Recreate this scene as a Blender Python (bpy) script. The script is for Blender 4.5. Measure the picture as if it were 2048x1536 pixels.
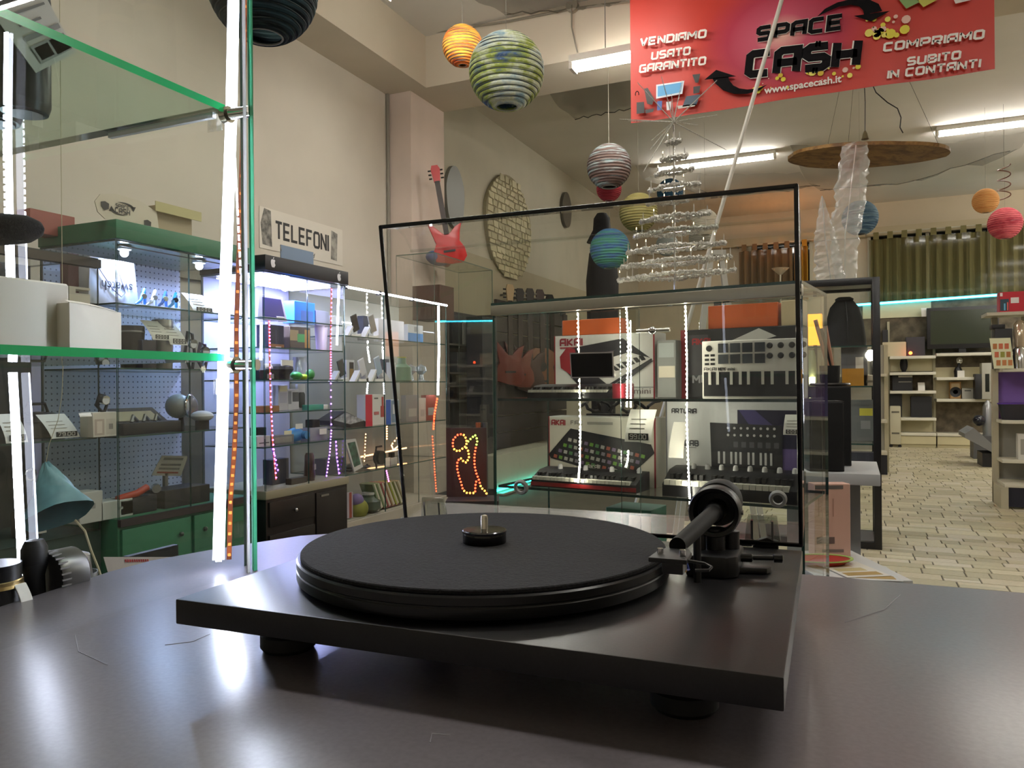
import bpy, bmesh, math, random
from mathutils import Vector as V, Matrix
random.seed(7)
SC = bpy.context.scene
for o in list(bpy.data.objects): bpy.data.objects.remove(o)
COL = SC.collection
# ---------------------------------------------------------------- camera
YAW, ROLL, FPX = math.radians(24), math.radians(0.5), 1538.0
CAM = V((0, 0, 1.197))
FW = V((-math.sin(YAW), math.cos(YAW), 0)); RG = V((math.cos(YAW), math.sin(YAW), 0)); UP = V((0, 0, 1))
CU = UP*math.cos(ROLL) + RG*math.sin(ROLL); CR = RG*math.cos(ROLL) - UP*math.sin(ROLL)
cd = bpy.data.cameras.new('camera'); cd.sensor_width = 36; cd.lens = FPX/2048*36; cd.clip_start = .02
cam = bpy.data.objects.new('camera', cd); COL.objects.link(cam)
mm = Matrix((CR, CU, -FW)).transposed().to_4x4(); mm.translation = CAM; cam.matrix_world = mm
SC.camera = cam
# ---------------------------------------------------------------- world, exposure
w = bpy.data.worlds.new('world'); SC.world = w; w.use_nodes = True
w.node_tree.nodes['Background'].inputs[0].default_value = (.02, .022, .03, 1)
w.node_tree.nodes['Background'].inputs[1].default_value = .3
SC.view_settings.view_transform = 'Standard'; SC.view_settings.look = 'None'
SC.view_settings.gamma = 1; SC.view_settings.use_curve_mapping = False
SC.view_settings.exposure = 1.12
try:
    SC.cycles.transparent_max_bounces = 28; SC.cycles.max_bounces = 7; SC.cycles.diffuse_bounces = 4; SC.cycles.glossy_bounces = 4; SC.cycles.adaptive_threshold = .05; SC.cycles.sample_clamp_indirect = 3
    SC.cycles.caustics_reflective = False; SC.cycles.caustics_refractive = False; SC.cycles.use_denoising = True
except Exception: pass
TUBE_L = 50.0      # fluorescent tubes
LED_L = 14.0        # white led tape
# ---------------------------------------------------------------- helpers: points in the place
def ray(px, py): return FW + CR*((px-1024)/FPX) + CU*((768-py)/FPX)
def at(px, py, d): return CAM + ray(px, py)*d
def onp(px, py, p0, n):
    r = ray(px, py); return CAM + r*((p0-CAM).dot(n)/r.dot(n))
def onX(px, py, x): return onp(px, py, V((x, 0, 0)), V((1, 0, 0)))
def onY(px, py, y): return onp(px, py, V((0, y, 0)), V((0, 1, 0)))
def onZ(px, py, z): return onp(px, py, V((0, 0, z)), V((0, 0, 1)))
class Plane:
    """vertical plane; u runs to the right as seen from the shop counter, local y points away"""
    def __init__(s, p0, ang):
        s.p0 = V((p0[0], p0[1], 0)); s.a = ang; s.u = V((math.cos(ang), math.sin(ang), 0)); s.b = V((-math.sin(ang), math.cos(ang), 0))
    def pt(s, px, py): return onp(px, py, s.p0, s.b)
    def sz(s, px, py):
        p = s.pt(px, py); return (p-s.p0).dot(s.u), p.z
    def w(s, x, z, y=0): return s.p0 + s.u*x + s.b*y + UP*z
    def back(s, y): q = s.p0 + s.b*y; return Plane((q.x, q.y), s.a)
def PX(x): return Plane((x, 0), math.pi/2)
def PY(y): return Plane((0, y), 0)
# ---------------------------------------------------------------- materials
def lin(c):
    if isinstance(c, str): c = tuple(int(c[i:i+2], 16) for i in (0, 2, 4))
    return tuple(((x/255)/12.92 if x/255 <= .04045 else ((x/255+.055)/1.055)**2.4) for x in c)
MATS = {}
def mat(c, rough=.5, metal=0, var=0, scale=20, c2=None, bump=0, stretch=None, spec=None):
    key = (c, rough, metal, var, scale, c2, bump, stretch, spec)
    if key in MATS: return MATS[key]
    m = bpy.data.materials.new('m_%s' % (c if isinstance(c, str) else len(MATS))); m.use_nodes = True
    nt = m.node_tree; b = nt.nodes['Principled BSDF']; L = lin(c)
    b.inputs['Base Color'].default_value = (*L, 1); b.inputs['Roughness'].default_value = rough; b.inputs['Metallic'].default_value = metal
    if spec is not None: b.inputs['Specular IOR Level'].default_value = spec
    if var or c2 or bump:
        tc = nt.nodes.new('ShaderNodeTexCoord'); n = nt.nodes.new('ShaderNodeTexNoise'); n.inputs['Scale'].default_value = scale; n.inputs['Detail'].default_value = 5
        src = tc.outputs['Object']
        if stretch:
            mp = nt.nodes.new('ShaderNodeMapping'); mp.inputs['Scale'].default_value = stretch
            nt.links.new(src, mp.inputs[0]); src = mp.outputs[0]
        nt.links.new(src, n.inputs['Vector'])
        if var or c2:
            r = nt.nodes.new('ShaderNodeValToRGB'); r.color_ramp.elements[0].position = .35; r.color_ramp.elements[1].position = .65
            if c2: a, z = L, lin(c2)
            else: a, z = tuple(x*(1-var) for x in L), tuple(min(1, x*(1+var)) for x in L)
            r.color_ramp.elements[0].color = (*a, 1); r.color_ramp.elements[1].color = (*z, 1)
            nt.links.new(n.outputs['Fac'], r.inputs[0]); nt.links.new(r.outputs[0], b.inputs['Base Color'])
        if bump:
            bp = nt.nodes.new('ShaderNodeBump'); bp.inputs['Strength'].default_value = bump; bp.inputs['Distance'].default_value = .002
            nt.links.new(n.outputs['Fac'], bp.inputs['Height']); nt.links.new(bp.outputs[0], b.inputs['Normal'])
    MATS[key] = m; return m
def emit(c, s):
    key = ('e', c, s)
    if key in MATS: return MATS[key]
    m = bpy.data.materials.new('glow'); m.use_nodes = True; nt = m.node_tree; nt.nodes.clear()
    e = nt.nodes.new('ShaderNodeEmission'); o = nt.nodes.new('ShaderNodeOutputMaterial')
    e.inputs[0].default_value = (*lin(c), 1); e.inputs[1].default_value = s; nt.links.new(e.outputs[0], o.inputs[0])
    MATS[key] = m; return m
def glassmat(tint=(.975, .988, .982), ior=1.45, rough=0.0, scr=0):
    key = ('g', tint, ior, rough, scr)
    if key in MATS: return MATS[key]
    m = bpy.data.materials.new('clear_pane'); m.use_nodes = True; nt = m.node_tree; nt.nodes.clear()
    t = nt.nodes.new('ShaderNodeBsdfTransparent'); g = nt.nodes.new('ShaderNodeBsdfGlossy'); f = nt.nodes.new('ShaderNodeFresnel')
    x = nt.nodes.new('ShaderNodeMixShader'); o = nt.nodes.new('ShaderNodeOutputMaterial')
    t.inputs[0].default_value = (*tint, 1); g.inputs['Roughness'].default_value = rough; f.inputs[0].default_value = ior
    gm = nt.nodes.new('ShaderNodeNewGeometry'); inv = nt.nodes.new('ShaderNodeMath'); inv.operation = 'SUBTRACT'; inv.inputs[0].default_value = 1
    mu = nt.nodes.new('ShaderNodeMath'); mu.operation = 'MULTIPLY'
    nt.links.new(gm.outputs['Backfacing'], inv.inputs[1]); nt.links.new(inv.outputs[0], mu.inputs[0]); nt.links.new(f.outputs[0], mu.inputs[1])
    nt.links.new(mu.outputs[0], x.inputs[0]); nt.links.new(t.outputs[0], x.inputs[1]); nt.links.new(g.outputs[0], x.inputs[2])
    last = x.outputs[0]
    if scr:   # fine dust and scratches
        tc = nt.nodes.new('ShaderNodeTexCoord'); mp = nt.nodes.new('ShaderNodeMapping'); mp.inputs['Scale'].default_value = (60, 60, 9); mp.inputs['Rotation'].default_value = (.3, .5, .6)
        nz = nt.nodes.new('ShaderNodeTexNoise'); nz.inputs['Scale'].default_value = 3; nz.inputs['Detail'].default_value = 8
        rp = nt.nodes.new('ShaderNodeValToRGB'); rp.color_ramp.elements[0].position = .55; rp.color_ramp.elements[1].position = .8
        rp.color_ramp.elements[1].color = (scr, scr, scr, 1); d = nt.nodes.new('ShaderNodeBsdfDiffuse'); x2 = nt.nodes.new('ShaderNodeMixShader')
        d.inputs[0].default_value = (.8, .8, .8, 1)
        nt.links.new(tc.outputs['Object'], mp.inputs[0]); nt.links.new(mp.outputs[0], nz.inputs['Vector']); nt.links.new(nz.outputs['Fac'], rp.inputs[0])
        nt.links.new(rp.outputs[0], x2.inputs[0]); nt.links.new(last, x2.inputs[1]); nt.links.new(d.outputs[0], x2.inputs[2]); last = x2.outputs[0]
    nt.links.new(last, o.inputs[0]); MATS[key] = m; return m
def sheer(c, a):
    key = ('s', c, a)
    if key in MATS: return MATS[key]
    m = bpy.data.materials.new('sheer_cloth'); m.use_nodes = True; b = m.node_tree.nodes['Principled BSDF']
    b.inputs['Base Color'].default_value = (*lin(c), 1); b.inputs['Alpha'].default_value = a; b.inputs['Roughness'].default_value = .9
    MATS[key] = m; return m
def bands(cols, scale=6, noise=3.0, rough=.8, axis=2, warp=.25):
    """streaky bands along one axis, as painted or woven colour"""
    key = ('b', tuple(cols), scale, noise, rough, axis, warp)
    if key in MATS: return MATS[key]
    m = bpy.data.materials.new('streaked'); m.use_nodes = True; nt = m.node_tree; b = nt.nodes['Principled BSDF']; b.inputs['Roughness'].default_value = rough
    tc = nt.nodes.new('ShaderNodeTexCoord'); mp = nt.nodes.new('ShaderNodeMapping'); sc = [noise]*3; sc[axis] = noise*scale; mp.inputs['Scale'].default_value = sc
    n = nt.nodes.new('ShaderNodeTexNoise'); n.inputs['Scale'].default_value = 1; n.inputs['Detail'].default_value = 6; n.inputs['Roughness'].default_value = .65
    n.inputs['Distortion'].default_value = warp
    r = nt.nodes.new('ShaderNodeValToRGB'); cr = r.color_ramp
    k = len(cols)
    while len(cr.elements) < k: cr.elements.new(.5)
    for i, c in enumerate(cols):
        cr.elements[i].position = .28+.44*i/(k-1); cr.elements[i].color = (*lin(c), 1)
    nt.links.new(tc.outputs['Object'], mp.inputs[0]); nt.links.new(mp.outputs[0], n.inputs['Vector']); nt.links.new(n.outputs['Fac'], r.inputs[0]); nt.links.new(r.outputs[0], b.inputs['Base Color'])
    MATS[key] = m; return m
def edgemat(c, k=.55):
    key = ('ed', c, k)
    if key in MATS: return MATS[key]
    m = bpy.data.materials.new('ground_edge'); m.use_nodes = True; nt = m.node_tree; nt.nodes.clear(); col = (*lin(c), 1)
    d = nt.nodes.new('ShaderNodeBsdfDiffuse'); t = nt.nodes.new('ShaderNodeBsdfTranslucent'); g = nt.nodes.new('ShaderNodeBsdfGlossy'); f = nt.nodes.new('ShaderNodeFresnel'); a = nt.nodes.new('ShaderNodeMixShader'); b = nt.nodes.new('ShaderNodeMixShader'); o = nt.nodes.new('ShaderNodeOutputMaterial')
    d.inputs[0].default_value = col; t.inputs[0].default_value = col; a.inputs[0].default_value = k; g.inputs['Roughness'].default_value = .15; f.inputs[0].default_value = 1.5
    for x, y in ((d.outputs[0], a.inputs[1]), (t.outputs[0], a.inputs[2]), (f.outputs[0], b.inputs[0]), (a.outputs[0], b.inputs[1]), (g.outputs[0], b.inputs[2]), (b.outputs[0], o.inputs[0])): nt.links.new(x, y)
    MATS[key] = m; return m
GLASS = glassmat(); EDGE = mat('1f8f5a', .15, 0); EDGE_D = mat('2a4a44', .2)
BLACK = mat('0c0c0d', .45); BLACKM = mat('101012', .7); WHITE = mat('e8e6e0', .5); CHROME = mat('d8d8d8', .12, 1); STEEL = mat('9a9a98', .3, 1); PAPER = mat('e6e3da', .8)
DARK = mat('1c1b1e', .5); GREY = mat('84837f', .5)
# ---------------------------------------------------------------- mesh builder
class MB:
    def __init__(s): s.v = []; s.f = []; s.mi = []
    def add(s, vs, fs, m=0):
        n = len(s.v); s.v += [tuple(v) for v in vs]; s.f += [tuple(i+n for i in f) for f in fs]; s.mi += [m]*len(fs); return s
    def box(s, x0, x1, y0, y1, z0, z1, m=0, rot=None, em=None, thin=None):
        vs = [V((x, y, z)) for z in (z0, z1) for y in (y0, y1) for x in (x0, x1)]
        if rot:
            c = sum(vs, V())/8; R = Matrix.Rotation(rot[1], 3, rot[0]); vs = [c+R@(v-c) for v in vs]
        fs = [(0, 2, 3, 1), (4, 5, 7, 6), (0, 1, 5, 4), (2, 6, 7, 3), (0, 4, 6, 2), (1, 3, 7, 5)]
        if em is None: return s.add(vs, fs, m)
        n = len(s.f); s.add(vs, fs, em)
        for k in {'z': (0, 1), 'y': (2, 3), 'x': (4, 5)}[thin]: s.mi[n+k] = m
        return s
    def cyl(s, p0, p1, r0, r1=None, n=14, m=0, cap=True):
        p0, p1 = V(p0), V(p1); r1 = r0 if r1 is None else r1; d = (p1-p0).normalized()
        a = d.orthogonal().normalized(); b = d.cross(a); vs = []
        for p, r in ((p0, r0), (p1, r1)):
            vs += [p+a*r*math.cos(2*math.pi*i/n)+b*r*math.sin(2*math.pi*i/n) for i in range(n)]
        fs = [(i, (i+1) % n, n+(i+1) % n, n+i) for i in range(n)]
        if cap: fs += [tuple(range(n-1, -1, -1)), tuple(range(n, 2*n))]
        return s.add(vs, fs, m)
    def lathe(s, prof, n=24, c=(0, 0, 0), m=0, ax='z', sx=1, sy=1):
        c = V(c); vs = []
        for r, z in prof:
            for i in range(n):
                a = 2*math.pi*i/n; x, y = r*math.cos(a)*sx, r*math.sin(a)*sy
                vs.append(c+(V((x, y, z)) if ax == 'z' else V((x, z, y)) if ax == 'y' else V((z, x, y))))
        fs = []
        for j in range(len(prof)-1):
            for i in range(n):
                q = (j*n+i, j*n+(i+1) % n, (j+1)*n+(i+1) % n, (j+1)*n+i); fs.append(q if ax != 'y' else q[::-1])
        ring = prof[0] == prof[-1]
        if prof[0][0] > 1e-6 and not ring: fs.append(tuple(range(n-1, -1, -1)) if ax != 'y' else tuple(range(n)))
        k = (len(prof)-1)*n
        if prof[-1][0] > 1e-6 and not ring: fs.append(tuple(range(k, k+n)) if ax != 'y' else tuple(range(k+n-1, k-1, -1)))
        return s.add(vs, fs, m)
    def sphere(s, c, r, n=18, k=10, m=0, sx=1, sy=1, sz=1):
        return s.lathe([(r*math.sin(math.pi*j/k) if 0 < j < k else 0, -r*sz*math.cos(math.pi*j/k)) for j in range(k+1)], n, c, m, 'z', sx, sy)
    def tube(s, pts, r, n=8, m=0, closed=False):
        pts = [V(p) for p in pts]; k = len(pts); vs = []; up = None
        for i, p in enumerate(pts):
            a = pts[(i-1) % k] if (closed or i > 0) else p; b = pts[(i+1) % k] if (closed or i < k-1) else p
            d = (b-a).normalized() if (b-a).length > 1e-9 else V((0, 0, 1))
            if up is None or abs(up.dot(d)) > .95: up = d.orthogonal().normalized()
            x = (up-d*up.dot(d)).normalized(); up = x; y = d.cross(x); rr = r[i] if isinstance(r, (list, tuple)) else r
            vs += [p+x*rr*math.cos(2*math.pi*j/n)+y*rr*math.sin(2*math.pi*j/n) for j in range(n)]
        fs = []
        for i in range(k if closed else k-1):
            for j in range(n): fs.append((i*n+j, i*n+(j+1) % n, ((i+1) % k)*n+(j+1) % n, ((i+1) % k)*n+j))
        if not closed: fs += [tuple(range(n-1, -1, -1)), tuple(range((k-1)*n, k*n))]
        return s.add(vs, fs, m)
    def prism(s, poly, a, b, ax='y', m=0):
        """polygon (x,z) pulled from y=a to y=b, or (x,y) pulled along z"""
        n = len(poly); A = sum(poly[i][0]*poly[(i+1) % n][1]-poly[(i+1) % n][0]*poly[i][1] for i in range(n))
        if A < 0: poly = poly[::-1]
        if ax == 'y': vs = [(x, a, z) for x, z in poly]+[(x, b, z) for x, z in poly]
        elif ax == 'x': vs = [(a, x, z) for x, z in poly]+[(b, x, z) for x, z in poly]
        else: vs = [(x, z, a) for x, z in poly]+[(x, z, b) for x, z in poly]
        fs = [tuple(range(n)), tuple(range(2*n-1, n-1, -1))]+[(i, n+i, n+(i+1) % n, (i+1) % n) for i in range(n)]
        if ax == 'z' or ax == 'x': fs = [f[::-1] for f in fs]
        return s.add(vs, fs, m)
    def sheet(s, pts, m=0, th=0):
        """grid of points [row][col]"""
        R, Cn = len(pts), len(pts[0]); vs = [p for r in pts for p in r]
        return s.add(vs, [(i*Cn+j, i*Cn+j+1, (i+1)*Cn+j+1, (i+1)*Cn+j) for i in range(R-1) for j in range(Cn-1)], m)
    def stroke(s, pts, w, y, m=0, e=None):
        """flat thick line in the x,z plane at depth y"""
        P = [V((p[0], p[1])) for p in pts]; n = len(P); closed = (P[0]-P[-1]).length < 1e-9; L = []; Rr = []
        for i in range(n):
            if closed: a = P[i-1] if i > 0 else P[n-2]; b = P[i+1] if i < n-1 else P[1]
            else: a = P[max(i-1, 0)]; b = P[min(i+1, n-1)]
            d1 = (P[i]-a); d2 = (b-P[i])
            d1 = d1.normalized() if d1.length > 1e-9 else d2.normalized(); d2 = d2.normalized() if d2.length > 1e-9 else d1
            n1 = V((-d1.y, d1.x)); n2 = V((-d2.y, d2.x)); t = n1+n2; t = t/max(t.dot(n1), .6) if t.length > 1e-6 else n1
            q = P[i]
            if not closed and i == 0: q = q-d2*w*.0
            L.append(q+t*w/2); Rr.append(q-t*w/2)
        vs = [(p.x, y, p.y) for p in L]+[(p.x, y, p.y) for p in Rr]
        return s.add(vs, [(i, i+1, n+i+1, n+i)[::-1] for i in range(n-1)], m)
    def mesh(s, name, mats, smooth=False, bevel=0, seg=2):
        me = bpy.data.meshes.new(name); me.from_pydata(s.v, [], s.f)
        for q in mats: me.materials.append(q)
        me.polygons.foreach_set('material_index', s.mi)
        if bevel:
            bm = bmesh.new(); bm.from_mesh(me); bmesh.ops.remove_doubles(bm, verts=bm.verts, dist=1e-6)
            es = [e for e in bm.edges if len(e.link_faces) == 2 and e.calc_face_angle(0) > .6]
            bmesh.ops.bevel(bm, geom=es, offset=bevel, segments=seg, affect='EDGES', profile=.6, clamp_overlap=True); bm.to_mesh(me); bm.free(); smooth = True
        if smooth:
            me.polygons.foreach_set('use_smooth', [True]*len(me.polygons)); me.set_sharp_from_angle(angle=math.radians(38))
        me.update(); return me
    def build(s, name, mats, parent=None, smooth=False, bevel=0, seg=2, **kw):
        if not isinstance(mats, (list, tuple)): mats = [mats]
        o = bpy.data.objects.new(name, s.mesh(name, mats, smooth, bevel, seg)); COL.objects.link(o)
        if parent: o.parent = parent
        return tag(o, **kw)
def tag(o, label=None, cat=None, group=None, kind=None, loc=None, rz=None):
    if label: o['label'] = label
    if cat: o['category'] = cat
    if group: o['group'] = group
    if kind: o['kind'] = kind
    if loc is not None: o.location = loc
    if rz is not None: o.rotation_euler = (0, 0, rz)
    return o
def thing(name, label, cat, loc, rz=0, group=None):
    o = bpy.data.objects.new(name, None); o.empty_display_size = .05; COL.objects.link(o); return tag(o, label, cat, group, None, loc, rz)
def dup(root, parent=None, **kw):
    c = root.copy(); COL.objects.link(c)
    if parent: c.parent = parent
    for ch in [o for o in root.children]: dup(ch, c)
    return tag(c, **kw)
# ---------------------------------------------------------------- lettering
_S = [(4, 6), (.7, 6), (0, 5.3), (0, 3.7), (.7, 3), (3.3, 3), (4, 2.3), (4, .7), (3.3, 0), (0, 0)]
_O = [(.7, 6), (3.3, 6), (4, 5.3), (4, .7), (3.3, 0), (.7, 0), (0, .7), (0, 5.3), (.7, 6)]
_P = [(0, 0), (0, 6), (3.3, 6), (4, 5.3), (4, 3.1), (3.3, 2.4), (0, 2.4)]
GL = {'S': [_S], '$': [_S, [(1.7, 7.6), (1.7, 6)], [(2.3, 7.6), (2.3, 6)], [(1.7, 0), (1.7, -1.6)], [(2.3, 0), (2.3, -1.6)]], 'O': [_O], 'P': [_P], 'A': [[(0, -.4), (0, 5.2), (.8, 6), (4, 6), (4, -.4)], [(0, 2.5), (4, 2.5)]],
 'C': [[(4, 6), (.7, 6), (0, 5.3), (0, .7), (.7, 0), (4, 0)]], 'E': [[(4, 6), (0, 6), (0, 0), (4, 0)], [(0, 3), (3.6, 3)]], 'H': [[(0, -.4), (0, 6.4)], [(4, -.4), (4, 6.4)], [(0, 3), (4, 3)]],
 'V': [[(0, 6.4), (2, -.4)], [(2, -.4), (4, 6.4)]], 'N': [[(0, -.4), (0, 6.4)], [(.1, 6), (3.9, 0)], [(4, -.4), (4, 6.4)]], 'D': [[(0, 0), (0, 6), (3, 6), (4, 5), (4, 1), (3, 0), (0, 0)]], 'I': [[(0, -.4), (0, 6.4)]],
 'M': [[(0, -.4), (0, 6.4)], [(.1, 6), (2.6, 2)], [(2.4, 2), (4.9, 6)], [(5, -.4), (5, 6.4)]], 'U': [[(0, 6.4), (0, .7), (.7, 0), (3.3, 0), (4, .7), (4, 6.4)]], 'T': [[(-.3, 6), (4.3, 6)], [(2, 6), (2, -.4)]],
 'G': [[(4, 6), (.7, 6), (0, 5.3), (0, .7), (.7, 0), (4, 0), (4, 3), (2, 3)]], 'R': [_P, [(1.8, 2.4), (4, -.3)]], 'B': [[(0, 0), (0, 6), (3.2, 6), (3.8, 5.4), (3.8, 3.6), (3.2, 3), (0, 3)], [(3.2, 3), (4, 2.3), (4, .7), (3.3, 0), (0, 0)]],
 'L': [[(0, 6.4), (0, 0), (4, 0)]], 'F': [[(4, 6), (0, 6), (0, -.4)], [(0, 3), (3.4, 3)]], 'K': [[(0, -.4), (0, 6.4)], [(4, 6.2), (.6, 3), (4, -.2)]], '9': [[(0, 0), (3.3, 0), (4, .7), (4, 5.3), (3.3, 6), (.7, 6), (0, 5.3), (0, 3.7), (.7, 3), (4, 3)]], '0': [_O], '7': [[(0, 6), (4, 6), (1.5, -.3)]]}
ADV = {'I': 1.6, 'M': 6.9, ' ': 3.0, '.': 1.4}
def stroke_text(mb, txt, x0, z0, h, width=None, y=-.0006, wt=.9, m=0, slant=0, bot=None):
    """blocky letters from x0, baseline z0; width squeezes the line to that length"""
    k = h/6.0; tot = sum(ADV.get(c, 5.8) for c in txt)-1.8+wt; sx = width/tot if width else k; x = x0+wt*sx*.5
    for c in txt:
        if c == '.': mb.stroke([(x-.2*sx, z0+.3*k), (x+.7*sx, z0+.3*k)], wt*k, y, m)
        for q_, st in enumerate(GL.get(c, [])):
            mb.stroke([(x+p[0]*sx+slant*(p[1]*k), z0+p[1]*k) for p in st], wt*(k+sx)/2*(.3 if c == '$' and q_ else 1), y-.0001*q_, m)
        x += ADV.get(c, 5.8)*sx
    return mb
def font_text(txt, size, mt, parent, loc, rot=(math.pi/2, 0, 0), align='LEFT', bold=0.0, name='lettering', sx=1, ext=.0003):
    c = bpy.data.curves.new('t', 'FONT'); c.body = txt; c.size = size; c.align_x = align; c.offset = bold*size; c.extrude = ext; c.resolution_u = 3
    o = bpy.data.objects.new('t', c); me = bpy.data.meshes.new_from_object(o); bpy.data.objects.remove(o); bpy.data.curves.remove(c)
    me.materials.clear(); me.materials.append(mt)
    q = bpy.data.objects.new(name, me); COL.objects.link(q); q.parent = parent; q.location = loc; q.rotation_euler = rot; q.scale = (sx, 1, 1); return q
# ================================================================ the room
XW, YF, XR, YB, ZC = -4.25, 16.3, 5.2, -3.0, 4.6
def struct(name, mb, m, **kw): return mb.build(name, m, kind='structure', **kw)
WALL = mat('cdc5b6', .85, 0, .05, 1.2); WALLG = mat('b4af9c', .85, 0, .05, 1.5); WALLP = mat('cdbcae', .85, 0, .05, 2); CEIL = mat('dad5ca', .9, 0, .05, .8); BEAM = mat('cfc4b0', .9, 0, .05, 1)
PYL, PY2 = onX(775, 300, XW).y, 0
pf = onY(822, 300, PYL); PXF = pf.x; PY2 = onX(888, 300, PXF).y
struct('floor', MB().box(XW, XR, YB, YF, -.1, -.006), mat('4f4a3c', .7, 0, .15, 3))
struct('ceiling', MB().box(XW, XR, YB, YF, ZC, ZC+.1), CEIL)
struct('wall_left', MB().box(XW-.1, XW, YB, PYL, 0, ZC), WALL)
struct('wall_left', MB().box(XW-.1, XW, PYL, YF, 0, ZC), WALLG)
struct('wall_far', MB().box(XW, XR, YF, YF+.1, 0, ZC), mat('c4b69c', .85, 0, .05, 1))
struct('wall_right', MB().box(XR, XR+.1, YB, YF, 0, ZC), WALL)
struct('wall_back', MB().box(XW, XR, YB-.1, YB, 0, ZC), WALL)
ZB = onY(870, 172, PYL).z
XB2 = onZ(815, 150, ZB).x
struct('trim_1', MB().box(XW, PXF, PYL, PY2, 0, ZB), [WALLP])
struct('trim_2', MB().box(XW, XR, PYL, PY2, ZB, ZC), BEAM)
struct('trim_3', MB().box(XW, XB2, YB, PYL, ZB, ZC), BEAM)
struct('trim_4', MB().box(XW, XR, YF-.12, YF, 3.95, 4.12), mat('b9ab8c', .8))
struct('trim_5', MB().box(XW, XW+.03, PYL-3.2, PYL, 1.95, 2.1), mat('8d887c', .7))
# light fittings: the tubes are the lamps of the shop, a few unseen ones added
TUBE = emit('fcf8f0', TUBE_L)
def fitting(label, x0, x1, y, z, drop=.0):
    t = thing('fluorescent_light', label, 'light', (x0, y, z), 0, 'ceiling tube lights'); L = x1-x0
    MB().box(0, L, -.075, .075, -.03, .03, 0).box(0, L, -.03, .03, -.055, -.03, 0).build('housing', mat('dedbd0', .5), t, bevel=.004)
    for s in (-1, 1):
        MB().cyl((.03, s*.045, -.062), (L-.03, s*.045, -.062), .014, n=10).build('tube', TUBE, t, smooth=True)
    for x in (0, L-.03): MB().box(x, x+.03, -.07, .07, -.085, -.03).build('end_cap', mat('e4e0d4', .5), t)
    if drop:
        for x in (.3, L-.3): MB().cyl((x, 0, .03), (x, 0, drop), .004, n=6).build('hanger', STEEL, t)
    return t
def hang(px, py, z, label, L=1.56):
    a = onZ(px, py, z-.06); fitting(label, a.x, a.x+L, a.y, z, 0)
a = onY(1143, 138, 6.2); fitting('fluorescent fitting half hidden behind the red banner', a.x, a.x+1.56, 6.2, a.z+.06, 4.6-a.z-.06)
hang(1316, 342, ZC-.03, 'long fluorescent fitting above the tinsel tree', 1.75)
hang(1872, 270, ZC-.03, 'fluorescent fitting beside the hanging wooden slab', 1.6)
for i, (x, y) in enumerate(((-2.6, 1.6), (.2, 1.5), (3.4, 3.4), (-2.9, 4.4), (3.2, 7.6), (2.9, 14.4), (3.0, 9.8), (3.0, 12.0))):  # out of view; turntable, gondola and far aisle ones added for more light
    fitting(['ceiling tube light over the left display cases', 'added unseen ceiling tube light over the turntable', 'ceiling tube light over the right aisle', 'ceiling tube light in front of the cross beam', 'ceiling tube light past the right aisle', 'ceiling tube light over the far shelving', 'added unseen ceiling tube light right of the gondola shelving', 'added unseen ceiling tube light right of the far aisle'][i], x, x+1.56, y, 3.9, ZC-3.9)
# ---------------------------------------------------------------- stone floor
tone = [mat(c, .38, 0, .08, 9) for c in ('c9c0a0', 'bdb493', 'd1c8aa', 'b3aa8a', 'c4b99c', 'cfc6b0')]
flo = [o for o in bpy.data.objects if o.name == 'floor'][0]
tiles = []; y = 4.2; rr = random.Random(3)
while y < 15.9:
    dy = rr.uniform(.10, .19); x = -1.4+rr.uniform(0, .1)
    xm = 3.4
    while x < xm:
        dx = rr.uniform(.11, .30)
        if rr.random() < .25:
            k = rr.uniform(.4, .6); tiles += [(x, y, dx, dy*k), (x, y+dy*k, dx, dy*(1-k))]
        else: tiles.append((x, y, dx, dy))
        x += dx
    y += dy
def tshow(t):
    p = V((t[0]+t[2]/2, t[1]+t[3]/2, 0))-CAM; d = p.dot(FW); px = 1024+p.dot(CR)/d*FPX; py = 768-p.dot(CU)/d*FPX
    return t[2]*t[3]/d**3 if (1712 < px < 2060 and py < 1190) else 0
tiles.sort(key=tshow, reverse=True)
tm = []
for q in tone:
    b = MB(); b.add([(-.5, -.5, -.006), (.5, -.5, -.006), (.5, .5, -.006), (-.5, .5, -.006), (-.49, -.48, 0), (.49, -.48, 0), (.49, .48, 0), (-.49, .48, 0)], [(4, 5, 6, 7), (0, 1, 5, 4), (1, 2, 6, 5), (2, 3, 7, 6), (3, 0, 4, 7)])
    tm.append(b.mesh('stone_tile', [q]))
for t in tiles[:290]:
    o = bpy.data.objects.new('stone_tile', rr.choice(tm)); COL.objects.link(o); o.parent = flo
    o.location = (t[0]+t[2]/2, t[1]+t[3]/2, rr.uniform(-.001, .001)); o.scale = (t[2]-.007, t[3]-.004, 1)
b = MB()
for t in tiles[290:]:
    x0, y0, x1, y1 = t[0]+.0035, t[1]+.002, t[0]+t[2]-.0035, t[1]+t[3]-.002; b.add([(x0, y0, -.006), (x1, y0, -.006), (x1, y1, -.006), (x0, y1, -.006), (x0+.002, y0+.002, 0), (x1-.002, y0+.002, 0), (x1-.002, y1-.002, 0), (x0+.002, y1-.002, 0)], [(4, 5, 6, 7), (0, 1, 5, 4), (1, 2, 6, 5), (2, 3, 7, 6), (3, 0, 4, 7)], rr.randrange(6))
b.build('stone_tiles', tone, flo, kind='stuff')
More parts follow.
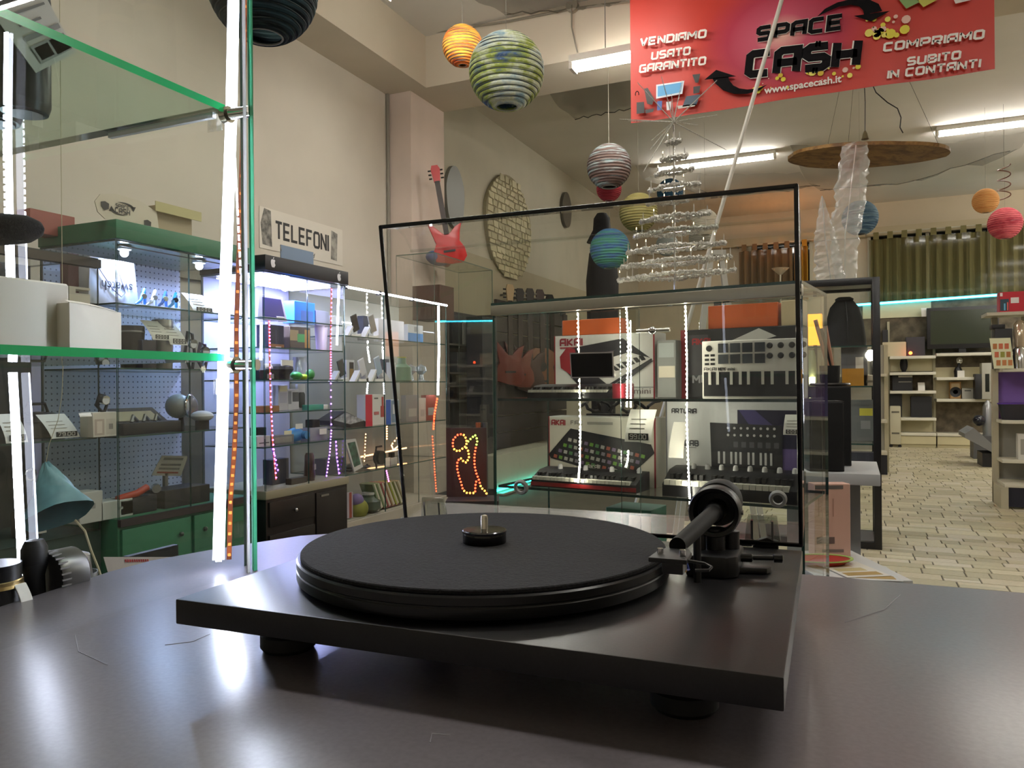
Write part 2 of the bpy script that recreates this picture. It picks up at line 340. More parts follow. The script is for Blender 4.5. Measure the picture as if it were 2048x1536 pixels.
# ================================================================ the counter
ZK = 1.0
cp = [(-520, 1440), (-250, 1320), (-100, 1252), (0, 1212), (80, 1187), (150, 1165), (220, 1142), (300, 1121), (360, 1110), (420, 1099), (515, 1084), (600, 1071), (700, 1064), (1610, 1148), (2048, 1185)]
edge = [onZ(x, y, ZK) for x, y in cp]; d = (edge[-1]-edge[-2]).normalized(); edge.append(edge[-1]+d*1.6)
poly = [(p.x, p.y) for p in edge]+[(edge[-1].x, -.35), (edge[0].x, -.35)]
cx = sum(p[0] for p in poly)/len(poly); cy = sum(p[1] for p in poly)/len(poly)
ct = thing('shop_counter', 'dark grey scratched laminate counter with curved edge under the turntable', 'counter', (0, 0, 0))
KT = mat('6e686d', .28, 0, .10, 260, None, .03)
nt = KT.node_tree; bb = nt.nodes['Principled BSDF']; bb.inputs['Specular IOR Level'].default_value = .75
wv = nt.nodes.new('ShaderNodeTexNoise'); wv.inputs['Scale'].default_value = 7; wv.inputs['Detail'].default_value = 9; wv.inputs['Distortion'].default_value = .4
rp = nt.nodes.new('ShaderNodeMapRange'); rp.inputs[1].default_value = .3; rp.inputs[2].default_value = .7; rp.inputs[3].default_value = .25; rp.inputs[4].default_value = .30

MB().prism(poly, ZK-.04, ZK, 'z').build('worktop', KT, ct, bevel=.002)
MB().prism([(cx+(x-cx)*.93, cy+(y-cy)*.93) for x, y in poly], .0, ZK-.04, 'z').build('base', mat('4a4648', .6), ct)
for k, (p, q) in enumerate((((150, 1270), (215, 1330)), ((1690, 1245), (1800, 1190)), ((330, 1290), (420, 1268)), ((900, 1470), (860, 1485)))):
    A, B = onZ(*p, ZK), onZ(*q, ZK); n = (B-A).cross(UP).normalized(); mid = (A+B)/2+n*.008
    MB().tube([A, mid, B], .0004, 4).build('scratch', mat('8c8a8e', .5), ct)
# ================================================================ the turntable
ZP = 1.044
FL, FR, RR = onZ(350, 1198, ZP), onZ(1567, 1355, ZP), onZ(1606, 1101, ZP)
tz = math.atan2(FR.y-FL.y, FR.x-FL.x); TC = (FL+RR)/2; TC.z = ZK
tt = thing('turntable', 'black belt-drive record turntable with felt mat and open clear lid', 'turntable', TC, tz)
tinv = Matrix.Translation(TC) @ Matrix.Rotation(tz, 4, 'Z'); tinv.invert()
TW, TD = (FR-FL).length/2, (RR-FR).length/2
PLN = mat('141315', .33, 0, .2, 500, None, .03); SATIN = mat('0e0e10', .38); FELT = mat('121214', .95, 0, .3, 400, '1c1c20', .6)
MB().box(-TW, TW, -TD, TD, .026, .044).build('plinth', PLN, tt, bevel=.0012)
for sx in (-1, 1):
    for sy in (-1, 1):
        MB().lathe([(.018, 0), (.0205, .003), (.0205, .012), (.0175, .0135), (.0175, .016), (.0205, .0175), (.0205, .025), (.018, .027)], 28, (sx*(TW-.06), sy*(TD-.05), 0)).build('foot', mat('0a0a0b', .6), tt, smooth=True)
pc = tinv @ onZ(969, 1083, ZK+.067); pcx, pcy = pc.x, pc.y
MB().lathe([(.142, .047), (.1495, .0475), (.150, .049), (.150, .0545), (.1493, .0553), (.1493, .056), (.150, .0568), (.150, .0618), (.1488, .063), (.02, .063)], 120, (pcx, pcy, 0)).build('platter', mat('111113', .28), tt, smooth=True)
MB().lathe([(.06, .044), (.06, .048)], 40, (pcx, pcy, 0)).build('bearing_hub', mat('1a1a1c', .4), tt)
MB().lathe([(.1465, .063), (.147, .0636), (.147, .0655), (.1462, .0663), (.006, .0663)], 120, (pcx, pcy, 0)).build('felt_mat', FELT, tt, smooth=True)
rw = MB().lathe([(.0175, .0663), (.018, .067), (.018, .0755), (.0172, .0772), (.006, .0777)], 48, (pcx, pcy, 0)).build('record_adapter', mat('0b0b0c', .15), tt, smooth=True)
MB().lathe([(.0181, .0745), (.0184, .0752), (.0184, .0764), (.0178, .077), (.0172, .0770)], 48, (pcx, pcy, 0)).build('chrome_ring', mat('77777a', .15, 1), rw, smooth=True, label='thin chrome rim')
MB().lathe([(.003, .06), (.003, .0868), (.0026, .0885), (0, .0895)], 20, (pcx, pcy, 0)).build('spindle', mat('d9d4c6', .2, 1), tt, smooth=True)
# --- tonearm
pv = tinv @ onZ(1432, 1139, ZP); ax, ay = pv.x, pv.y
ta = bpy.data.objects.new('tonearm', None); COL.objects.link(ta); ta.parent = tt
def arm(mb, name, m, **kw): return mb.build(name, m, ta, **kw)
AZ = .092
MB().prism([(ax-.020, ay-.030), (ax+.012, ay-.030), (ax+.020, ay-.022), (ax+.020, ay+.022), (ax+.012, ay+.030), (ax-.012, ay+.030), (ax-.020, ay+.022)], .044, .061, 'z').build('arm_base', mat('151517', .42), ta, bevel=.003)
MB().prism([(ax+.006, ay-.012), (ax+.04, ay-.004), (ax+.043, ay+.004), (ax+.038, ay+.012), (ax+.006, ay+.014)], .0445, .049, 'z').build('cue_plate', SATIN, ta, bevel=.001)
MB().tube([(ax+.012, ay, .055), (ax+.028, ay+.002, .0553), (ax+.029, ay+.002, .0555), (ax+.044, ay+.004, .056), (ax+.0445, ay+.004, .056), (ax+.051, ay+.005, .056), (ax+.052, ay+.005, .056)], [.0035, .0035, .002, .002, .0036, .0036, .002], 12).build('cue_lever', mat('0a0a0b', .3), ta, smooth=True)
MB().cyl((ax, ay, .06), (ax, ay, .078), .008, n=20).cyl((ax+.012, ay+.008, .06), (ax+.012, ay+.008, .075), .006, n=18).cyl((ax-.011, ay-.006, .06), (ax-.011, ay-.006, .079), .004).build('pillar', SATIN, ta, smooth=True)
MB().lathe([(.0165, -.010), (.0195, -.011), (.0205, -.009), (.0205, .008), (.0195, .010), (.016, .010), (.016, -.008), (.0165, -.010)], 48, (ax, ay, AZ), 0, 'y').build('gimbal_ring', mat('161618', .4), ta, smooth=True)
MB().lathe([(.006, .0115), (.0175, .0115), (.0185, .013), (.0185, .032), (.0165, .034), (.005, .034)], 40, (ax, ay, AZ+.004), 0, 'y').build('counterweight', mat('0a0a0b', .6), ta, smooth=True)
MB().cyl((ax, ay+.02, AZ), (ax, ay-.012, AZ), .0085, n=20).cyl((ax, ay-.012, AZ), (ax, ay-.018, AZ), .0085, .0068, n=20).build('bearing_housing', SATIN, ta, smooth=True)
hd = tinv @ at(1347, 1100, .435); hx, hy, hz = hd.x, hd.y, hd.z
MB().tube([(ax, ay, AZ), (ax+(hx-ax)*.5, (ay+hy)/2, (AZ+hz)/2), (hx, hy+.012, hz)], [.0064, .0058, .0048], 18).build('arm_tube', mat('0b0b0c', .65, 0, 0, 20, None, 0, None, .1), ta, smooth=True)
for s in (-1, 1): MB().cyl((ax+s*.0205, ay-.001, AZ), (ax+s*.022, ay-.001, AZ), .002).build('bearing_screw', STEEL, ta, smooth=True)
hs = MB().prism([(hx-.011, hy-.016), (hx+.010, hy-.016), (hx+.0095, hy+.004), (hx+.0045, hy+.018), (hx-.0045, hy+.018), (hx-.0095, hy+.004)], hz-.0042, hz-.0015, 'z').build('headshell', mat('101011', .5), ta, bevel=.0006)
for s in (-1, 1): MB().cyl((hx+s*.0062, hy-.006, hz-.001), (hx+s*.0062, hy-.006, hz+.0018), .0018, n=12).build('headshell_screw', CHROME, hs, smooth=True)
MB().tube([(hx+.008, hy-.010, hz-.003), (hx+.019, hy-.012, hz-.0035), (hx+.023, hy-.015, hz-.0045), (hx+.022, hy-.0185, hz-.0055), (hx+.015, hy-.0195, hz-.006)], .0009, 8).build('finger_lift', SATIN, hs, smooth=True)
MB().box(hx-.006, hx+.006, hy-.004, hy+.010, hz-.013, hz-.0042).build('cartridge', mat('0d0d0e', .3), ta, bevel=.001)
for k, c in enumerate(('c8c4ba', 'b23a22', '2f6b45', '2b3d8c')):
    MB().tube([(hx-.005+k*.0033, hy+.008, hz-.010-k % 2*.003), (hx-.006+k*.004, hy+.015, hz-.014), (hx-.003+k*.002, hy+.019, hz-.007), (hx, hy+.02, hz-.003)], .0007, 6).build('lead_wire', mat(c, .4), ta, smooth=True)
    MB().cyl((hx-.005+k*.0033, hy+.007, hz-.010-k % 2*.003), (hx-.005+k*.0033, hy+.011, hz-.0105-k % 2*.003), .001, n=8).build('lead_pin', mat('c9a24a', .25, 1), ta, smooth=True)
MB().tube([(ax-.019, ay-.028, .058), (ax-.019, ay-.034, .058), (ax-.019, ay-.036, .062)], .0012, 8).build('anti_skate_arm', mat('b8963e', .25, 1), ta, smooth=True)
MB().tube([(ax-.020, ay+.030, .058), (ax-.0205, ay+.031, .075), (ax-.022, ay+.033, .098)], .0008, 6).build('anti_skate_rod', BLACK, ta, smooth=True)
MB().cyl((ax-.008, ay-.045, .044), (ax-.008, ay-.045, .082), .003, n=14).build('arm_rest', SATIN, ta, smooth=True)
MB().cyl((.5*TW, -TD+.03, .018), (.5*TW, -TD+.03, .026), .009, n=20).build('power_switch', mat('1c1c1f', .2), tt, smooth=True)
# --- dust cover: a clear box open towards the platter, tilted up on its hinges
dc = bpy.data.objects.new('dust_cover', None); COL.objects.link(dc); dc.parent = tt
LW, LH, LD, LT = TW, .322, .062, .003
dc.location = (0, TD+.004, .047); dc.rotation_euler = (math.radians(8.5), 0, 0)
ACR = glassmat((.975, .98, .972), 1.47, .0, .05); RIM = mat('060607', .2)
def shell(k):   # k=0 outside, 1 inside ; profile from rim to top face with rounded upper front edge
    o = LT*k; pr = [(0, LH-o), (.030, LH-o), (.046, LH-.008-o), (LD-o*.8, LH-.026-o)]
    return pr
for sd in (-1, 1):   # side walls
    b = MB()
    x0, x1 = (-LW, -LW+LT) if sd < 0 else (LW-LT, LW)
    b.prism([(0, 0), (LD, 0), (LD, LH-.026), (.046, LH-.008), (.030, LH), (0, LH)], x0, x1, 'x').build('side_wall', ACR, dc)
MB().box(-LW+LT, LW-LT, LD-LT, LD, LT, LH-.028).build('top_face', ACR, dc)
MB().box(-LW+LT, LW-LT, 0, LD-LT, 0, LT).build('rear_wall', glassmat((.97, .975, .97), 1.4, .22, .05), dc)
MB().prism([(0, LH-LT), (.029, LH-LT), (.044, LH-.011), (LD-LT, LH-.029), (LD, LH-.026), (.046, LH-.008), (.030, LH), (0, LH)], -LW+LT, LW-LT, 'x').build('front_wall', ACR, dc)
r = .0022
MB().box(-LW, LW, -.002, .0005, -r*.3, r*1.4).box(-LW, LW, -.002, .0005, LH-1.6*r, LH+.0006).box(-LW-.0006, -LW+1.5*r, -.002, .0005, 0, LH).box(LW-1.5*r, LW+.0006, -.002, .0005, 0, LH).build('rim', RIM, dc, bevel=.0008, label='rim of the lid painted black for its inner reflection')  # clear acrylic edges painted black to imitate their inner reflection
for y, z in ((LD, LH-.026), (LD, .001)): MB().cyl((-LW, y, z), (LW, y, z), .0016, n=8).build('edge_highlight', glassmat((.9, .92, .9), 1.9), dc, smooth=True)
for s, dx in ((-1, .118), (1, .024)):
    g = MB().lathe([(.0048, -.004), (.0072, -.0045), (.0086, -.002), (.0086, .0), (.0048, .0), (.0048, -.004)], 28, (s*LW-s*dx if s > 0 else -LW+dx, LD-LT, .026), 0, 'y').build('rubber_bumper', mat('8f918c', .6), dc, smooth=True)
for s in (-1, 1):
    h = bpy.data.objects.new('hinge', None); COL.objects.link(h); h.parent = dc; x = s*(LW-.035)
    MB().prism([(x-.016, .002), (x+.016, .002), (x+.013, .026), (x-.013, .026)], .002, .006, 'y').build('clamp', glassmat((.7, .72, .7), 1.9), h, bevel=.001)
    for e in (-.010, .008): MB().box(x+e, x+e+.002, -.001, .0025, .004, .022).build('spring_clip', CHROME, h)
    MB().cyl((x-.045, .008, -.004), (x-.01, .008, -.003), .0035, n=12).build('pin', mat('2a2a2c', .4), h, smooth=True)
    MB().cyl((x-.01, .008, -.003), (x+.008, .008, -.003), .0028, n=12).build('pin_end', CHROME, h, smooth=True)
    MB().prism([(x-.012, -.012), (x+.014, -.012), (x+.014, .002), (x+.004, .006), (x-.006, .002)], .000, .006, 'y').build('hinge_foot', BLACK, h, bevel=.001)
bp = tinv @ at(1184, 730, .81)
lm = Matrix.Translation(dc.location) @ Matrix.Rotation(math.radians(8.5), 4, 'X'); q = lm.inverted() @ bp
MB().box(q.x-.0235, q.x+.0235, LD-LT-.0015, LD-LT, q.z-.0135, q.z+.0135).build('badge_frame', CHROME, dc)
MB().box(q.x-.0222, q.x+.0222, LD-LT-.0022, LD-LT-.001, q.z-.0122, q.z+.0122).build('badge', mat('0a0a0a', .25), dc, label='black badge with chrome frame')
# ================================================================ generic goods
def spot(pl, r, D, name, label, cat, base=None, group=None, off=0):
    """a thing whose front fills the picture rectangle r on the plane; local x to the right, y away, z up from its base"""
    q = pl.back(off) if off else pl; ym = (r[1]+r[3])/2; s0, _ = q.sz(r[0], ym); s1, _ = q.sz(r[2], ym); xm = (r[0]+r[2])/2
    z0 = q.sz(xm, r[3])[1]; z1 = q.sz(xm, r[1])[1]
    if base is not None: z1 = max(z1, base+.01); z0 = base
    return thing(name, label, cat, q.w((s0+s1)/2, z0), q.a, group), s1-s0, z1-z0
def panel(mb, x0, x1, z0, z1, y=-.0008, m=0): return mb.add([(x0, y, z0), (x1, y, z0), (x1, y, z1), (x0, y, z1)], [(0, 1, 2, 3)], m)
def carton(pl, r, D, label, c, prints=(), texts=(), base=None, name='carton', cat='box', group=None, side=None, off=0, rough=.5, tilt=0):
    t, w, h = spot(pl, r, D, name, label, cat, base, group, off)
    b = MB().box(-w/2, w/2, 0, D, 0, h).build('body', [mat(c, rough)], t, bevel=min(.002, h*.05), seg=1)
    if side: MB().box(-w/2-.0008, -w/2, .001, D-.001, .001, h-.001).build('side_panel', mat(side, rough), t)
    for i, (x0, x1, z0, z1, pc) in enumerate(prints):
        panel(MB(), -w/2+w*x0, -w/2+w*x1, h*z0, h*z1, -.0008-.0002*i).build('print', mat(pc, rough) if isinstance(pc, str) else pc, t)
    for (tx, x, z, hh, wd, pc) in texts:
        stroke_text(MB(), tx, -w/2+w*x, h*z, h*hh, w*wd, -.0025, 1.5).build('lettering', mat(pc, rough), t)
    if tilt: t.rotation_euler = (-tilt, 0, pl.a)
    return t, w, h
def card(pl, r, label, base=None, bend=.2, price=True, off=0, group='price cards', c=PAPER, num=None):
    """small curved price card leaning back, with a dark price strip"""
    t, w, h = spot(pl, r, .01, 'price_card', label, 'price card', base, group, off)
    P = [[(-w/2+w*j/3*(1)-w*bend*(i/5.0), h*.55*(i/5.0)**1.6, h*(i/5.0)) for j in range(4)] for i in range(6)]
    b = MB().sheet(P).sheet([[(x, y+.0012, z) for x, y, z in row[::-1]] for row in P]); b.build('sheet', c, t, smooth=True)
    if price:
        b = MB(); panel(b, -w*.36, w*.40, h*.06, h*.27, -.0002); b.build('price_strip', mat('2a2a2b', .6), t)
        b = MB()
        if num: stroke_text(b, num, -w*.30, h*.1, h*.13, w*.62, -.0008, 1.0)
        for k in range(0 if num else 4):
            x = -w*.28+k*w*.165; b.stroke([(x, h*.1), (x, h*.23), (x+w*.08, h*.23), (x+w*.08, h*.1), (x, h*.1)], w*.03, -.0008)
        b.build('price_digits', PAPER, t)
        for k in range(3):
            z = h*(.42+.14*k); f = z/h; P2 = [(-w*.36-w*bend*f, h*.55*f**1.6-.0012, z), (w*.2-w*bend*f, h*.55*f**1.6-.0012, z)]
            MB().tube(P2, h*.012, 4).build('print_line', mat('9a978f', .8), t)
    return t
def led_tape(parent, pts, n, tape, dot, size=.005, wd=.008, face=V((0, -1, 0)), name='led_tape', dots=True):
    """flexible tape with a row of small lamps on it; pts local to parent"""
    pts = [V(p) for p in pts]
    def P(f):
        f *= len(pts)-1; i = min(int(f), len(pts)-2); return pts[i].lerp(pts[i+1], f-i)
    b = MB(); sd = (pts[-1]-pts[0]).normalized().cross(face).normalized()
    vs = []
    for i in range(41): p = P(i/40); vs.append([p-sd*wd/2+face*.0, p+sd*wd/2])
    b.sheet(vs).sheet([[q-face*.002 for q in row[::-1]] for row in vs])
    o = b.build(name, tape, parent)
    if dots:
        b = MB(); up = (pts[-1]-pts[0]).normalized()
        for i in range(n):
            p = P((i+.5)/n)+face*.002
            vs = [p+sd*a*size/2+up*c*size/2+face*e for e in (0, size*.4) for c in (-1, 1) for a in (-1, 1)]
            b.add(vs, [(0, 1, 3, 2), (4, 6, 7, 5), (0, 4, 5, 1), (2, 3, 7, 6), (0, 2, 6, 4), (1, 5, 7, 3)])
        b.build('led_lamps', dot, o, kind='stuff')
    return o
LEDW = emit('eef3ff', LED_L); LEDC = emit('dfe6ff', LED_L); LEDWARM = emit('fff6d8', LED_L*.55)
def pane(x0, x1, y0, y1, z0, z1, thin, parent, name='glass_pane', e=EDGE_D, g=GLASS):
    return MB().box(x0, x1, y0, y1, z0, z1, 0, None, 1, thin).build(name, [g, e], parent)
# ================================================================ glass vitrine standing at the left end of the counter
v1 = thing('glass_vitrine', 'tall frameless glass vitrine with green-edged shelves at the left end of counter', 'display case', (0, 0, 0))
GX, GY = -.585, .645
EV = edgemat('2fd98a', .6); EV2 = mat('dfe8df', .3)
gb = onZ(513, 1140, ZK)
GX = gb.x; 
sg_ = MB().box(GX-.005, GX, -.15, gb.y, ZK+.0008, 2.05, 0, None, 1, 'x'); sg_.mi[0] = 0
sg_.build('side_glass', [GLASS, edgemat('7fd8ac', .6)], v1)
MB().box(GX-.0062, GX+.0002, gb.y, gb.y+.0006, ZK, 2.05).build('glass_end', edgemat('9fe0c0', .6), v1)
for o_, w_, c_ in ((.005, .005, '4fb487'), (.0145, .004, 'f2f6f4')): MB().box(GX, GX+.0012, gb.y-o_, gb.y-o_+w_, ZK, 2.05).build('edge_and_glint', edgemat(c_, .5), v1)  # green strip is the glass edge, white strip paints its highlight
SX = GX-.035; sh_b = onX(450, 210, SX)
SY = sh_b.y
MB().box(-1.25, SX+.01, SY+.012, SY+.018, .88, 2.05, 0, None, 1, 'y').build('back_glass', [GLASS, EDGE_D], v1)
zs2 = sh_b.z; zs1 = onX(450, 708, SX).z
for z, x1 in ((zs2, SX), (zs1, SX)):
    MB().box(-1.25, x1, -.15, SY, z-.008, z, 0, None, 1, 'z').build('glass_shelf', [glassmat((.86, .94, .9), 1.5), EV], v1, label='glass shelf with bright green edge')
MB().box(-1.25, SX, -.15, SY, .86, .88).build('vitrine_floor', mat('6a6a68', .6), v1)
for z, px, py in ((zs2, 462, 222), (zs1, 476, 724)):
    p = onX(px, py, SX+.01); cc = MB().cyl((p.x, p.y, z-.012), (GX, p.y+.002, z-.012), .006, n=16).build('glass_connector', CHROME, v1, smooth=True)
    MB().lathe([(.004, -.004), (.009, -.004), (.009, .004), (.004, .004)], 20, (SX+.004, p.y, z-.012), 0, 'x').build('collar', mat('c8c4b4', .2, 1), cc, smooth=True)
# led tapes at the two rear corners
def tape_pts(plx, pts): return [onX(x, y, plx) for x, y in pts]
fc = V((.72, -.69, 0)).normalized()
led_tape(v1, tape_pts(SX-.004, [(468, -60), (463, 220), (456, 420), (448, 650), (446, 800), (443, 900), (440, 1000), (437, 1120)]), 96, emit('e6eaff', 5), emit('e2e8ff', 34), .0062, .012, fc)
led_tape(v1, [p+V((.004, .004, 0)) for p in tape_pts(SX-.004, [(480, -60), (476, 220), (470, 420), (462, 650), (462, 800), (458, 900), (450, 1000), (447, 1120)])], 40, mat('4a1e0a', .4, 0, .3, 60, '7a3a12'), mat('b86a2a', .3), .003, .005, fc, 'copper_tape')
yb = SY+.004
MB().box(-.80, SX-.015, SY-.003, SY+.002, zs2-.012, zs2-.006).build('led_glint_strip', edgemat('f4f6f2', .5), v1)  # added white strip painting the tape's reflection along the shelf's rear edge
led_tape(v1, [onY(x, y, yb) for x, y in [(10, 60), (14, 200), (18, 420), (22, 560)]], 44, emit('e6eaff', 4), emit('e2e8ff', 24), .006, .0115, V((0, -1, 0)))
led_tape(v1, [onY(x, y, yb) for x, y in [(26, 745), (32, 850), (36, 950), (41, 1050), (46, 1150)]], 44, emit('e6eaff', 4), emit('e2e8ff', 24), .006, .0115, V((0, -1, 0)))
for r in ((1520/3.656, 830/3.656, 1630/3.656, 970/3.656), (427, 755, 447, 790), (468, 1040, 490, 1078)):
    A = [onX(x, y, SX-.006) for x, y in ((r[0], r[3]), (r[2], r[3]-5), (r[2]-3, r[1]), (r[0], r[1]+4))]
    MB().add(A+[p-V((.0006, 0, 0)) for p in A], [(0, 1, 2, 3), (7, 6, 5, 4)]).build('clear_sticky_tape', glassmat((.86, .86, .84), 1.7, .1, .3), v1)
# goods in the vitrine
PV = PX(-.80); PV2 = PX(-.70)
t, w, h = carton(PX(-.78), (-190, 548, 139, 704), .16, 'large plain white carton on the lower green-edged glass shelf', 'cfc8b8', base=zs1)
t, w, h = spot(PX(-.76), (139, 610, 243, 704), .1, 'open_carton', 'small white box with bulging open flap beside the large white carton', 'box', zs1)
MB().prism([(-w/2, 0), (w/2, 0), (w/2, h*.90), (w*.38, h*.905), (w*.1, h*.96), (-w*.3, h), (-w/2, h)], 0, .09, 'y').build('body', mat('e6ddcd', .6), t, bevel=.0008)
MB().sheet([[(-w/2+w*i/8*.93, -.001+.004*j, h*(1.0-.11*(i/8)**2)+.0015*j) for i in range(9)] for j in range(3)]).build('flap', mat('efe8da', .6), t, smooth=True)
t, w, h = spot(PX(-.90), (139, 588, 180, 610), .03, 'metal_bracket', 'small cream metal bracket standing behind the open white box', 'bracket', zs1+.083)
t.location.z = zs1
MB().box(-w/2, w/2, 0, .02, 0, .083).build('foot', mat('d5ceb8', .6), t)
MB().box(-w/2, -w*.2, 0, .02, .083, .083+h).box(-w*.2, w/2, 0, .02, .083+h*.7, .083+h).box(-w*.2, w/2, 0, .02, .083, .083+h*.2).build('frame', mat('c8c2b0', .35), t)
mw = at(-40, 443, .80); t = thing('microphone', 'black foam microphone windscreen held on a desk stand in the left vitrine', 'microphone', (mw.x-.10, mw.y, zs1))
mz = mw.z-zs1
R = .0165*1.05
pts = [V((.0, 0, mz))+RG*(s) for s in (-.06, -.05, .02, .09, .115, .128, .133)]
MB().tube(pts, [.012, R*.95, R*1.02, R, R*.86, R*.5, R*.08], 24).build('windscreen', mat('17151a', .95, 0, .3, 500, None, .5), t, smooth=True)
MB().tube([(-.06, -.03, .01), (-.06, -.03, mz*.6), V((0, 0, mz))-RG*.05], .005, 10).build('stand_stem', DARK, t, smooth=True)
MB().lathe([(.05, 0), (.05, .006), (.01, .012)], 28, (-.06, -.03, 0)).build('stand_base', DARK, t, smooth=True)
# lenses and leaflet on the top shelf
PL2 = PX(-.86)
def lens(pl, r, label, base, D=None):
    t, w, h = spot(pl, r, .05, 'camera_lens', label, 'lens', base, 'camera lenses'); R = w/2
    MB().lathe([(R*.9, 0), (R, h*.04), (R, h*.3), (R*.93, h*.33), (R*.93, h*.37), (R, h*.4), (R, h*.8), (R*.92, h*.84), (R*.92, h)], 32).build('barrel', mat('131314', .35), t, smooth=True)
    MB().lathe([(R*1.005, h*.42), (R*1.02, h*.44), (R*1.02, h*.6), (R*1.005, h*.62)], 32).build('grip_ring', mat('0a0a0b', .8), t, smooth=True)
    MB().lathe([(R*1.0, h*.86), (R*.965, h*.865), (R*.965, h*.90), (R*.92, h*.905), (R*1.0, h*.86)], 32).build('gold_ring', mat('b7a070', .3, 1), t, smooth=True)
    MB().lathe([(R*.75, -.001), (R*.7, -.002), (0, -.002)], 28).build('rear_cap', mat('202023', .5), t)
    return t
lens(PX(-.84), (0, -150, 92, 185), 'large black lens standing on upper shelf behind the tilted leaflet', zs2)
lens(PX(-.90), (-60, -110, 36, 205), 'smaller black lens at the edge of the upper shelf', zs2)
A = [onX(x, y, -.72) for x, y in ((-20, 20), (88, -14), (152, 105), (72, 146))]
t = thing('leaflet', 'tilted printed paper leaflet hanging over the lenses on the upper shelf', 'paper', (A[3].x, A[3].y, zs2))
L0 = [p-t.location for p in A]
MB().add(L0+[p-V((.0008, 0, 0)) for p in L0], [(0, 1, 2, 3), (7, 6, 5, 4), (0, 3, 7, 4), (1, 5, 6, 2), (0, 4, 5, 1), (2, 6, 7, 3)]).build('sheet', mat('b9b4a8', .8), t)
def quad(a0, a1, b0, b1):
    f = lambda u, v: L0[0].lerp(L0[1], u).lerp(L0[3].lerp(L0[2], u), v)+V((.001, 0, 0))
    return [f(a0, b0), f(a1, b0), f(a1, b1), f(a0, b1)]
for q, c in (((.3, .9, .12, .16), '6f6c66'), ((.25, .7, .3, .34), '6f6c66'), ((.2, .95, .48, .56), '7f7c76'), ((.2, .95, .64, .92), '8b8880'), ((.6, .95, .66, .9), '3a3835'), ((.25, .55, .68, .88), 'c9c4b8')):
    MB().add(quad(*q), [(0, 1, 2, 3)]).build('print', mat(c, .8), t)
# lens and camera head low in the vitrine
zl = .88
lens(PX(-.735), (-70, 1128, 40, 1290), 'black lens with gold ring low in the vitrine behind the counter edge', zl)
q = onX(75, 1160, -.74); t = thing('camera_gimbal', 'black and grey handheld gimbal with knurled motor low in the vitrine', 'camera gear', (q.x, q.y, zl), math.pi/2)
hh = q.z-zl
MB().lathe([(.012, 0), (.012, hh*.7), (.010, hh+.005), (.013, hh+.016), (.013, hh+.032), (.009, hh+.04), (0, hh+.041)], 20, (-.003, 0, 0), 0, 'z', 1, .7).build('grip', BLACK, t, smooth=True)
MB().lathe([(.018, -.006), (.024, -.006), (.026, 0), (.026, .022), (.022, .026), (0, .026)], 30, (.016, 0, hh), 0, 'x', 1, 1).build('motor', mat('6d6b68', .3, .8), t, smooth=True)
b = MB()
for k in range(28):
    a = 2*math.pi*k/28; b.box(-.0055+.013, .0045+.013, -.0008+.0255*math.cos(a), .0008+.0255*math.cos(a), hh+.0255*math.sin(a)-.0008, hh+.0255*math.sin(a)+.0008)
b.build('knurling', mat('8f8c88', .3, .6), t, kind='stuff')
MB().tube([(.03, .0, hh+.018), (.046, 0, hh+.012), (.05, 0, hh-.02), (.048, 0, 0)], [.008, .010, .010, .011], 12).build('arm', mat('7d7a75', .35, .6), t, smooth=True)
MB().box(.01, .045, -.01, .02, 0, hh*.5).build('base_block', mat('2a2a2c', .4), t, bevel=.003)
q = onX(150, 1168, -.76); t = thing('glass_dish', 'small clear glass dish beside the gimbal in the vitrine', 'dish', (q.x, q.y, zl))
MB().lathe([(.012, 0), (.02, .004), (.022, q.z-zl+.012), (.021, q.z-zl+.012), (.018, .006), (0, .004)], 24).build('bowl', mat('b9bab8', .15, .6), t, smooth=True)
q = onX(52, 1200, -.70); card(PX(-.70), (45, 1170, 68, 1215), 'small white tag stuck below the gimbal in the vitrine', None, 0, False)

def lamp_light(parent, loc, power, c, size=.05):
    L = bpy.data.lights.new('lamp_glow', 'AREA'); L.shape = 'DISK'; L.size = size; L.energy = power; L.color = lin(c); o = bpy.data.objects.new('lamp_glow', L); COL.objects.link(o); o.parent = parent; o.location = loc; return o
# ================================================================ display cases along the left wall
def wallcase(label, X, D, y0, y1, z0, z1, shelves, sg=GLASS, e=EDGE_D, back=None, split=1, frosted=None):
    """glass case: local x along the wall, y towards the wall"""
    t = thing('display_case', label, 'display case', (X, y0, 0), math.pi/2); L = y1-y0
    pane(0, .006, 0, D, z0, z1, 'x', t, 'side_glass', e); pane(L-.006, L, 0, D, z0, z1, 'x', t, 'side_glass', e)
    n = split
    for k in range(n): pane(.008+k*(L-.016)/n, .008+(k+1)*(L-.016)/n-.002, -.006-.004*(k % 2), -.001-.004*(k % 2), z0, z1, 'y', t, 'front_glass', e)
    MB().box(.006, L-.006, D-.015, D, z0, z1).build('back_panel', back or mat('a8a69e', .6), t)
    for z in shelves: pane(.007, L-.007, .01, D-.016, z-.008, z, 'z', t, 'glass_shelf', mat('35524c', .2), sg)
    pane(.0, L, 0, D, z1, z1+.008, 'z', t, 'top_glass', e)
    return t
PEG = mat('b9bcc8', .5); 
nt = PEG.node_tree; tc = nt.nodes.new('ShaderNodeTexCoord'); mp = nt.nodes.new('ShaderNodeVectorMath'); mp.operation = 'FRACTION'; ms = nt.nodes.new('ShaderNodeVectorMath'); ms.operation = 'SCALE'; ms.inputs['Scale'].default_value = 33
sb = nt.nodes.new('ShaderNodeVectorMath'); sb.operation = 'SUBTRACT'; sb.inputs[1].default_value = (.5, .5, .5); mx = nt.nodes.new('ShaderNodeVectorMath'); mx.operation = 'MULTIPLY'; mx.inputs[1].default_value = (1, 0, 1)
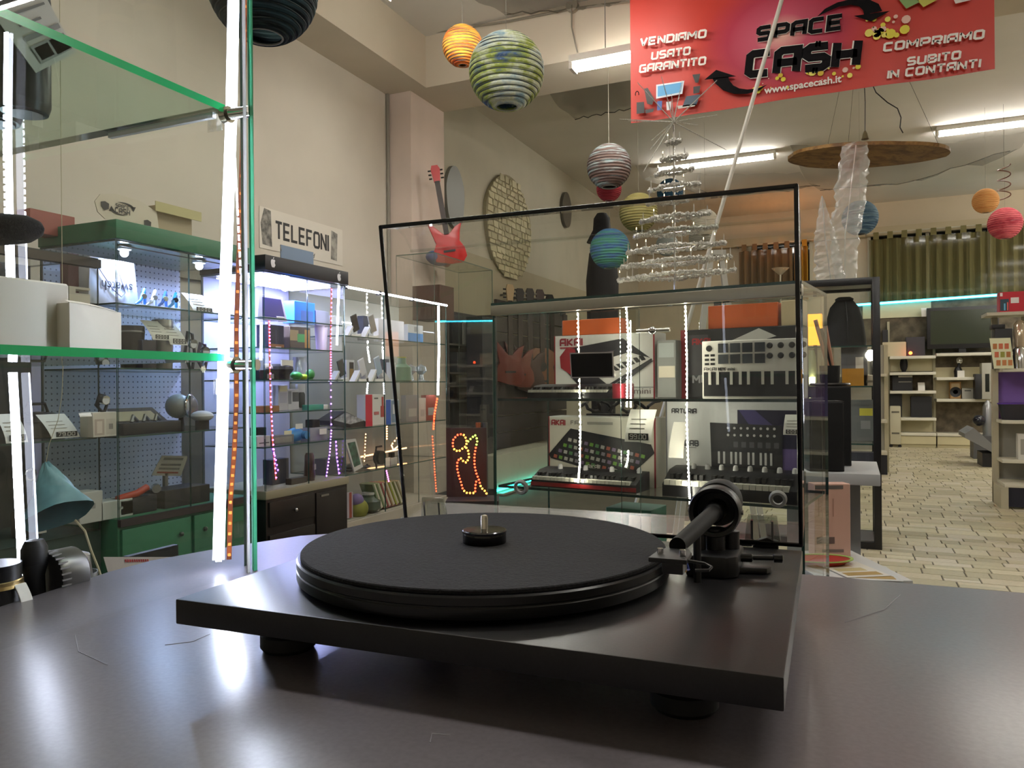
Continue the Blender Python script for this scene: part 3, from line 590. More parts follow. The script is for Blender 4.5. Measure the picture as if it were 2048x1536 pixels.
ln = nt.nodes.new('ShaderNodeVectorMath'); ln.operation = 'LENGTH'; gt = nt.nodes.new('ShaderNodeMath'); gt.operation = 'LESS_THAN'; gt.inputs[1].default_value = .15; mi = nt.nodes.new('ShaderNodeMix'); mi.data_type = 'RGBA'
mi.inputs[6].default_value = (*lin('b4b7c4'), 1); mi.inputs[7].default_value = (*lin('50525e'), 1)
for a, b in ((tc.outputs['Object'], ms.inputs[0]), (ms.outputs[0], mp.inputs[0]), (mp.outputs[0], sb.inputs[0]), (sb.outputs[0], mx.inputs[0]), (mx.outputs[0], ln.inputs[0]), (ln.outputs['Value'], gt.inputs[0]), (gt.outputs[0], mi.inputs[0]), (mi.outputs[2], nt.nodes['Principled BSDF'].inputs['Base Color'])): nt.links.new(a, b)
GREEN = mat('2a6a4c', .5, 0, .06, 8)
# ---- green cabinet A
XA = -3.21; DA = .54; YA0 = onX(230, 460, XA).y; YA1 = onX(495, 500, XA).y; ZA1 = onX(230, 439, XA).z; ZA0 = onX(230, 481, XA).z; ZAB = onX(235, 1040, XA).z
SA = [onX(232, 604, XA).z, onX(232, 735, XA).z, onX(238, 873, XA).z]
ca = wallcase('glass display case with green canopy and green drawers on the left', XA, DA, YA0, YA1, ZAB, ZA0, SA, glassmat((.62, .68, .67)), back=PEG, split=2); LA = YA1-YA0
MB().box(-.01, LA+.01, -.02, DA, ZA0+.009, ZA1).build('canopy', GREEN, ca, bevel=.003)
MB().box(0, LA, .0, DA, 0, ZAB).build('base', GREEN, ca, bevel=.003)
for k in range(2):
    dr = MB().box(LA*k/2+.012, LA*(k+1)/2-.012, -.018, .0, .12, ZAB-.05).build('door', GREEN, ca, bevel=.002)
    MB().sphere((LA*.5+(k-.5)*.16, -.026, ZAB-.13), .012, 12, 8).build('knob', mat('26352e', .3), dr, smooth=True)
MB().box(0, LA, -.022, 0, ZAB-.035, ZAB).build('plinth_edge', mat('2b2426', .5), ca)
for x in (.14, .62):
    lp = MB().lathe([(.035, 0), (.035, -.012), (.028, -.016)], 20, (x, .11, ZA0-.0)).build('spot_lamp', mat('c9ccd4', .3), ca, smooth=True)
    MB().sphere((x, .11, ZA0-.03), .02, 12, 8).build('bulb', emit('cfdcff', 40), lp); lamp_light(lp, (x, .11, ZA0-.055), 4, 'b8ccff')
MB().box(.02, LA-.02, -.004, .0, ZA0-.022, ZA0-.016).build('door_rail', mat('22252a', .4), ca)
PA = PX(XA-.14); PAf = PX(XA-.05)
t, w, h = spot(PA, (176, 520, 278, 612), .1, 'paper_bag', 'white paper shopping bag standing upside down with looped cord handles', 'bag', SA[0])
MB().prism([(-w/2, 0), (w/2, 0), (w*.40, h), (-w*.46, h)], 0, .09, 'y').build('body', mat('e4e4ee', .6), t, bevel=.002)
for s in (0,): MB().tube([(-w*.42, -.004, h*.9), (-w*.3, -.006, h*.75), (-w*.05, -.006, h*.35), (w*.12, -.006, h*.2), (w*.2, -.006, h*.3), (w*.05, -.004, h*.85)], .0025, 6).build('cord_handle', mat('5a586a', .7), t, smooth=True)
font_text('swatch', h*.30, mat('3a3a44', .6), t, (w*.36, -.003, h*.52), (-math.pi/2, 0, math.pi), 'LEFT', .01, sx=.95)
carton(PA, (137, 508, 158, 604), .06, 'narrow maroon box beside the white paper bag', '5c2f3a', base=SA[0], off=.05)
t, w, h = spot(PAf, (276, 580, 372, 616), .08, 'wrist_watches', 'blue strapped wrist watches lying in a clear tray on top shelf', 'watch', SA[0])
MB().box(-w/2, w/2, 0, .1, 0, .008).build('tray', mat('bcd4e6', .2), t, bevel=.002)
for k in range(4):
    x = -w*.36+k*w*.22; MB().tube([(x-.03, .03, .01), (x-.01, .02, .03), (x+.02, .03, h*.95), (x+.05, .06, .02)], .008, 8).build('strap', mat(['2f86d8', 'dfe4ea', '3a6fc4', '2b93d2'][k], .4), t, smooth=True)
    MB().cyl((x+.005, .012, h*.55), (x+.012, .022, h*.58), .013, n=16).build('watch_dial', mat(['e2e4e6', 'e2e4e6', 'd8d0a8', '222831'][k], .2, .3), t, smooth=True)
card(PAf, (387, 588, 428, 621), 'curled price card at the end of the top green case shelf', SA[0])
for k, (r, c, lb) in enumerate((((243, 652, 284, 720), '26262a', 'black tapered tumbler behind the white box'), ((308, 640, 342, 720), 'b4b2ac', 'brushed steel cylinder on the second green case shelf'))):
    t, w, h = spot(PA, r, .05, 'tumbler', lb, 'tumbler', SA[1])
    MB().lathe([(w*.42, 0), (w*.44, .004), (w*.5, h*.96), (w*.48, h), (w*.42, h*.98), (w*.38, .01)], 28).build('body', mat(c, .28, .7), t, smooth=True)
    MB().lathe([(w*.505, h*.84), (w*.51, h*.85), (w*.51, h*.87), (w*.505, h*.88)], 28).build('rim_band', STEEL, t, smooth=True)
card(PAf, (306, 641, 341, 680), 'price card in front of the steel cylinder', onX(320, 680, XA-.05).z, .3)
card(PAf, (341, 645, 376, 690), 'price card right of the steel cylinder', onX(360, 690, XA-.05).z, .3)
carton(PAf, (285, 680, 313, 720), .05, 'small dark watch box on the second green case shelf', '221a26', base=SA[1])
def watch(pl, r, label, base, strap='202024', dial='d8dadd'):
    t, w, h = spot(pl, r, .05, 'wrist_watch', label, 'watch', base, 'watches on display')
    MB().tube([(-w*.1, .02, .004), (-w*.4, .03, h*.35), (-w*.15, .03, h*.9), (w*.2, .03, h*.85), (w*.38, .03, h*.4), (w*.1, .02, .004)], w*.1, 8, closed=True).build('strap', mat(strap, .5), t, smooth=True)
    MB().cyl((0, .0, h*.6), (0, .018, h*.62), w*.3, n=20).build('watch_case', CHROME, t, smooth=True); MB().cyl((0, -.001, h*.6), (0, .001, h*.6), w*.25, n=20).build('dial', mat(dial, .3), t)
    return t
watch(PAf, (375, 655, 400, 720), 'chrome watch with dark strap near the tube lamp', SA[1])
watch(PAf, (400, 680, 425, 722), 'small silver watch right of the price cards', SA[1], '4a3a52')
watch(PAf, (198, 785, 226, 826), 'silver watch standing on the patterned white carton', onX(212, 824, XA-.05).z)
carton(PAf, (186, 824, 233, 874), .09, 'cream carton printed with a leaf oval and a round emblem', 'd8d4c8', [(.06, .47, .08, .72, 'b9aca0'), (.55, .95, .1, .72, 'c9c4b8'), (.16, .38, .16, .64, 'd9d0c4'), (.66, .84, .3, .52, '8f8a86')], base=SA[2])
card(PAf, (160, 826, 184, 842), 'tiny white label behind the cream carton', SA[2]+.10, 0, False)
t, w, h = spot(PAf, (246, 816, 362, 872), .12, 'watch_presentation_box', 'open navy presentation box with cream lining holding silver watches', 'box', SA[2])
MB().box(-w/2, w/2, 0, .12, 0, h*.45).build('base', mat('14161f', .4), t, bevel=.003)
MB().add([(-w*.5, .10, h*.45), (w*.5, .10, h*.45), (w*.30, .13, h), (-w*.44, .13, h)], [(0, 1, 2, 3)]).add([(-w*.5, .106, h*.45), (w*.5, .106, h*.45), (w*.30, .136, h), (-w*.44, .136, h)], [(3, 2, 1, 0)]).build('lid', mat('1a1c26', .4), t)
MB().add([(-w*.38, .098, h*.5), (w*.38, .098, h*.5), (w*.24, .125, h*.9), (-w*.36, .125, h*.9)], [(0, 1, 2, 3)]).build('lining', mat('b9b08c', .7), t)
for k in range(3): MB().tube([(-w*.25+k*w*.2, .05, h*.46), (-w*.2+k*w*.2, .06, h*.7), (-w*.08+k*w*.2, .08, h*.5)], .009, 8).build('watch_band', mat('cdd2da', .2, .9), t, smooth=True)
q = onX(370, 812, XA-.2); t = thing('ball_clock', 'white ball shaped desk clock with chrome ring on a green case shelf', 'clock', (q.x, q.y, SA[2]), math.pi/2)
rz_ = q.z-SA[2]; R = .068
MB().sphere((-.02, .03, rz_), R, 24, 14).build('shell', mat('b9b8b6', .4), t, smooth=True)
MB().tube([(.018+R*.8*math.cos(a), -.022+.02*math.cos(a), rz_+R*.9*math.sin(a)) for a in [2*math.pi*i/24 for i in range(24)]], .006, 8, closed=True).build('chrome_ring', CHROME, t, smooth=True)
MB().sphere((.018, -.018, rz_), R*.86, 20, 10, 0, 1, .25).build('dome', mat('8f8d9a', .1, .5), t, smooth=True)
MB().cyl((0, .03, 0), (0, .03, rz_-R*.8), .02, .012).build('foot', mat('2a2a2e', .4), t, smooth=True)
t, w, h = spot(PAf, (398, 822, 432, 870), .08, 'watch_cushion', 'watch wrapped round a white cushion at the shelf end', 'watch', SA[2])
MB().sphere((0, .04, h*.72), w*.5, 16, 8, 0, 1, 1, .5).build('cushion', mat('d7d8dc', .6), t, smooth=True); MB().cyl((0, .04, 0), (0, .04, h*.6), w*.3, n=16).build('stand', DARK, t, smooth=True)
for r, lb in (((158, 984, 206, 1042), 'tall white gift box with crown print in the green case'), ((203, 1001, 266, 1042), 'low white gift box in the green case bottom')):
    carton(PAf, r, .11, lb, 'b8bcb6', [(.5, .68, .45, .62, '8d918c')], base=ZAB)
A = [onX(x, y, XA-.22) for x, y in ((303, 951), (362, 952), (376, 912), (324, 911))]
t = thing('info_card', 'tilted printed card on a clear stand in the green case', 'card', (A[0].x, (A[0].y+A[1].y)/2, ZAB)); L0 = [p-t.location for p in A]
MB().add(L0+[p-V((.003, 0, 0)) for p in L0], [(0, 1, 2, 3), (7, 6, 5, 4), (0, 4, 5, 1), (2, 6, 7, 3), (1, 5, 6, 2), (0, 3, 7, 4)]).build('sheet', mat('aaa79c', .7), t)
for v0, v1_, c in ((.78, .9, '6b6a64'), (.5, .6, '5b5a56'), (.3, .4, '6b6a64'), (.12, .2, '8a3a26')):
    f = lambda u, v: L0[0].lerp(L0[1], u).lerp(L0[3].lerp(L0[2], u), v)+V((.001, 0, 0)); MB().add([f(.12, v0), f(.85, v0), f(.85, v1_), f(.12, v1_)], [(0, 1, 2, 3)]).build('print', mat(c, .7), t)
MB().box(-.02, .0, -.01, .01, 0, L0[0].z).build('stand', mat('777a78', .3), t)
t, w, h = spot(PAf, (243, 962, 332, 1000), .06, 'wrist_watch', 'watch with broad orange rubber strap on a black cushion', 'watch', None, 'watches on display'); t.location.z = ZAB; z = onX(280, 985, XA-.05).z-ZAB
MB().box(-w*.55, w*.3, 0, .09, 0, z*.8).build('cushion', mat('17171b', .6), t, bevel=.01); MB().tube([(-w*.5, .03, z*.8), (-w*.1, .02, z*.95), (w*.15, .03, z*1.15)], .018, 10).build('strap', mat('a8391c', .5), t, smooth=True)
MB().cyl((w*.28, .0, z*1.05), (w*.32, .02, z*1.1), .022, n=18).build('watch_case', CHROME, t, smooth=True)
carton(PAf, (330, 975, 420, 1018), .16, 'black watch display block at the bottom of the green case', '16161a', base=ZAB)
# ---- darker case further left (A2)
XA2 = -3.30; YB0 = .7; YB1 = YA0-.02; SB2 = [onX(60, 600, XA2).z, onX(90, 882, XA2).z]; zb2 = onX(120, 1075, XA2).z
cb = wallcase('dark glass display case with cookware at the far left edge', XA2, .5, YB0, YB1, zb2, onX(100, 505, XA2).z, SB2, back=mat('3a3d40', .6), e=mat('1c2a28', .3))
MB().box(0, YB1-YB0, 0, .5, 0, zb2-.002).build('base', mat('2b4038', .6), cb); zt = onX(100, 505, XA2).z
MB().box(0, YB1-YB0, -.02, .02, zt-.04, zt).build('top_rail', mat('3a342c', .5), cb)
P2 = PX(XA2-.12); P2f = PX(XA2-.03)
t, w, h = spot(P2, (57, 808, 152, 884), .1, 'cooking_pot', 'steel cooking pot with dark glass lid behind two price cards', 'pot', SB2[1])
MB().lathe([(w*.46, 0), (w*.5, .006), (w*.5, h*.45), (w*.52, h*.47), (w*.5, h*.48), (w*.46, h*.44), (w*.44, .01)], 36, (0, w*.5, 0)).build('body', mat('8d8a80', .25, .9), t, smooth=True)
MB().lathe([(w*.5, h*.49), (w*.46, h*.62), (w*.3, h*.74), (0, h*.78)], 36, (0, w*.5, 0)).build('lid', mat('2a2a2e', .15), t, smooth=True)
MB().tube([(-w*.25, w*.5, h*.72), (-w*.18, w*.5, h), (w*.18, w*.5, h), (w*.25, w*.5, h*.72)], .007, 8).build('lid_handle', BLACK, t, smooth=True)
card(P2f, (12, 828, 56, 880), 'upright price card left of the steel pot', SB2[1], .05)
card(P2f, (104, 828, 160, 870), 'large curled price card right of the steel pot', SB2[1]+.005, .25, num='79.00')
t, w, h = spot(P2, (44, 1022, 96, 1072), .08, 'steel_canister', 'dull steel canister with a price label low in the dark case', 'canister', zb2)
MB().lathe([(w*.48, 0), (w*.5, .004), (w*.5, h*.92), (w*.45, h)], 28, (0, w*.5, 0)).build('body', mat('6f6a60', .35, .8), t, smooth=True); panel(MB(), w*.0, w*.42, h*.1, h*.62, -.004).build('label', PAPER, t)
t, w, h = spot(P2, (60, 985, 86, 1022), .05, 'chrome_rings', 'pair of chrome ring stands above the steel canister', 'rings', zb2)
MB().cyl((0, .05, 0), (0, .05, h*1.0), .008).build('post', DARK, t)
for k in (-1, 1): MB().tube([(k*w*.12+w*.4*math.cos(a), .04+k*.01, h*1.4+w*.4*math.sin(a)) for a in [2*math.pi*i/20 for i in range(20)]], .006, 8, closed=True).build('ring', CHROME, t, smooth=True)
# teal cone party hat hanging in front, with its cord
A = at(92, 925, 1.55); B = at(116, 1032, 1.5); t = thing('party_hat', 'crumpled teal paper cone hat hanging from a thin cord behind the vitrine', 'paper hat', (A.x, A.y, A.z))
ax_ = (B-A); n_ = ax_.normalized(); s_ = RG; vs = []
u_ = (s_-n_*s_.dot(n_)).normalized(); v_ = n_.cross(u_)
for k in range(9):
    f = k/8; vs.append([n_*ax_.length*f+(u_*math.cos(a)+v_*math.sin(a)*.7)*(.004+.062*f+.003*math.sin(5*a+k)) for a in [2*math.pi*i/24 for i in range(25)]])
MB().sheet(vs).build('cone', mat('3f6f80', .55, 0, .3, 12, '5f98a2'), t, smooth=True)
for (f0, f1, a0, c) in ((.25, .5, -1.4, 'b8963a'), (.45, .6, -1.8, '8a6a2a'), (.72, .78, -1.6, 'a8764a')):
    MB().sheet([[n_*ax_.length*f+(u_*math.cos(a)+v_*math.sin(a)*.7)*(.008+.062*f+.0025) for a in (a0, a0+.3, a0+.6)] for f in (f0, f1)]).build('print', mat(c, .5), t)
pts = [at(x, y, d) for x, y, d in ((150, 1040, 1.5), (170, 1062, 1.5), (182, 1100, 1.5), (196, 1135, 1.5), (206, 1165, 1.5), (220, 1200, 1.5))]
MB().tube([p-A for p in pts], .0022, 6).build('cord', mat('c9c2a4', .6), t, smooth=True)
pts = [V((at(126, 735, 1.55).x, at(126, 735, 1.55).y, ZC))]+[at(x, y, d) for x, y, d in ((126, 735, 1.55), (124, 790, 1.55), (116, 840, 1.55), (98, 890, 1.55), (92, 926, 1.55))]
MB().tube([p-A for p in pts], .0007, 6).build('string', mat('c9c2a4', .6), t, smooth=True)
# white sheet at the foot, seen over the counter edge
A = [onX(x, y, -1.6) for x, y in ((222, 1165), (342, 1150), (342, 1114), (207, 1114))]; t = thing('notice_sheet', 'white notice sheet printed in red standing behind the counter edge', 'paper', (A[0].x, A[0].y, A[0].z)); L0 = [p-t.location for p in A]
MB().add(L0+[p-V((.001, 0, 0)) for p in L0], [(0, 1, 2, 3), (7, 6, 5, 4), (0, 4, 5, 1), (2, 6, 7, 3), (1, 5, 6, 2), (0, 3, 7, 4)]).build('sheet', mat('d6cfd2', .7), t)
f = lambda u, v: L0[0].lerp(L0[1], u).lerp(L0[3].lerp(L0[2], u), v)+V((.002, 0, 0))
MB().box(-.02, -.003, .05, .20, -t.location.z, L0[0].z+.05).build('stand', DARK, t)
for k in range(11): MB().add([f(.28+k*.033, .78), f(.30+k*.033, .78), f(.30+k*.033, .90), f(.28+k*.033, .90)], [(0, 1, 2, 3)]).build('print', mat('b8323a', .7), t)
# ---- signs on top of the green case
q = PX(XA-.03)
t, w, h = spot(q, (190, 392, 318, 452), .004, 'shop_sign', 'white foam board sign with black arrows lettered SPACE CASH on green canopy', 'sign', None); t.location.z = ZA1; h = onX(250, 392, XA-.03).z-ZA1
MB().prism([(-w/2, h*.55), (-w*.46, h*.2), (-w*.35, 0), (w*.5, 0), (w*.46, h*.7), (w*.2, h*.95), (-w*.2, h), (-w*.42, h*.85)], 0, .005, 'y').build('board', mat('c8c0ac', .6), t)
def cash(t, w, h, x, z, k, c, y=-.002):
    b = MB(); stroke_text(b, 'SPACE', x, z+k*.95, k*.62, k*2.9, y, 1.15); stroke_text(b, 'CASH', x-k*.15, z, k*.8, k*3.2, y, 1.3); b.build('lettering', c, t)
    for s in (1, -1):
        P = []
        for i in range(11): a = math.radians(150-13*i); P.append((1.9*math.cos(a), .62*math.sin(a)))
        q = [(x+k*1.45+s*k*(p[0]+.5), z+k*.85+s*k*(p[1]+.62)) for p in P]; b = MB()
        for i in range(10): b.add([(q[i][0], y-.0002, q[i][1]), (q[i+1][0], y-.0002, q[i+1][1]), (q[i+1][0], y-.0002, q[i+1][1]-s*k*.05*(i+1)), (q[i][0], y-.0002, q[i][1]-s*k*.05*i)], [(0, 1, 2, 3)])
        e = q[-1]; b.add([(e[0]-s*k*.6, y-.0002, e[1]-s*k*.1), (e[0]+s*k*.55, y-.0002, e[1]+s*k*.06), (e[0]+s*k*.05, y-.0002, e[1]-s*k*.95)], [(0, 1, 2)])
        b.build('arrow', c, t)
cash(t, w, h, -w*.2, h*.33, h*.2, BLACK)
for x, z in ((-w*.36, h*.42), (w*.30, h*.1)): MB().prism([(x-.02, z), (x, z-.015), (x+.02, z-.005), (x+.022, z+.02), (x, z+.028), (x-.02, z+.022)], -.003, -.001, 'y').build('black_mark', mat('2e2c2a', .6), t)
carton(PX(XA-.05), (314, 418, 384, 464), .14, 'beige old router box lying on the green canopy', 'a39274', [(.1, .95, .8, .97, 'cbbb9c'), (.82, .9, .06, .12, '8f826c')], base=ZA1)
MB().box(-.0, .3, 0, .004, 0, .05).build('masking_tape', mat('b3ab7c', .7), bpy.data.objects['carton'] if False else t).location = (w*.42, -.01, h*.72)
carton(PX(-3.6), (60, 425, 150, 470), .1, 'faded red printed carton on top behind the microphone', '9c5a50', base=onX(100, 470, -3.6).z)
# ---- phones case T
XT = -3.27; DT = .5; YT0 = onX(525, 520, XT).y; YT1 = onX(688, 550, XT).y; ZT1 = onX(600, 525.5, XT).z; ZT0 = onX(600, 557, XT).z
ST = [onX(600, v, XT).z for v in (641, 697, 759, 822, 887)]; ZTB = onX(600, 970, XT).z; LT_ = YT1-YT0
ct_ = wallcase('glass display case with black canopy and dark wooden base of phone accessories', XT, DT, YT0, YT1, ZTB, ZT0, ST, back=mat('a9a7b2', .5), split=2)
MB().box(-.01, LT_+.01, -.03, DT, ZT0+.009, ZT1).build('canopy', mat('0d0d16', .4), ct_, bevel=.003)
MB().box(.0, LT_, -.01, DT, 0, ZTB-.05).build('base', mat('191412', .4), ct_, bevel=.003)
MB().box(-.01, LT_+.01, -.02, DT, ZTB-.05, ZTB).build('base_top', mat('8d8872', .5), ct_, bevel=.002)
for k in range(2):
    dr = MB().box(.02, LT_*.55, -.022, -.01, ZTB-.22-.2*k, ZTB-.07-.2*k).build('drawer', mat('171311', .4), ct_, bevel=.002)
    MB().sphere((LT_*.3, -.036, ZTB-.145-.2*k), .013, 12, 8).build('knob', CHROME, dr, smooth=True)
dr = MB().box(LT_*.57, LT_-.02, -.022, -.01, ZTB-.52, ZTB-.07).build('door', mat('171311', .4), ct_, bevel=.002)
MB().box(LT_*.62, LT_*.72, -.03, -.022, ZTB-.10, ZTB-.088).build('lock', STEEL, dr)
def apple(t, x, z, k, c, y):
    body = [(0, .62), (-.12, .66), (-.3, .64), (-.44, .5), (-.5, .25), (-.45, -.08), (-.32, -.38), (-.2, -.5), (-.1, -.5), (0, -.45), (.1, -.5), (.2, -.5), (.34, -.34), (.46, -.08), (.36, .02), (.31, .2), (.34, .38), (.44, .5), (.3, .63), (.14, .66)]
    MB().prism([(x+p[0]*k, z+p[1]*k) for p in body], y-.001, y, 'y').build('emblem', c, t)
    MB().prism([(x-.02*k, z+.7*k), (x+.02*k, z+.92*k), (x+.2*k, z+1.02*k), (x+.16*k, z+.82*k)], y-.001, y, 'y').build('emblem_leaf', c, t)
for px in (546, 678): q = onX(px, 528 if px < 600 else 556, XT+.03); apple(ct_, q.y-YT0, q.z, .042, mat('d4d4da', .4), -.031)
for x in (.17, .46):
    lp = MB().lathe([(.05, 0), (.05, -.014), (.04, -.018)], 20, (x, .22, ZT0)).build('spot_lamp', mat('c9ccd4', .3), ct_, smooth=True); MB().sphere((x, .22, ZT0-.03), .028, 14, 8).build('bulb', emit('c4ccff', 40), lp); lamp_light(lp, (x, .22, ZT0-.065), 8, 'b4bcff')
MB().box(.05, LT_-.05, .08, .42, ZT0-.012, ZT0-.004).build('light_panel', emit('b4b8ff', 9), ct_)
W = emit('e8ecff', LED_L*.7)
def tapeX(root, X, pts, n, m1, m2, size=.008, wd=.012, y0=0, dots=True):
    return led_tape(root, [V((p.y-y0, X-p.x, p.z)) for p in [onX(x, y, X) for x, y in pts]], n, m1, m2, size, wd, V((0, -1, 0)), 'led_tape', dots)
def tapeT(X, pts, n, m1, m2, size=.008, wd=.012): 
    o = led_tape(ct_, [V((p.y-YT0, XT-p.x, p.z)) for p in [onX(x, y, X) for x, y in pts]], n, m1, m2, size, wd, V((0, -1, 0))); return o
OR = mat('c98a4a', .5); MAG = emit('ff58e8', 7); PUR = emit('8a48ff', 7); VIO = emit('b06cff', 7); RED = emit('ff3a1e', 7); WARM = emit('ffb070', 6)
tapeT(XT-.02, [(523, 650), (522, 720)], 26, W, LEDC, .008, .02); tapeT(XT-.02, [(678, 572), (674, 690)], 40, W, LEDC, .008, .022)
tapeT(XT-.02, [(538, 640), (539, 700), (541, 800), (545, 880), (552, 960)], 34, OR, MAG); tapeT(XT-.02, [(663, 575), (661, 690), (661, 760)], 26, OR, MAG)
tapeT(XT-.02, [(661, 760), (662, 860), (659, 905), (652, 955)], 22, mat('8a7a92', .5), VIO); tapeT(XT-.02, [(544, 895), (550, 915), (556, 945)], 6, mat('6a6a82', .5), PUR)
PT = PX(XT-.16); PTf = PX(XT-.05)
t, w, h = spot(PT, (516, 592, 575, 638), .06, 'tablet', 'white framed tablet leaning back on the top phone case shelf', 'tablet', ST[0])
MB().prism([(-w*.5, 0), (w*.5, 0), (w*.33, h), (-w*.45, h)], 0, .008, 'y').build('frame', mat('e4e2f0', .3), t, bevel=.003); MB().prism([(-w*.36, h*.14), (w*.40, h*.14), (w*.27, h*.9), (-w*.36, h*.9)], -.001, .0, 'y').build('screen', mat('5a5490', .15), t)
MB().box(-w*.2, w*.2, .01, .09, 0, .01).build('stand', WHITE, t)
carton(PT, (589, 604, 630, 641), .1, 'bright blue carton on the top phone case shelf', '1f8fe8', [(.3, .9, .1, .6, '3f78c8')], base=ST[0])
carton(PT, (632, 622, 658, 641), .1, 'clear grey plastic box on the top phone case shelf', '9a9cae', base=ST[0])
carton(PT, (537, 650, 568, 697), .1, 'black double carton with orange foot band on second shelf', '1f1e2a', [(0, 1, 0, .2, '8a5a2a'), (.45, .5, .2, .8, '444458'), (.45, .8, .05, .1, 'e8dcd0')], base=ST[1])
carton(PT, (580, 654, 621, 697), .1, 'gold and black toy carton with green figure print on second shelf', '4a3d2a', [(0, .4, .4, .85, '9a8658'), (.35, .7, .35, .7, '3a9a4a'), (.7, .95, .05, .9, 'a87a2a'), (0, 1, 0, .12, '14121a')], base=ST[1])
card(PTf, (554, 642, 570, 660), 'price card clipped above the black double carton', ST[1]+.19, .0)
t, w, h = spot(PT, (645, 646, 662, 670), .06, 'cup', 'pale pink paper cup by the magenta light tape', 'cup', ST[1]); MB().lathe([(w*.38, 0), (w*.5, h), (w*.46, h), (w*.35, .004)], 20, (0, w*.5, 0)).build('body', mat('e8d4ea', .5), t, smooth=True)
carton(PT, (663, 632, 684, 671), .07, 'white phone box at the right end of second shelf', 'ecebf2', [(.4, .5, .3, .7, 'c4a8d0')], base=ST[1])
t, w, h = spot(PTf, (551, 728, 592, 760), .1, 'flat_cap', 'dark camouflage flat cap with a paper tag on third shelf', 'cap', ST[2])
MB().lathe([(w*.34, 0), (w*.36, h*.3), (w*.5, h*.65), (w*.47, h*.85), (w*.3, h), (0, h)], 24, (0, .05, 0), 0, 'z', 1, .8).build('crown', mat('26262e', .8, 0, .4, 30, '3c3a34'), t, smooth=True); MB().box(-w*.25, w*.3, -.01, .0, h*.85, h*1.25).build('tag', PAPER, t)
for r, c, lb in (((594, 743, 610, 760), '2f9a3a', 'green plastic ball toy on third shelf'), ((608, 748, 622, 760), 'a8c81e', 'lime plastic ball toy on third shelf'), ((622, 738, 634, 752), '3a8a44', 'dark green toy cap behind the lime toy')):
    t, w, h = spot(PTf, r, .04, 'toy', lb, 'toy', ST[2]); MB().sphere((0, w*.5, h*.5), h*.5, 16, 10, 0, w/h, w/h).build('ball', mat(c, .4), t, smooth=True); MB().cyl((0, w*.5, 0), (0, w*.5, .006), w*.3).build('foot', mat(c, .4), t)
t, w, h = spot(PT, (602, 714, 625, 760), .06, 'jar', 'clear lidded jar behind the plastic toys', 'jar', ST[2]); MB().lathe([(w*.4, 0), (w*.5, .01), (w*.5, h*.7), (w*.38, h*.82), (w*.38, h)], 20, (0, w*.5, 0)).build('body', mat('a9adb8', .15, .2), t, smooth=True)
carton(PTf, (519, 740, 549, 760), .08, 'small black label printed box at left of third shelf', '17171c', [(.5, .95, .1, .6, '8d8d94')], base=ST[2]); card(PTf, (531, 727, 546, 745), 'price card standing on the small black box', ST[2]+.07, .0)
carton(PT, (514, 715, 530, 760), .06, 'pale blue bottle carton by the glass edge', 'b4bcd8', base=ST[2])
carton(PT, (557, 770, 576, 822), .05, 'white blister pack with yellow tag on fourth shelf', 'c9c8cc', [(.1, .9, .75, .95, 'd8d0b0'), (.1, .9, .3, .7, 'b8b8c4')], base=ST[3])
carton(PT, (576, 778, 598, 822), .05, 'white gadget pack with grey window on fourth shelf', 'cfcfd2', [(.4, .98, .4, .85, '55565a'), (.02, .3, .3, .9, '8a8b92')], base=ST[3])
t, w, h = spot(PT, (598, 768, 613, 822), .04, 'cordless_phone', 'grey handset sealed in white blister pack on fourth shelf', 'phone', ST[3]); MB().box(-w/2, w/2, .01, .03, 0, h).build('pack', mat('c4c4c6', .4), t); MB().lathe([(w*.3, h*.08), (w*.42, h*.15), (w*.42, h*.6), (w*.3, h*.68)], 14, (0, .01, 0), 0, 'z', 1, .4).build('handset', mat('3e4244', .4), t, smooth=True)
t, w, h = spot(PTf, (616, 809, 656, 822), .07, 'power_strip', 'teal and white power strip at the right of fourth shelf', 'power strip', ST[3]); MB().box(-w/2, w*.28, 0, .05, 0, h).build('body', mat('3f9a86', .4), t, bevel=.003); MB().box(w*.28, w/2, 0, .05, 0, h*.9).build('end', WHITE, t, bevel=.003)
carton(PTf, (510, 812, 559, 826), .1, 'flat wooden box at left of fourth shelf', '8d6a42', base=ST[3])
t, w, h = spot(PTf, (590, 856, 625, 888), .08, 'bluetooth_speaker', 'sky blue rounded wireless speaker on fifth shelf', 'speaker', ST[4]); MB().sphere((0, w*.45, h*.5), h*.5, 22, 14, 0, w/h, .9).build('body', mat('4f9ad6', .5), t, smooth=True); MB().cyl((w*.12, -.01, h*.5), (w*.12, .02, h*.5), h*.28, n=20).build('grille', mat('3f7fb4', .6), t, smooth=True); MB().box(-w*.25, w*.15, .03, .034, h*.95, h*1.3).build('tag', PAPER, t)
t, w, h = spot(PTf, (625, 839, 660, 888), .08, 'acrylic_block', 'clear acrylic block with black cube and price tag on fifth shelf', 'display block', ST[4]); MB().box(-w/2, w/2, .02, .1, 0, h*.62).build('block', mat('9a99a8', .2), t, bevel=.002); MB().box(-w*.3, w*.12, .03, .09, h*.63, h).build('black_cube', BLACKM, t, bevel=.003); MB().box(-w*.1, w*.3, .0, .002, h*.28, h*.55).build('tag', PAPER, t)
t, w, h = spot(PTf, (545, 870, 588, 894), .06, 'table_radio', 'grey slim table radio with grille on fifth shelf', 'radio', ST[4]); MB().box(-w/2, w/2, 0, .05, 0, h).build('body', mat('6f7072', .5), t, bevel=.003); panel(MB(), -w*.4, w*.4, h*.2, h*.8).build('grille', mat('8d8c86', .7), t); MB().box(w*.1, w*.45, .01, .012, h, h*1.4).build('tag', mat('dcd6b4', .8), t)
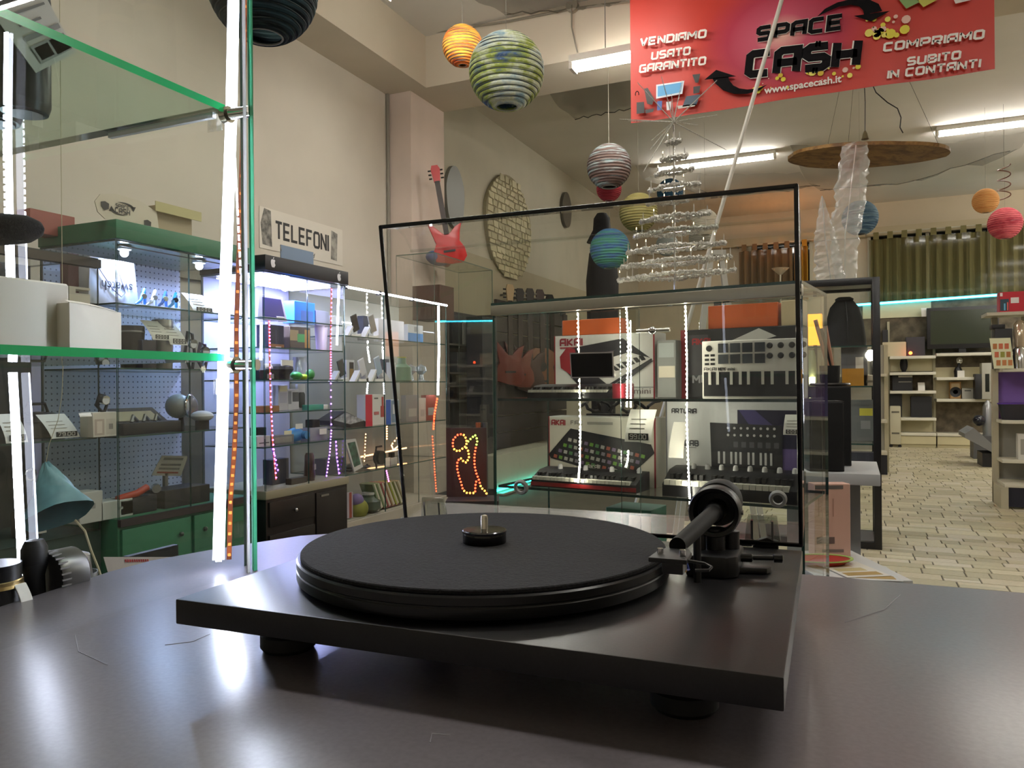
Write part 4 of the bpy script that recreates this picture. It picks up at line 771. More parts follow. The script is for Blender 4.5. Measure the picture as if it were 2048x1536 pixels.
carton(PTf, (514, 872, 541, 898), .09, 'white lettered box at left of fifth shelf', 'cfcdd4', [(.15, .9, .3, .4, '55555c'), (.5, .6, .1, .7, '77777e')], base=ST[4]); carton(PT, (514, 855, 533, 874), .06, 'black box behind the white lettered box', '121214', base=ST[4])
t, w, h = spot(PTf, (621, 906, 638, 965), .05, 'hair_trimmer', 'dark red and black hair trimmer standing on the base', 'trimmer', ZTB); MB().lathe([(w*.45, 0), (w*.5, h*.2), (w*.42, h*.6), (w*.4, h*.9), (w*.3, h)], 18, (0, w*.5, 0), 0, 'z', 1, .8).build('body', mat('2c0f12', .3), t, smooth=True); MB().box(-w*.1, w*.1, -.004, .0, h*.4, h*.6).build('switch', mat('8d8a8c', .3), t)
carton(PT, (652, 916, 690, 962), .1, 'dark plastic bagged box glowing violet at the base corner', '4a4652', base=ZTB); carton(PTf, (583, 955, 615, 975), .05, 'low dark earphone box on the base', '2c2620', base=ZTB); carton(PT, (545, 918, 578, 972), .08, 'dark tilted blister pack under the violet lamps', '3c3c46', base=ZTB)
# sign on the wall
q = PX(XW+.004); s0, z0 = q.sz(519, 480); s1, z1 = q.sz(685, 545); zt0 = q.sz(519, 412)[1]; zt1 = q.sz(685, 460)[1]
t = thing('paper_sign', 'white paper wall sign lettered TELEFONI with phone pictures', 'sign', (XW+.003, s0, 0), math.pi/2); L = s1-s0; zb = (z0+z1)/2; zT = (zt0+zt1)/2; H = zT-zb
MB().box(0, L, -.003, 0, zb, zT).build('sheet', mat('d9d2c4', .8), t)
stroke_text(MB(), 'TELEFONI', L*.165, zb+H*.34, H*.38, L*.645, -.0042, 1.25).build('lettering', BLACK, t)
MB().prism([(L*.03, zb+H*.1), (L*.13, zb+H*.08), (L*.12, zb+H*.95), (L*.05, zb+H*.98), (L*.01, zb+H*.6)], -.0045, -.003, 'y').build('phone_picture', mat('4a4844', .7, 0, .6, 20, '9a968c'), t)
MB().prism([(L*.84, zb+H*.12), (L*.92, zb+H*.10), (L*.93, zb+H*.85), (L*.85, zb+H*.9)], -.0045, -.003, 'y').build('phone_picture', mat('5c5a56', .5, 0, .6, 14, 'aaa69a'), t)
t, w, h = spot(PX(XT-.3), (562, 497, 627, 545), .006, 'blue_folder', 'flat blue folder standing behind the black canopy', 'folder', ZT1); MB().box(-w/2, w/2, 0, .006, 0, h).build('board', mat('6f8198', .6), t); 
for s in (-1, 1): MB().tube([(s*w*.5, 0, h*.85), (s*w*.53, -.004, h*.95), (s*w*.5, -.004, h*.75)], .003, 6).build('clip', STEEL, t)
# ---- phones case B
XBc = -3.30; DB = .5; YP0 = YT1+.03; YP1 = onX(892, 600, XBc).y; ZP1 = onX(745, 583, XBc).z; SP = [onX(745, v, XBc).z for v in (675, 763, 853, 941)]; ZPB = onX(745, 1030, XBc).z; LP = YP1-YP0
cpb = wallcase('long frameless glass case of phones on stands lit by white led', XBc, DB, YP0, YP1, ZPB, ZP1, SP, back=mat('a09f94', .6), split=3)
MB().box(0, LP, -.01, DB, 0, ZPB-.009).build('base', mat('b0aa9a', .5), cpb)
led_tape(cpb, [(0.01, -.012, ZP1-.004), (LP, -.012, ZP1-.004)], 120, W, LEDC, .006, .016, V((0, -1, 0)))
for x in (.02, LP*.3, LP*.62): MB().box(x-.015, x+.015, -.014, .02, ZP1-.02, ZP1+.012).build('glass_clip', mat('2a2c2e', .3, .6), cpb, bevel=.002)
led_tape(cpb, [(.01, .42, ZP1-.2), (LP*.85, .42, ZP1-.2)], 90, W, LEDC, .006, .01, V((0, -1, 0)))
def tapeB(X, pts, n, m1, m2, size=.008, wd=.012): led_tape(cpb, [V((p.y-YP0, XBc-p.x, p.z)) for p in [onX(x, y, X) for x, y in pts]], n, m1, m2, size, wd, V((0, -1, 0)))
TP = mat('b9b4a8', .5)
tapeB(XBc-.3, [(733, 590), (735, 700), (739, 725)], 22, TP, LEDW, .011, .016); tapeB(XBc-.3, [(763, 592), (765, 700), (766, 725)], 22, TP, LEDW, .011, .018); tapeB(XBc-.3, [(735, 765), (733, 788)], 5, TP, LEDW, .011, .014); tapeB(XBc-.3, [(767, 765), (768, 790)], 6, TP, LEDW, .011, .018)
tapeB(XBc-.02, [(877, 612), (878, 700), (876, 790)], 60, emit('f4f6ff', LED_L*.6), LEDW, .012, .035); tapeB(XBc-.02, [(874, 795), (868, 830), (866, 860)], 12, TP, RED, .014, .02); tapeB(XBc-.02, [(864, 870), (868, 930), (872, 985)], 20, TP, RED, .009, .01)
tapeB(XBc-.02, [(773, 850), (773, 880)], 6, TP, WARM, .010, .01); tapeB(XBc-.02, [(800, 868), (782, 890), (786, 900), (796, 892)], 12, TP, WARM, .010, .01); tapeB(XBc-.1, [(772, 940), (778, 968)], 7, TP, MAG, .009, .01); tapeB(XBc-.3, [(731, 865), (728, 925)], 9, TP, WARM, .008, .009); tapeB(XBc-.02, [(671, 880), (673, 915), (678, 950)], 9, TP, PUR, .010, .01)
led_tape(cpb, [(LP*.45, .4, SP[3]+.05), (LP*.98, .4, SP[3]+.07)], 40, emit('ffb07a', 1.6), WARM, .006, .014, V((0, -1, 0)))
def phone(pl, r, label, base, c='1a1a1e', face='2a2a30'):
    t, w, h = spot(pl, r, .1, 'smartphone', label, 'phone', base, 'smartphones on white stands')
    R_ = Matrix.Rotation(-.35, 3, 'Y'); cx_, cz_ = w*.05, h*.62
    P = [R_ @ V((x, 0, z))+V((cx_, .0, cz_)) for x, z in ((-w*.20, -h*.36), (w*.20, -h*.36), (w*.20, h*.40), (-w*.20, h*.40))]
    MB().add(P+[p+V((.004, .010, 0)) for p in P], [(0, 1, 2, 3), (7, 6, 5, 4), (0, 4, 5, 1), (1, 5, 6, 2), (2, 6, 7, 3), (3, 7, 4, 0)]).build('phone_body', mat(c, .3), t, bevel=.002)
    Q = [sum(P, V())/4+(p-sum(P, V())/4)*.9-V((0, .001, 0)) for p in P]; MB().add(Q, [(0, 1, 2, 3)]).build('screen', mat(face, .12), t)
    MB().prism([(-w*.5, 0), (-w*.38, 0), (-w*.02, h*.5), (-w*.12, h*.5)], .0, .05, 'y').build('stand_leg', WHITE, t); MB().prism([(-w*.2, 0), (w*.42, 0), (w*.48, .03), (w*.3, .02), (-w*.2, .02)], .0, .05, 'y').build('stand_foot', WHITE, t); return t
PBf = PX(XBc-.08); PBk = PX(XBc-.25)
phone(PBf, (694, 630, 724, 674), 'black smartphone on white stand, leftmost on the top shelf', SP[0]); phone(PBf, (729, 630, 758, 674), 'silver smartphone on white stand beside a navy box on the top shelf', SP[0], 'a9a6a2', '8f8c88')
carton(PBk, (727, 632, 738, 673), .06, 'navy phone box behind the silver smartphone', '2a3348', base=SP[0]); carton(PBk, (757, 640, 808, 676), .05, 'large white tablet box on the top phone shelf', 'd8d4d6', base=SP[0])
carton(PBf, (816, 650, 846, 681), .04, 'white box with blue band and padlock sign on top shelf', 'cfd0d0', [(0, 1, 0, .52, '3f86cc'), (.4, .6, .6, .9, '9a9a98')], base=SP[0])
phone(PBf, (667, 720, 697, 763), 'dark smartphone on white stand at the left of second shelf', SP[1], '3a3a40', '4c4a46'); phone(PBf, (709, 718, 738, 763), 'white smartphone on white stand on second shelf', SP[1], 'e4e4e8', 'cfd0d6'); phone(PBf, (742, 714, 769, 763), 'pale blue smartphone on white stand on second shelf', SP[1], 'b9c9d8', '9ab0c4')
carton(PBk, (693, 720, 709, 763), .05, 'white phone box printed with bronze handset between stands', 'd8d6d4', [(.35, .9, .08, .9, '3a3330'), (.4, .85, .1, .6, '9a7a4a')], base=SP[1]); carton(PBk, (763, 718, 779, 760), .05, 'dark violet phone box at the lid edge', '34323e', base=SP[1]); carton(PBf, (781, 725, 792, 758), .04, 'narrow white charger box by the lid edge', 'cfcfd0', base=SP[1])
for r, c, lb in (((728, 738, 738, 762), 'c9c9cc', 'blank white stand beside the pale blue smartphone'), ((757, 740, 782, 763), 'd6d6d8', 'empty white phone stand at right of second shelf')):
    t, w, h = spot(PBf, r, .05, 'phone_stand', lb, 'stand', SP[1]); MB().prism([(w*.1, 0), (w*.5, 0), (-w*.1, h), (-w*.5, h)], 0, .05, 'y').build('plate', mat(c, .4), t)
t, w, h = spot(PBf, (798, 716, 822, 768), .06, 'green_bottle', 'frosted green bottle seen through the lid', 'bottle', SP[1]); MB().lathe([(w*.4, 0), (w*.44, .01), (w*.42, h*.6), (w*.2, h*.75), (w*.18, h)], 20, (0, .03, 0)).build('body', mat('6f8a70', .3), t, smooth=True); MB().cyl((0, .03, h), (0, .03, h*1.05), w*.2).build('cap', mat('a8a03a', .5), t)
for k, px in enumerate((828, 848)):
    t, w, h = spot(PBf, (px-10, 728, px+10, 768), .05, 'glass_figurine', ['small clear glass figurine behind the lid', 'clear glass bird figurine behind the lid'][k], 'figurine', SP[1]); MB().lathe([(w*.4, 0), (w*.15, h*.1), (w*.1, h*.4), (w*.3, h*.6), (w*.25, h*.85), (0, h)], 16, (0, .03, 0)).build('body', mat('aab0b4', .08, .3), t, smooth=True); MB().cyl((0, .03, 0), (0, .03, .006), w*.42).build('foot', mat('aab0b4', .08, .3), t)
carton(PBf, (731, 789, 771, 853), .08, 'red and white headphone carton printed with a red headphone', 'd6d4d0', [(0, .33, 0, 1, 'c4203e'), (.74, .95, .25, .62, 'a83a34'), (.80, .90, .6, .92, 'a83a34'), (.40, .66, .34, .44, 'b86a6a'), (.42, .62, .85, .9, '6a6a6a')], base=SP[2])
carton(PBf, (772, 799, 798, 850), .08, 'blue carton with photo window beside the headphone carton', 'c4c8cc', [(0, .36, 0, 1, '2456b4'), (.4, .98, .05, .95, '7f94a8'), (.5, .7, .4, .8, 'd4d6d8'), (.75, .9, .4, .85, '2a2e36')], base=SP[2])
t, w, h = spot(PBf, (660, 822, 731, 858), .16, 'gadget_box', 'flat black gadget box with white photo lid lying on third shelf', 'box', SP[2]); MB().prism([(-w/2, h*.25), (-w/2, h*.5), (-w*.1, h), (w/2, h*.3), (w/2, 0), (w*.05, 0)], 0, .12, 'y').build('body', mat('1c1b22', .4), t); MB().add([(-w*.42, -.002, h*.52), (w*.05, -.002, h*.2), (w*.46, -.002, h*.36), (-.08*w, -.002, h*.93)], [(0, 1, 2, 3)]).build('lid_print', mat('c4c4c8', .4, 0, .5, 30, '77777c'), t)
for r, c, lb in (((812, 790, 838, 846), '8d8a88', 'grey carded brush set behind the lid'), ((838, 796, 852, 842), 'c9c4b8', 'cream carded comb behind the lid'), ((852, 790, 872, 848), '9a4a3c', 'red carded tool pack behind the lid')): carton(PBf, r, .05, lb, c, [(.2, .8, .2, .5, 'b0aca4')], base=SP[2])
t, w, h = spot(PBf, (690, 878, 726, 925), .05, 'photo_frame', 'tilted white photo frame with green picture on fourth shelf', 'photo frame', SP[3]); MB().prism([(0, 0), (w*.5, h*.1), (w*.1, h), (-w*.5, h)], 0, .012, 'y').build('frame', mat('cfcfcc', .4), t); MB().prism([(w*.0, h*.14), (w*.36, h*.2), (w*.05, h*.92), (-w*.36, h*.9)], -.001, 0, 'y').build('picture', mat('4a7a66', .4, 0, .6, 20, '2a3a38'), t); MB().box(-.03, .03, .02, .1, 0, .012).build('stand', DARK, t)
for r, lb in (((711, 922, 733, 946), 'black computer mouse at left of fourth shelf'), ((731, 926, 751, 944), 'dark grey computer mouse beside the black mouse')):
    t, w, h = spot(PBf, r, .07, 'computer_mouse', lb, 'mouse', SP[3]); MB().sphere((0, w*.5, h*.35), w*.5, 16, 10, 0, 1, .8, h/w*.7).build('shell', mat('2e3034', .4), t, smooth=True); MB().cyl((0, w*.2, h*.6), (0, w*.25, h*.75), .006).build('wheel', DARK, t)
t, w, h = spot(PBf, (754, 893, 780, 936), .06, 'webcam', 'black webcam on a clip with price tag on fourth shelf', 'webcam', SP[3]); MB().tube([(-w*.3, .03, 0), (-w*.4, .03, h*.5), (-w*.3, .03, h), (w*.1, .03, h)], .008, 8).build('clip', DARK, t, smooth=True); MB().cyl((-w*.1, 0, h*.45), (-w*.1, .05, h*.45), w*.3, n=18).build('body', BLACK, t, smooth=True); MB().box(0, w*.4, -.01, -.008, 0, h*.42).build('tag', PAPER, t)
t, w, h = spot(PBf, (780, 905, 796, 932), .05, 'small_camera', 'little black and white action camera on fourth shelf', 'camera', SP[3]); MB().box(-w*.4, w*.4, 0, .04, 0, h*.6).build('housing', mat('b9b8b2', .4), t, bevel=.003); MB().box(-w*.3, w*.1, 0, .03, h*.62, h).build('mount', BLACK, t)
cols = ['6d7a5a', '7d8a5e', '9a4a4a', 'a08058', '98a03a', '6a6a3c', '9a8a68']
for k in range(7):
    x = 752+k*8; t, w, h = spot(PBf, (x, 965+k*-1, x+9, 1018), .12, 'book', ['grey green', 'pale green', 'dull red', 'tan brown', 'lime', 'olive', 'cream'][k]+' book leaning in the row at the case bottom', 'book', ZPB, 'leaning books')
    MB().prism([(w*.5, 0), (w*1.1, .02), (-w*.6, h), (-w*1.3, h*.97)], 0, .12, 'y').build('cover', mat(cols[k], .6), t); MB().prism([(w*.7, .008), (w*1.0, .018), (-w*.7, h*.985), (-w*1.0, h*.975)], -.001, .0, 'y').build('pages', mat('c9c2ac', .8), t)
t, w, h = spot(PBf, (733, 985, 762, 1030), .08, 'glass_jar', 'green glass jar with white tag at the bottom of case', 'jar', ZPB); MB().lathe([(w*.35, 0), (w*.48, h*.15), (w*.48, h*.55), (w*.25, h*.75), (w*.22, h*.9)], 20, (0, .05, 0)).build('body', mat('4f5a4c', .15), t, smooth=True); MB().box(-w*.2, w*.3, -.01, -.008, 0, h*.3).build('tag', PAPER, t); MB().lathe([(w*.25, h*.88), (w*.25, h)], 16, (0, .05, 0)).build('lid', mat('c4c2b8', .4), t)
t, w, h = spot(PBf, (708, 990, 738, 1032), .06, 'plush_toy', 'purple and yellow plush toy at the bottom of case', 'toy', ZPB); MB().sphere((0, .03, h*.3), w*.4, 16, 10).build('belly', mat('8a8a3a', .8), t, smooth=True); MB().sphere((-w*.1, .03, h*.72), w*.28, 16, 10).build('head', mat('7a6a92', .8), t, smooth=True)
carton(PBf, (693, 985, 706, 1035), .02, 'red striped leaflet rack card at case corner', 'b9b0bc', [(.4, .8, 0, 1, '9a4a3a')], base=ZPB)
t, w, h = spot(PBf, (768, 1008, 800, 1026), .06, 'wallet', 'dull red leather wallet lying at the case bottom', 'wallet', ZPB); MB().box(-w/2, w/2, 0, .06, 0, h*.5).build('body', mat('7a4a42', .5), t, bevel=.006)
# ================================================================ centre glass case with music keyboards
PRt, PLt = at(1605, 567, 2.0), at(985, 612, 2.505)
PC = Plane((PLt.x, PLt.y), math.atan2(PRt.y-PLt.y, PRt.x-PLt.x)); LC = (PRt-PLt).to_2d().length; ZCT = (PRt.z+PLt.z)/2; DC = .36
ZC1 = PC.back(.05).pt(1330, 797).z; ZC2 = PC.back(.05).pt(1330, 990).z; ZC0 = .42
cc_ = thing('display_case', 'centre glass display case with aluminium top rail behind the turntable lid', 'display case', PC.w(0, 0), PC.a)
EC = mat('27443f', .2)
pane(0, .008, 0, DC, ZC0, ZCT, 'x', cc_, 'side_glass', EC, glassmat((.975, .988, .982), 1.22)); pane(LC-.008, LC, 0, DC, ZC0, ZCT, 'x', cc_, 'side_glass', EC, glassmat((.975, .988, .982), 1.22))
for k in range(2): pane(.01+k*(LC-.02)*.47, .01+(k+1)*(LC-.02)*.53-(0 if k else 0), -.004-.008*k, .001-.008*k, ZC0, ZCT-.04, 'y', cc_, 'sliding_glass', EC)
pane(.008, LC-.008, DC-.006, DC, ZC0, ZCT, 'y', cc_, 'back_glass', EC)
pane(0, LC, -.01, DC, ZCT, ZCT+.008, 'z', cc_, 'top_glass', EC)
for z in (ZC1, ZC2): pane(.009, LC-.009, .012, DC-.008, z-.008, z, 'z', cc_, 'glass_shelf', mat('30403e', .25))
MB().box(0, LC, -.012, .012, ZCT-.032, ZCT-.001).build('top_rail', mat('a8a496', .35, .5), cc_, bevel=.002)
MB().box(0, LC, -.012, DC, ZC0-.03, ZC0).build('bottom_board', mat('8d897c', .6), cc_)
for x in (.03, LC-.06):
    for y in (.02, DC-.05): MB().box(x, x+.03, y, y+.03, 0, ZC0-.03).build('leg', STEEL, cc_)
def cpt(px, py, off=0): 
    s, z = PC.back(off).sz(px, py); return V((s, off, z))
hb = cpt(1306, 661, -.02)
MB().cyl((hb.x-.05, -.02, hb.z), (hb.x+.05, -.02, hb.z), .006, n=12).build('handle_bar', mat('c9c7bd', .25, .7), cc_, smooth=True); MB().sphere((hb.x, -.024, hb.z), .012, 16, 10).build('handle_knob', CHROME, cc_, smooth=True)
WT = mat('b9b6a6', .5)
for pts, n in (([(1156, 625), (1158, 720), (1161, 850), (1160, 930), (1157, 965)], 56), ([(1253, 615), (1257, 680), (1255, 760), (1254, 815)], 34), ([(1261, 640), (1262, 760), (1262, 815)], 28), ([(1371, 610), (1374, 720), (1374, 850), (1378, 960), (1381, 1018)], 64), ([(1257, 900), (1256, 920), (1252, 935)], 8)):
    led_tape(cc_, [cpt(x, y, .02) for x, y in pts], int(n*.8), WT, emit('fff8e2', 80), .0042, .004, V((0, -1, 0)))
b1, b2, b3 = PC.back(.17), PC.back(.06), PC.back(.10)
def poly(t, w, h, pts, c, layer=1, name='print'):
    y = -.001-.0005*layer; b = MB().add([(-w/2+w*x, y, h*z) for x, z in pts], [tuple(range(len(pts)))]); return b.build(name, mat(c, .45) if isinstance(c, str) else c, t)
# upper left carton with a red and black keyboard photo
t, w, h = carton(b1, (1109, 668, 1310, 797), .10, 'white keyboard carton with red spine and photo of a red keyboard', 'd8d8d2', base=ZC1, texts=(('AKAI', .06, .84, .10, .24, '8a2430'), ('MPC', .05, .04, .09, .16, '3a3a3c')), prints=((.06, .24, .79, .815, 'a84a50'), (.0, .012, 0, 1, '8a1c28'), (0, 1, .155, .165, '55555a'), (.985, 1, 0, 1, '8a1c28')), name='keyboard_carton', side='8a1c28')
for P, c in (([(.06, .66), (.13, .78), (.70, .92), (.98, .58), (.62, .22), (.52, .10), (.32, .08), (.07, .52)], '24232a'), ([(.06, .66), (.13, .80), (.22, .78), (.24, .62), (.30, .42), (.20, .34), (.07, .48)], '9a2630'), ([(.42, .56), (.76, .70), (.97, .60), (.55, .20), (.44, .34)], 'd2d0ca'), ([(.30, .66), (.62, .74), (.56, .60), (.34, .56)], '5c545c'), ([(.30, .18), (.48, .10), (.46, .02), (.38, .03)], '9a3a44'), ([(.95, .58), (.99, .56), (.70, .22), (.60, .18)], '3a3a3e')): KLAY = globals().get('KLAY', 1)+.4; poly(t, w, h, P, c, KLAY)
for k in range(7): poly(t, w, h, [(.52+.055*k, .46+.03*k), (.56+.055*k, .47+.03*k), (.62+.05*k, .40+.03*k), (.58+.05*k, .385+.03*k)], '1c1c20', 4)
font_text('mini', h*.13, mat('6a5a58', .5), t, (w*.30, -.003, h*.06), sx=1.3)
carton(b1, (1124, 638, 1238, 666), .08, 'orange box lying on the white keyboard carton', 'd2622a', base=ZC1+h, name='carton')
def slab_keys(pl, r, D, label, base, body='1b1b1e', nk=25, trim=None, knobs=0, red=None):
    t, w, h = spot(pl, r, D, 'midi_keyboard', label, 'keyboard', base)
    MB().prism([(0, 0), (D, 0), (D, h*1.0), (D*.5, h*.9), (0, h*.45)], -w/2, w/2, 'x').build('chassis', mat(body, .4), t, bevel=.002)
    b = MB(); bk = MB()
    for k in range(nk):
        x = -w*.48+w*.93*k/nk; b.box(x, x+w*.93/nk*.88, -.004, D*.45, h*.42, h*.60)
        if k % 7 not in (2, 6): bk.box(x+w*.93/nk*.6, x+w*.93/nk*1.2, D*.15, D*.45, h*.6, h*.8)
    b.build('white_keys', mat('c9c7ba', .4), t, kind='stuff'); bk.build('black_keys', BLACK, t, kind='stuff')
    if trim: MB().box(-w/2, w/2, -.002, .0, h*.08, h*.3).build('trim_line', mat(trim, .4), t)
    if red: MB().box(w*.5, w*.5+.03, .0, D, 0, h).build('end_cheek', mat(red, .4), t, bevel=.003)
    for k in range(knobs):
        x = -w*.32+w*.76*k/max(knobs-1, 1); MB().lathe([(.008, 0), (.0075, .010), (.006, .016), (.003, .018)], 14, (x, D*.72, h*.9)).build('knob', mat('c4c4c4', .4), t, smooth=True)
    return t
slab_keys(PC.back(.03), (1054, 768, 1224, 797), .10, 'slim black keyboard with red end in front of the white carton', ZC1, red='7a1f2a')
# dark carton behind and white pad keyboard carton
t, w, h = carton(PC.back(.20), (1362, 655, 1606, 797), .08, 'black music carton with red spine behind the white pad keyboard', '232326', prints=((0, .04, 0, 1, '8a2028'), (.06, .24, .3, .92, '48484c')), texts=(('AKAI', .10, .78, .08, .16, 'a82a30'), ('MPC', .10, .22, .10, .20, '9a9a9c')), base=ZC1, name='keyboard_carton')
poly(t, w, h, [(.3, .72), (.66, .98), (.80, .86), (.45, .70)], 'c9c9c4', 2)
carton(PC.back(.22), (1416, 608, 1556, 651), .07, 'wide orange box on top of the black music carton', 'd2622a', base=ZC1+h)
carton(PC.back(.22), (1562, 600, 1605, 640), .07, 'cream box on the black music carton by the glass edge', 'cbb893', base=ZC1+h)
t, w, h = carton(b2, (1404, 679, 1608, 794), .05, 'white pad keyboard carton with black pads knobs and keys', 'e4e1d8', base=ZC1, name='keyboard_carton', rough=.4)
for i in range(2):
    for k in range(4): MB().box(-w/2+w*(.17+.122*k), -w/2+w*(.27+.122*k), -.002, 0, h*(.60+.19*(1-i)), h*(.76+.19*(1-i)), 0).build('pad', mat('3c4248' if (i+k) % 2 else '2c3034', .5), t)
    for k in range(4): MB().lathe([(.0085, 0), (.008, -.002), (.006, -.004)], 16, (-w/2+w*(.68+.105*k), 0, h*(.72+.17*(1-i))), 0, 'y').build('knob', mat('1c1c1e', .4), t, smooth=True)
MB().lathe([(.009, 0), (.008, -.003)], 16, (-w/2+w*.075, 0, h*.87), 0, 'y').build('joystick', BLACK, t)
for i in range(3):
    for k in range(2): panel(MB(), -w/2+w*(.03+.06*k), -w/2+w*(.075+.06*k), h*(.58+.075*i), h*(.62+.075*i)).build('button', BLACK, t)
MB().box(-w/2+w*.02, w/2-w*.005, -.0015, 0, h*.04, h*.46).build('key_bed', mat('1e1e20', .4), t)
for k, x in enumerate((.07, .15, .29, .38, .46, .60, .69, .83, .92)): MB().box(-w/2+w*x, -w/2+w*(x+.028), -.004, -.0012, h*.24, h*.47).build('white_key', mat('d8d6cc', .4), t)
stroke_text(MB(), 'AKAI', -w/2+w*.02, h*.49, h*.045, w*.13, -.001, 1.0).build('lettering', BLACK, t); font_text('MPK mini', h*.075, BLACK, t, (-w/2+w*.165, -.001, h*.485), bold=.01)
# lower shelf
t, w, h = carton(b1, (1098, 834, 1312, 1003), .09, 'white carton with red edge printed with a grid of coloured pads', 'd2cebf', base=ZC2, texts=(('AKAI', .03, .87, .07, .14, '9a2a34'), ('FIRE', .22, .885, .05, .12, '8a8880')), prints=((.985, 1, 0, 1, '8a1c28'), (0, .01, 0, 1, '8a1c28'), (.38, .62, .885, .925, '9a988e')), name='keyboard_carton')
poly(t, w, h, [(.0, .42), (.22, .82), (.96, .62), (.99, .50), (.75, .12), (.60, .14), (.02, .36)], '222226', 1)
pal = ['b9b7b0', 'a85a48', '5a8a5a', '7a6a86', 'b9b7b0', '6a9a3a', '8a8890']
for i in range(4):
    for k in range(14):
        x = .20-.06*i+.052*k+.012*i; z = .68-.085*i-.0155*k+.0; poly(t, w, h, [(x, z), (x+.033, z-.012), (x+.026, z-.062), (x-.008, z-.05)], pal[(i*5+k*3+(k*k) % 4) % 7], 3)
stroke_text(MB(), 'AKAI', -w/2+w*.38, h*.235, h*.05, w*.11, -.004, 1.1).build('lettering', mat('d0cec8', .5), t)
poly(t, w, h, [(.55, .2), (.62, .185), (.62, .13), (.54, .15)], '8a8a3a', 3)
slab_keys(PC.back(.03), (1062, 944, 1272, 990), .11, 'black pad controller with red base line on the lower shelf', ZC2, trim='8a1c20', knobs=4)
card(PC.back(.02), (1249, 820, 1302, 884), 'price card reading 99.00 hanging before the pad carton', cpt(1275, 884, .02).z, .02, num='99.00')
t, w, h = carton(b1, (1332, 801, 1594, 990), .10, 'pale grey keyboard carton lettered ARTURIA with purple corner photo', 'd8d9d8', base=ZC2, texts=(('ARTURIA', .05, .86, .045, .205, '2e2e32'), ('MINILAB', .05, .50, .055, .22, '4a4a4e')), prints=((.0, .012, 0, 1, '6a6a6c'), (.57, 1, .48, .90, '23213c'), (.60, 1, .12, .5, '6a5a92'), (.05, .25, .475, .483, '8a8a8c')), name='keyboard_carton')
poly(t, w, h, [(.58, .9), (.7, .9), (.9, .66), (.7, .66)], '4a4478', 3); poly(t, w, h, [(.36, .76), (.90, .74), (.90, .22), (.37, .27)], '2a2a2e', 5)
for i in range(2):
    for k in range(8): MB().lathe([(w*.0105, 0), (w*.009, -.002)], 12, (-w/2+w*(.50+.049*k), -.0035, h*(.705-.075*i)), 0, 'y').build('printed_knob', mat('c9c9c9', .5), t)
for k in range(6): poly(t, w, h, [(.54+.05*k*1.2, .56), (.575+.05*k*1.2, .56), (.575+.05*k*1.2, .50), (.54+.05*k*1.2, .50)], '55555a', 6)
for k, x in enumerate((.42, .46, .515, .55, .585, .645, .68, .735, .77, .81)): poly(t, w, h, [(x, .45), (x+.016, .45), (x+.016, .32), (x, .32)], 'c9c9c9', 6)
slab_keys(PC.back(.03), (1324, 944, 1594, 992), .12, 'black mini keyboard with white knobs in front of the pale grey carton', ZC2, nk=20, knobs=8)
card(PC.back(.02), (1566, 830, 1606, 870), 'price card on the right end of the pale grey carton', cpt(1586, 870, .02).z, .0); card(PC.back(.05), (1337, 846, 1366, 892), 'plain white card standing before the pale grey carton', ZC2+.11, .08, False)
carton(PC.back(.15), (1314, 680, 1352, 797), .10, 'grey box stack between the two music cartons', '7d7f7c', [(.1, .9, .7, .95, '9aa09e'), (.1, .95, .35, .55, 'c4bca8')], base=ZC1)
q = PC.back(.2).pt(1250, 1060); carton(PC.back(.2), (1212, 1018, 1302, 1090), .14, 'teal carton with white barcode label at the bottom of the centre case', '4f8a78', [(.52, 1, .0, .95, 'cfcab4'), (.56, .9, .35, .6, '77756a')], base=ZC0)
t, w, h = spot(PC.back(.25), (1150, 790, 1302, 832), .08, 'tangled_cables', 'dark cables and gadgets piled behind the pad carton', 'cables', ZC2+.225); t.location.z = ZC2; 
b = [(-w*.5+w*i/30, .05+.03*math.sin(i*1.3), .225+h*.4+h*.3*math.sin(i*.9)) for i in range(31)]; MB().tube(b, .006, 6).build('cable', mat('2a2a2e', .5), t, smooth=True); MB().box(-w*.4, w*.4, .03, .06, 0, .225).build('support_box', mat('3c3c40', .6), t)
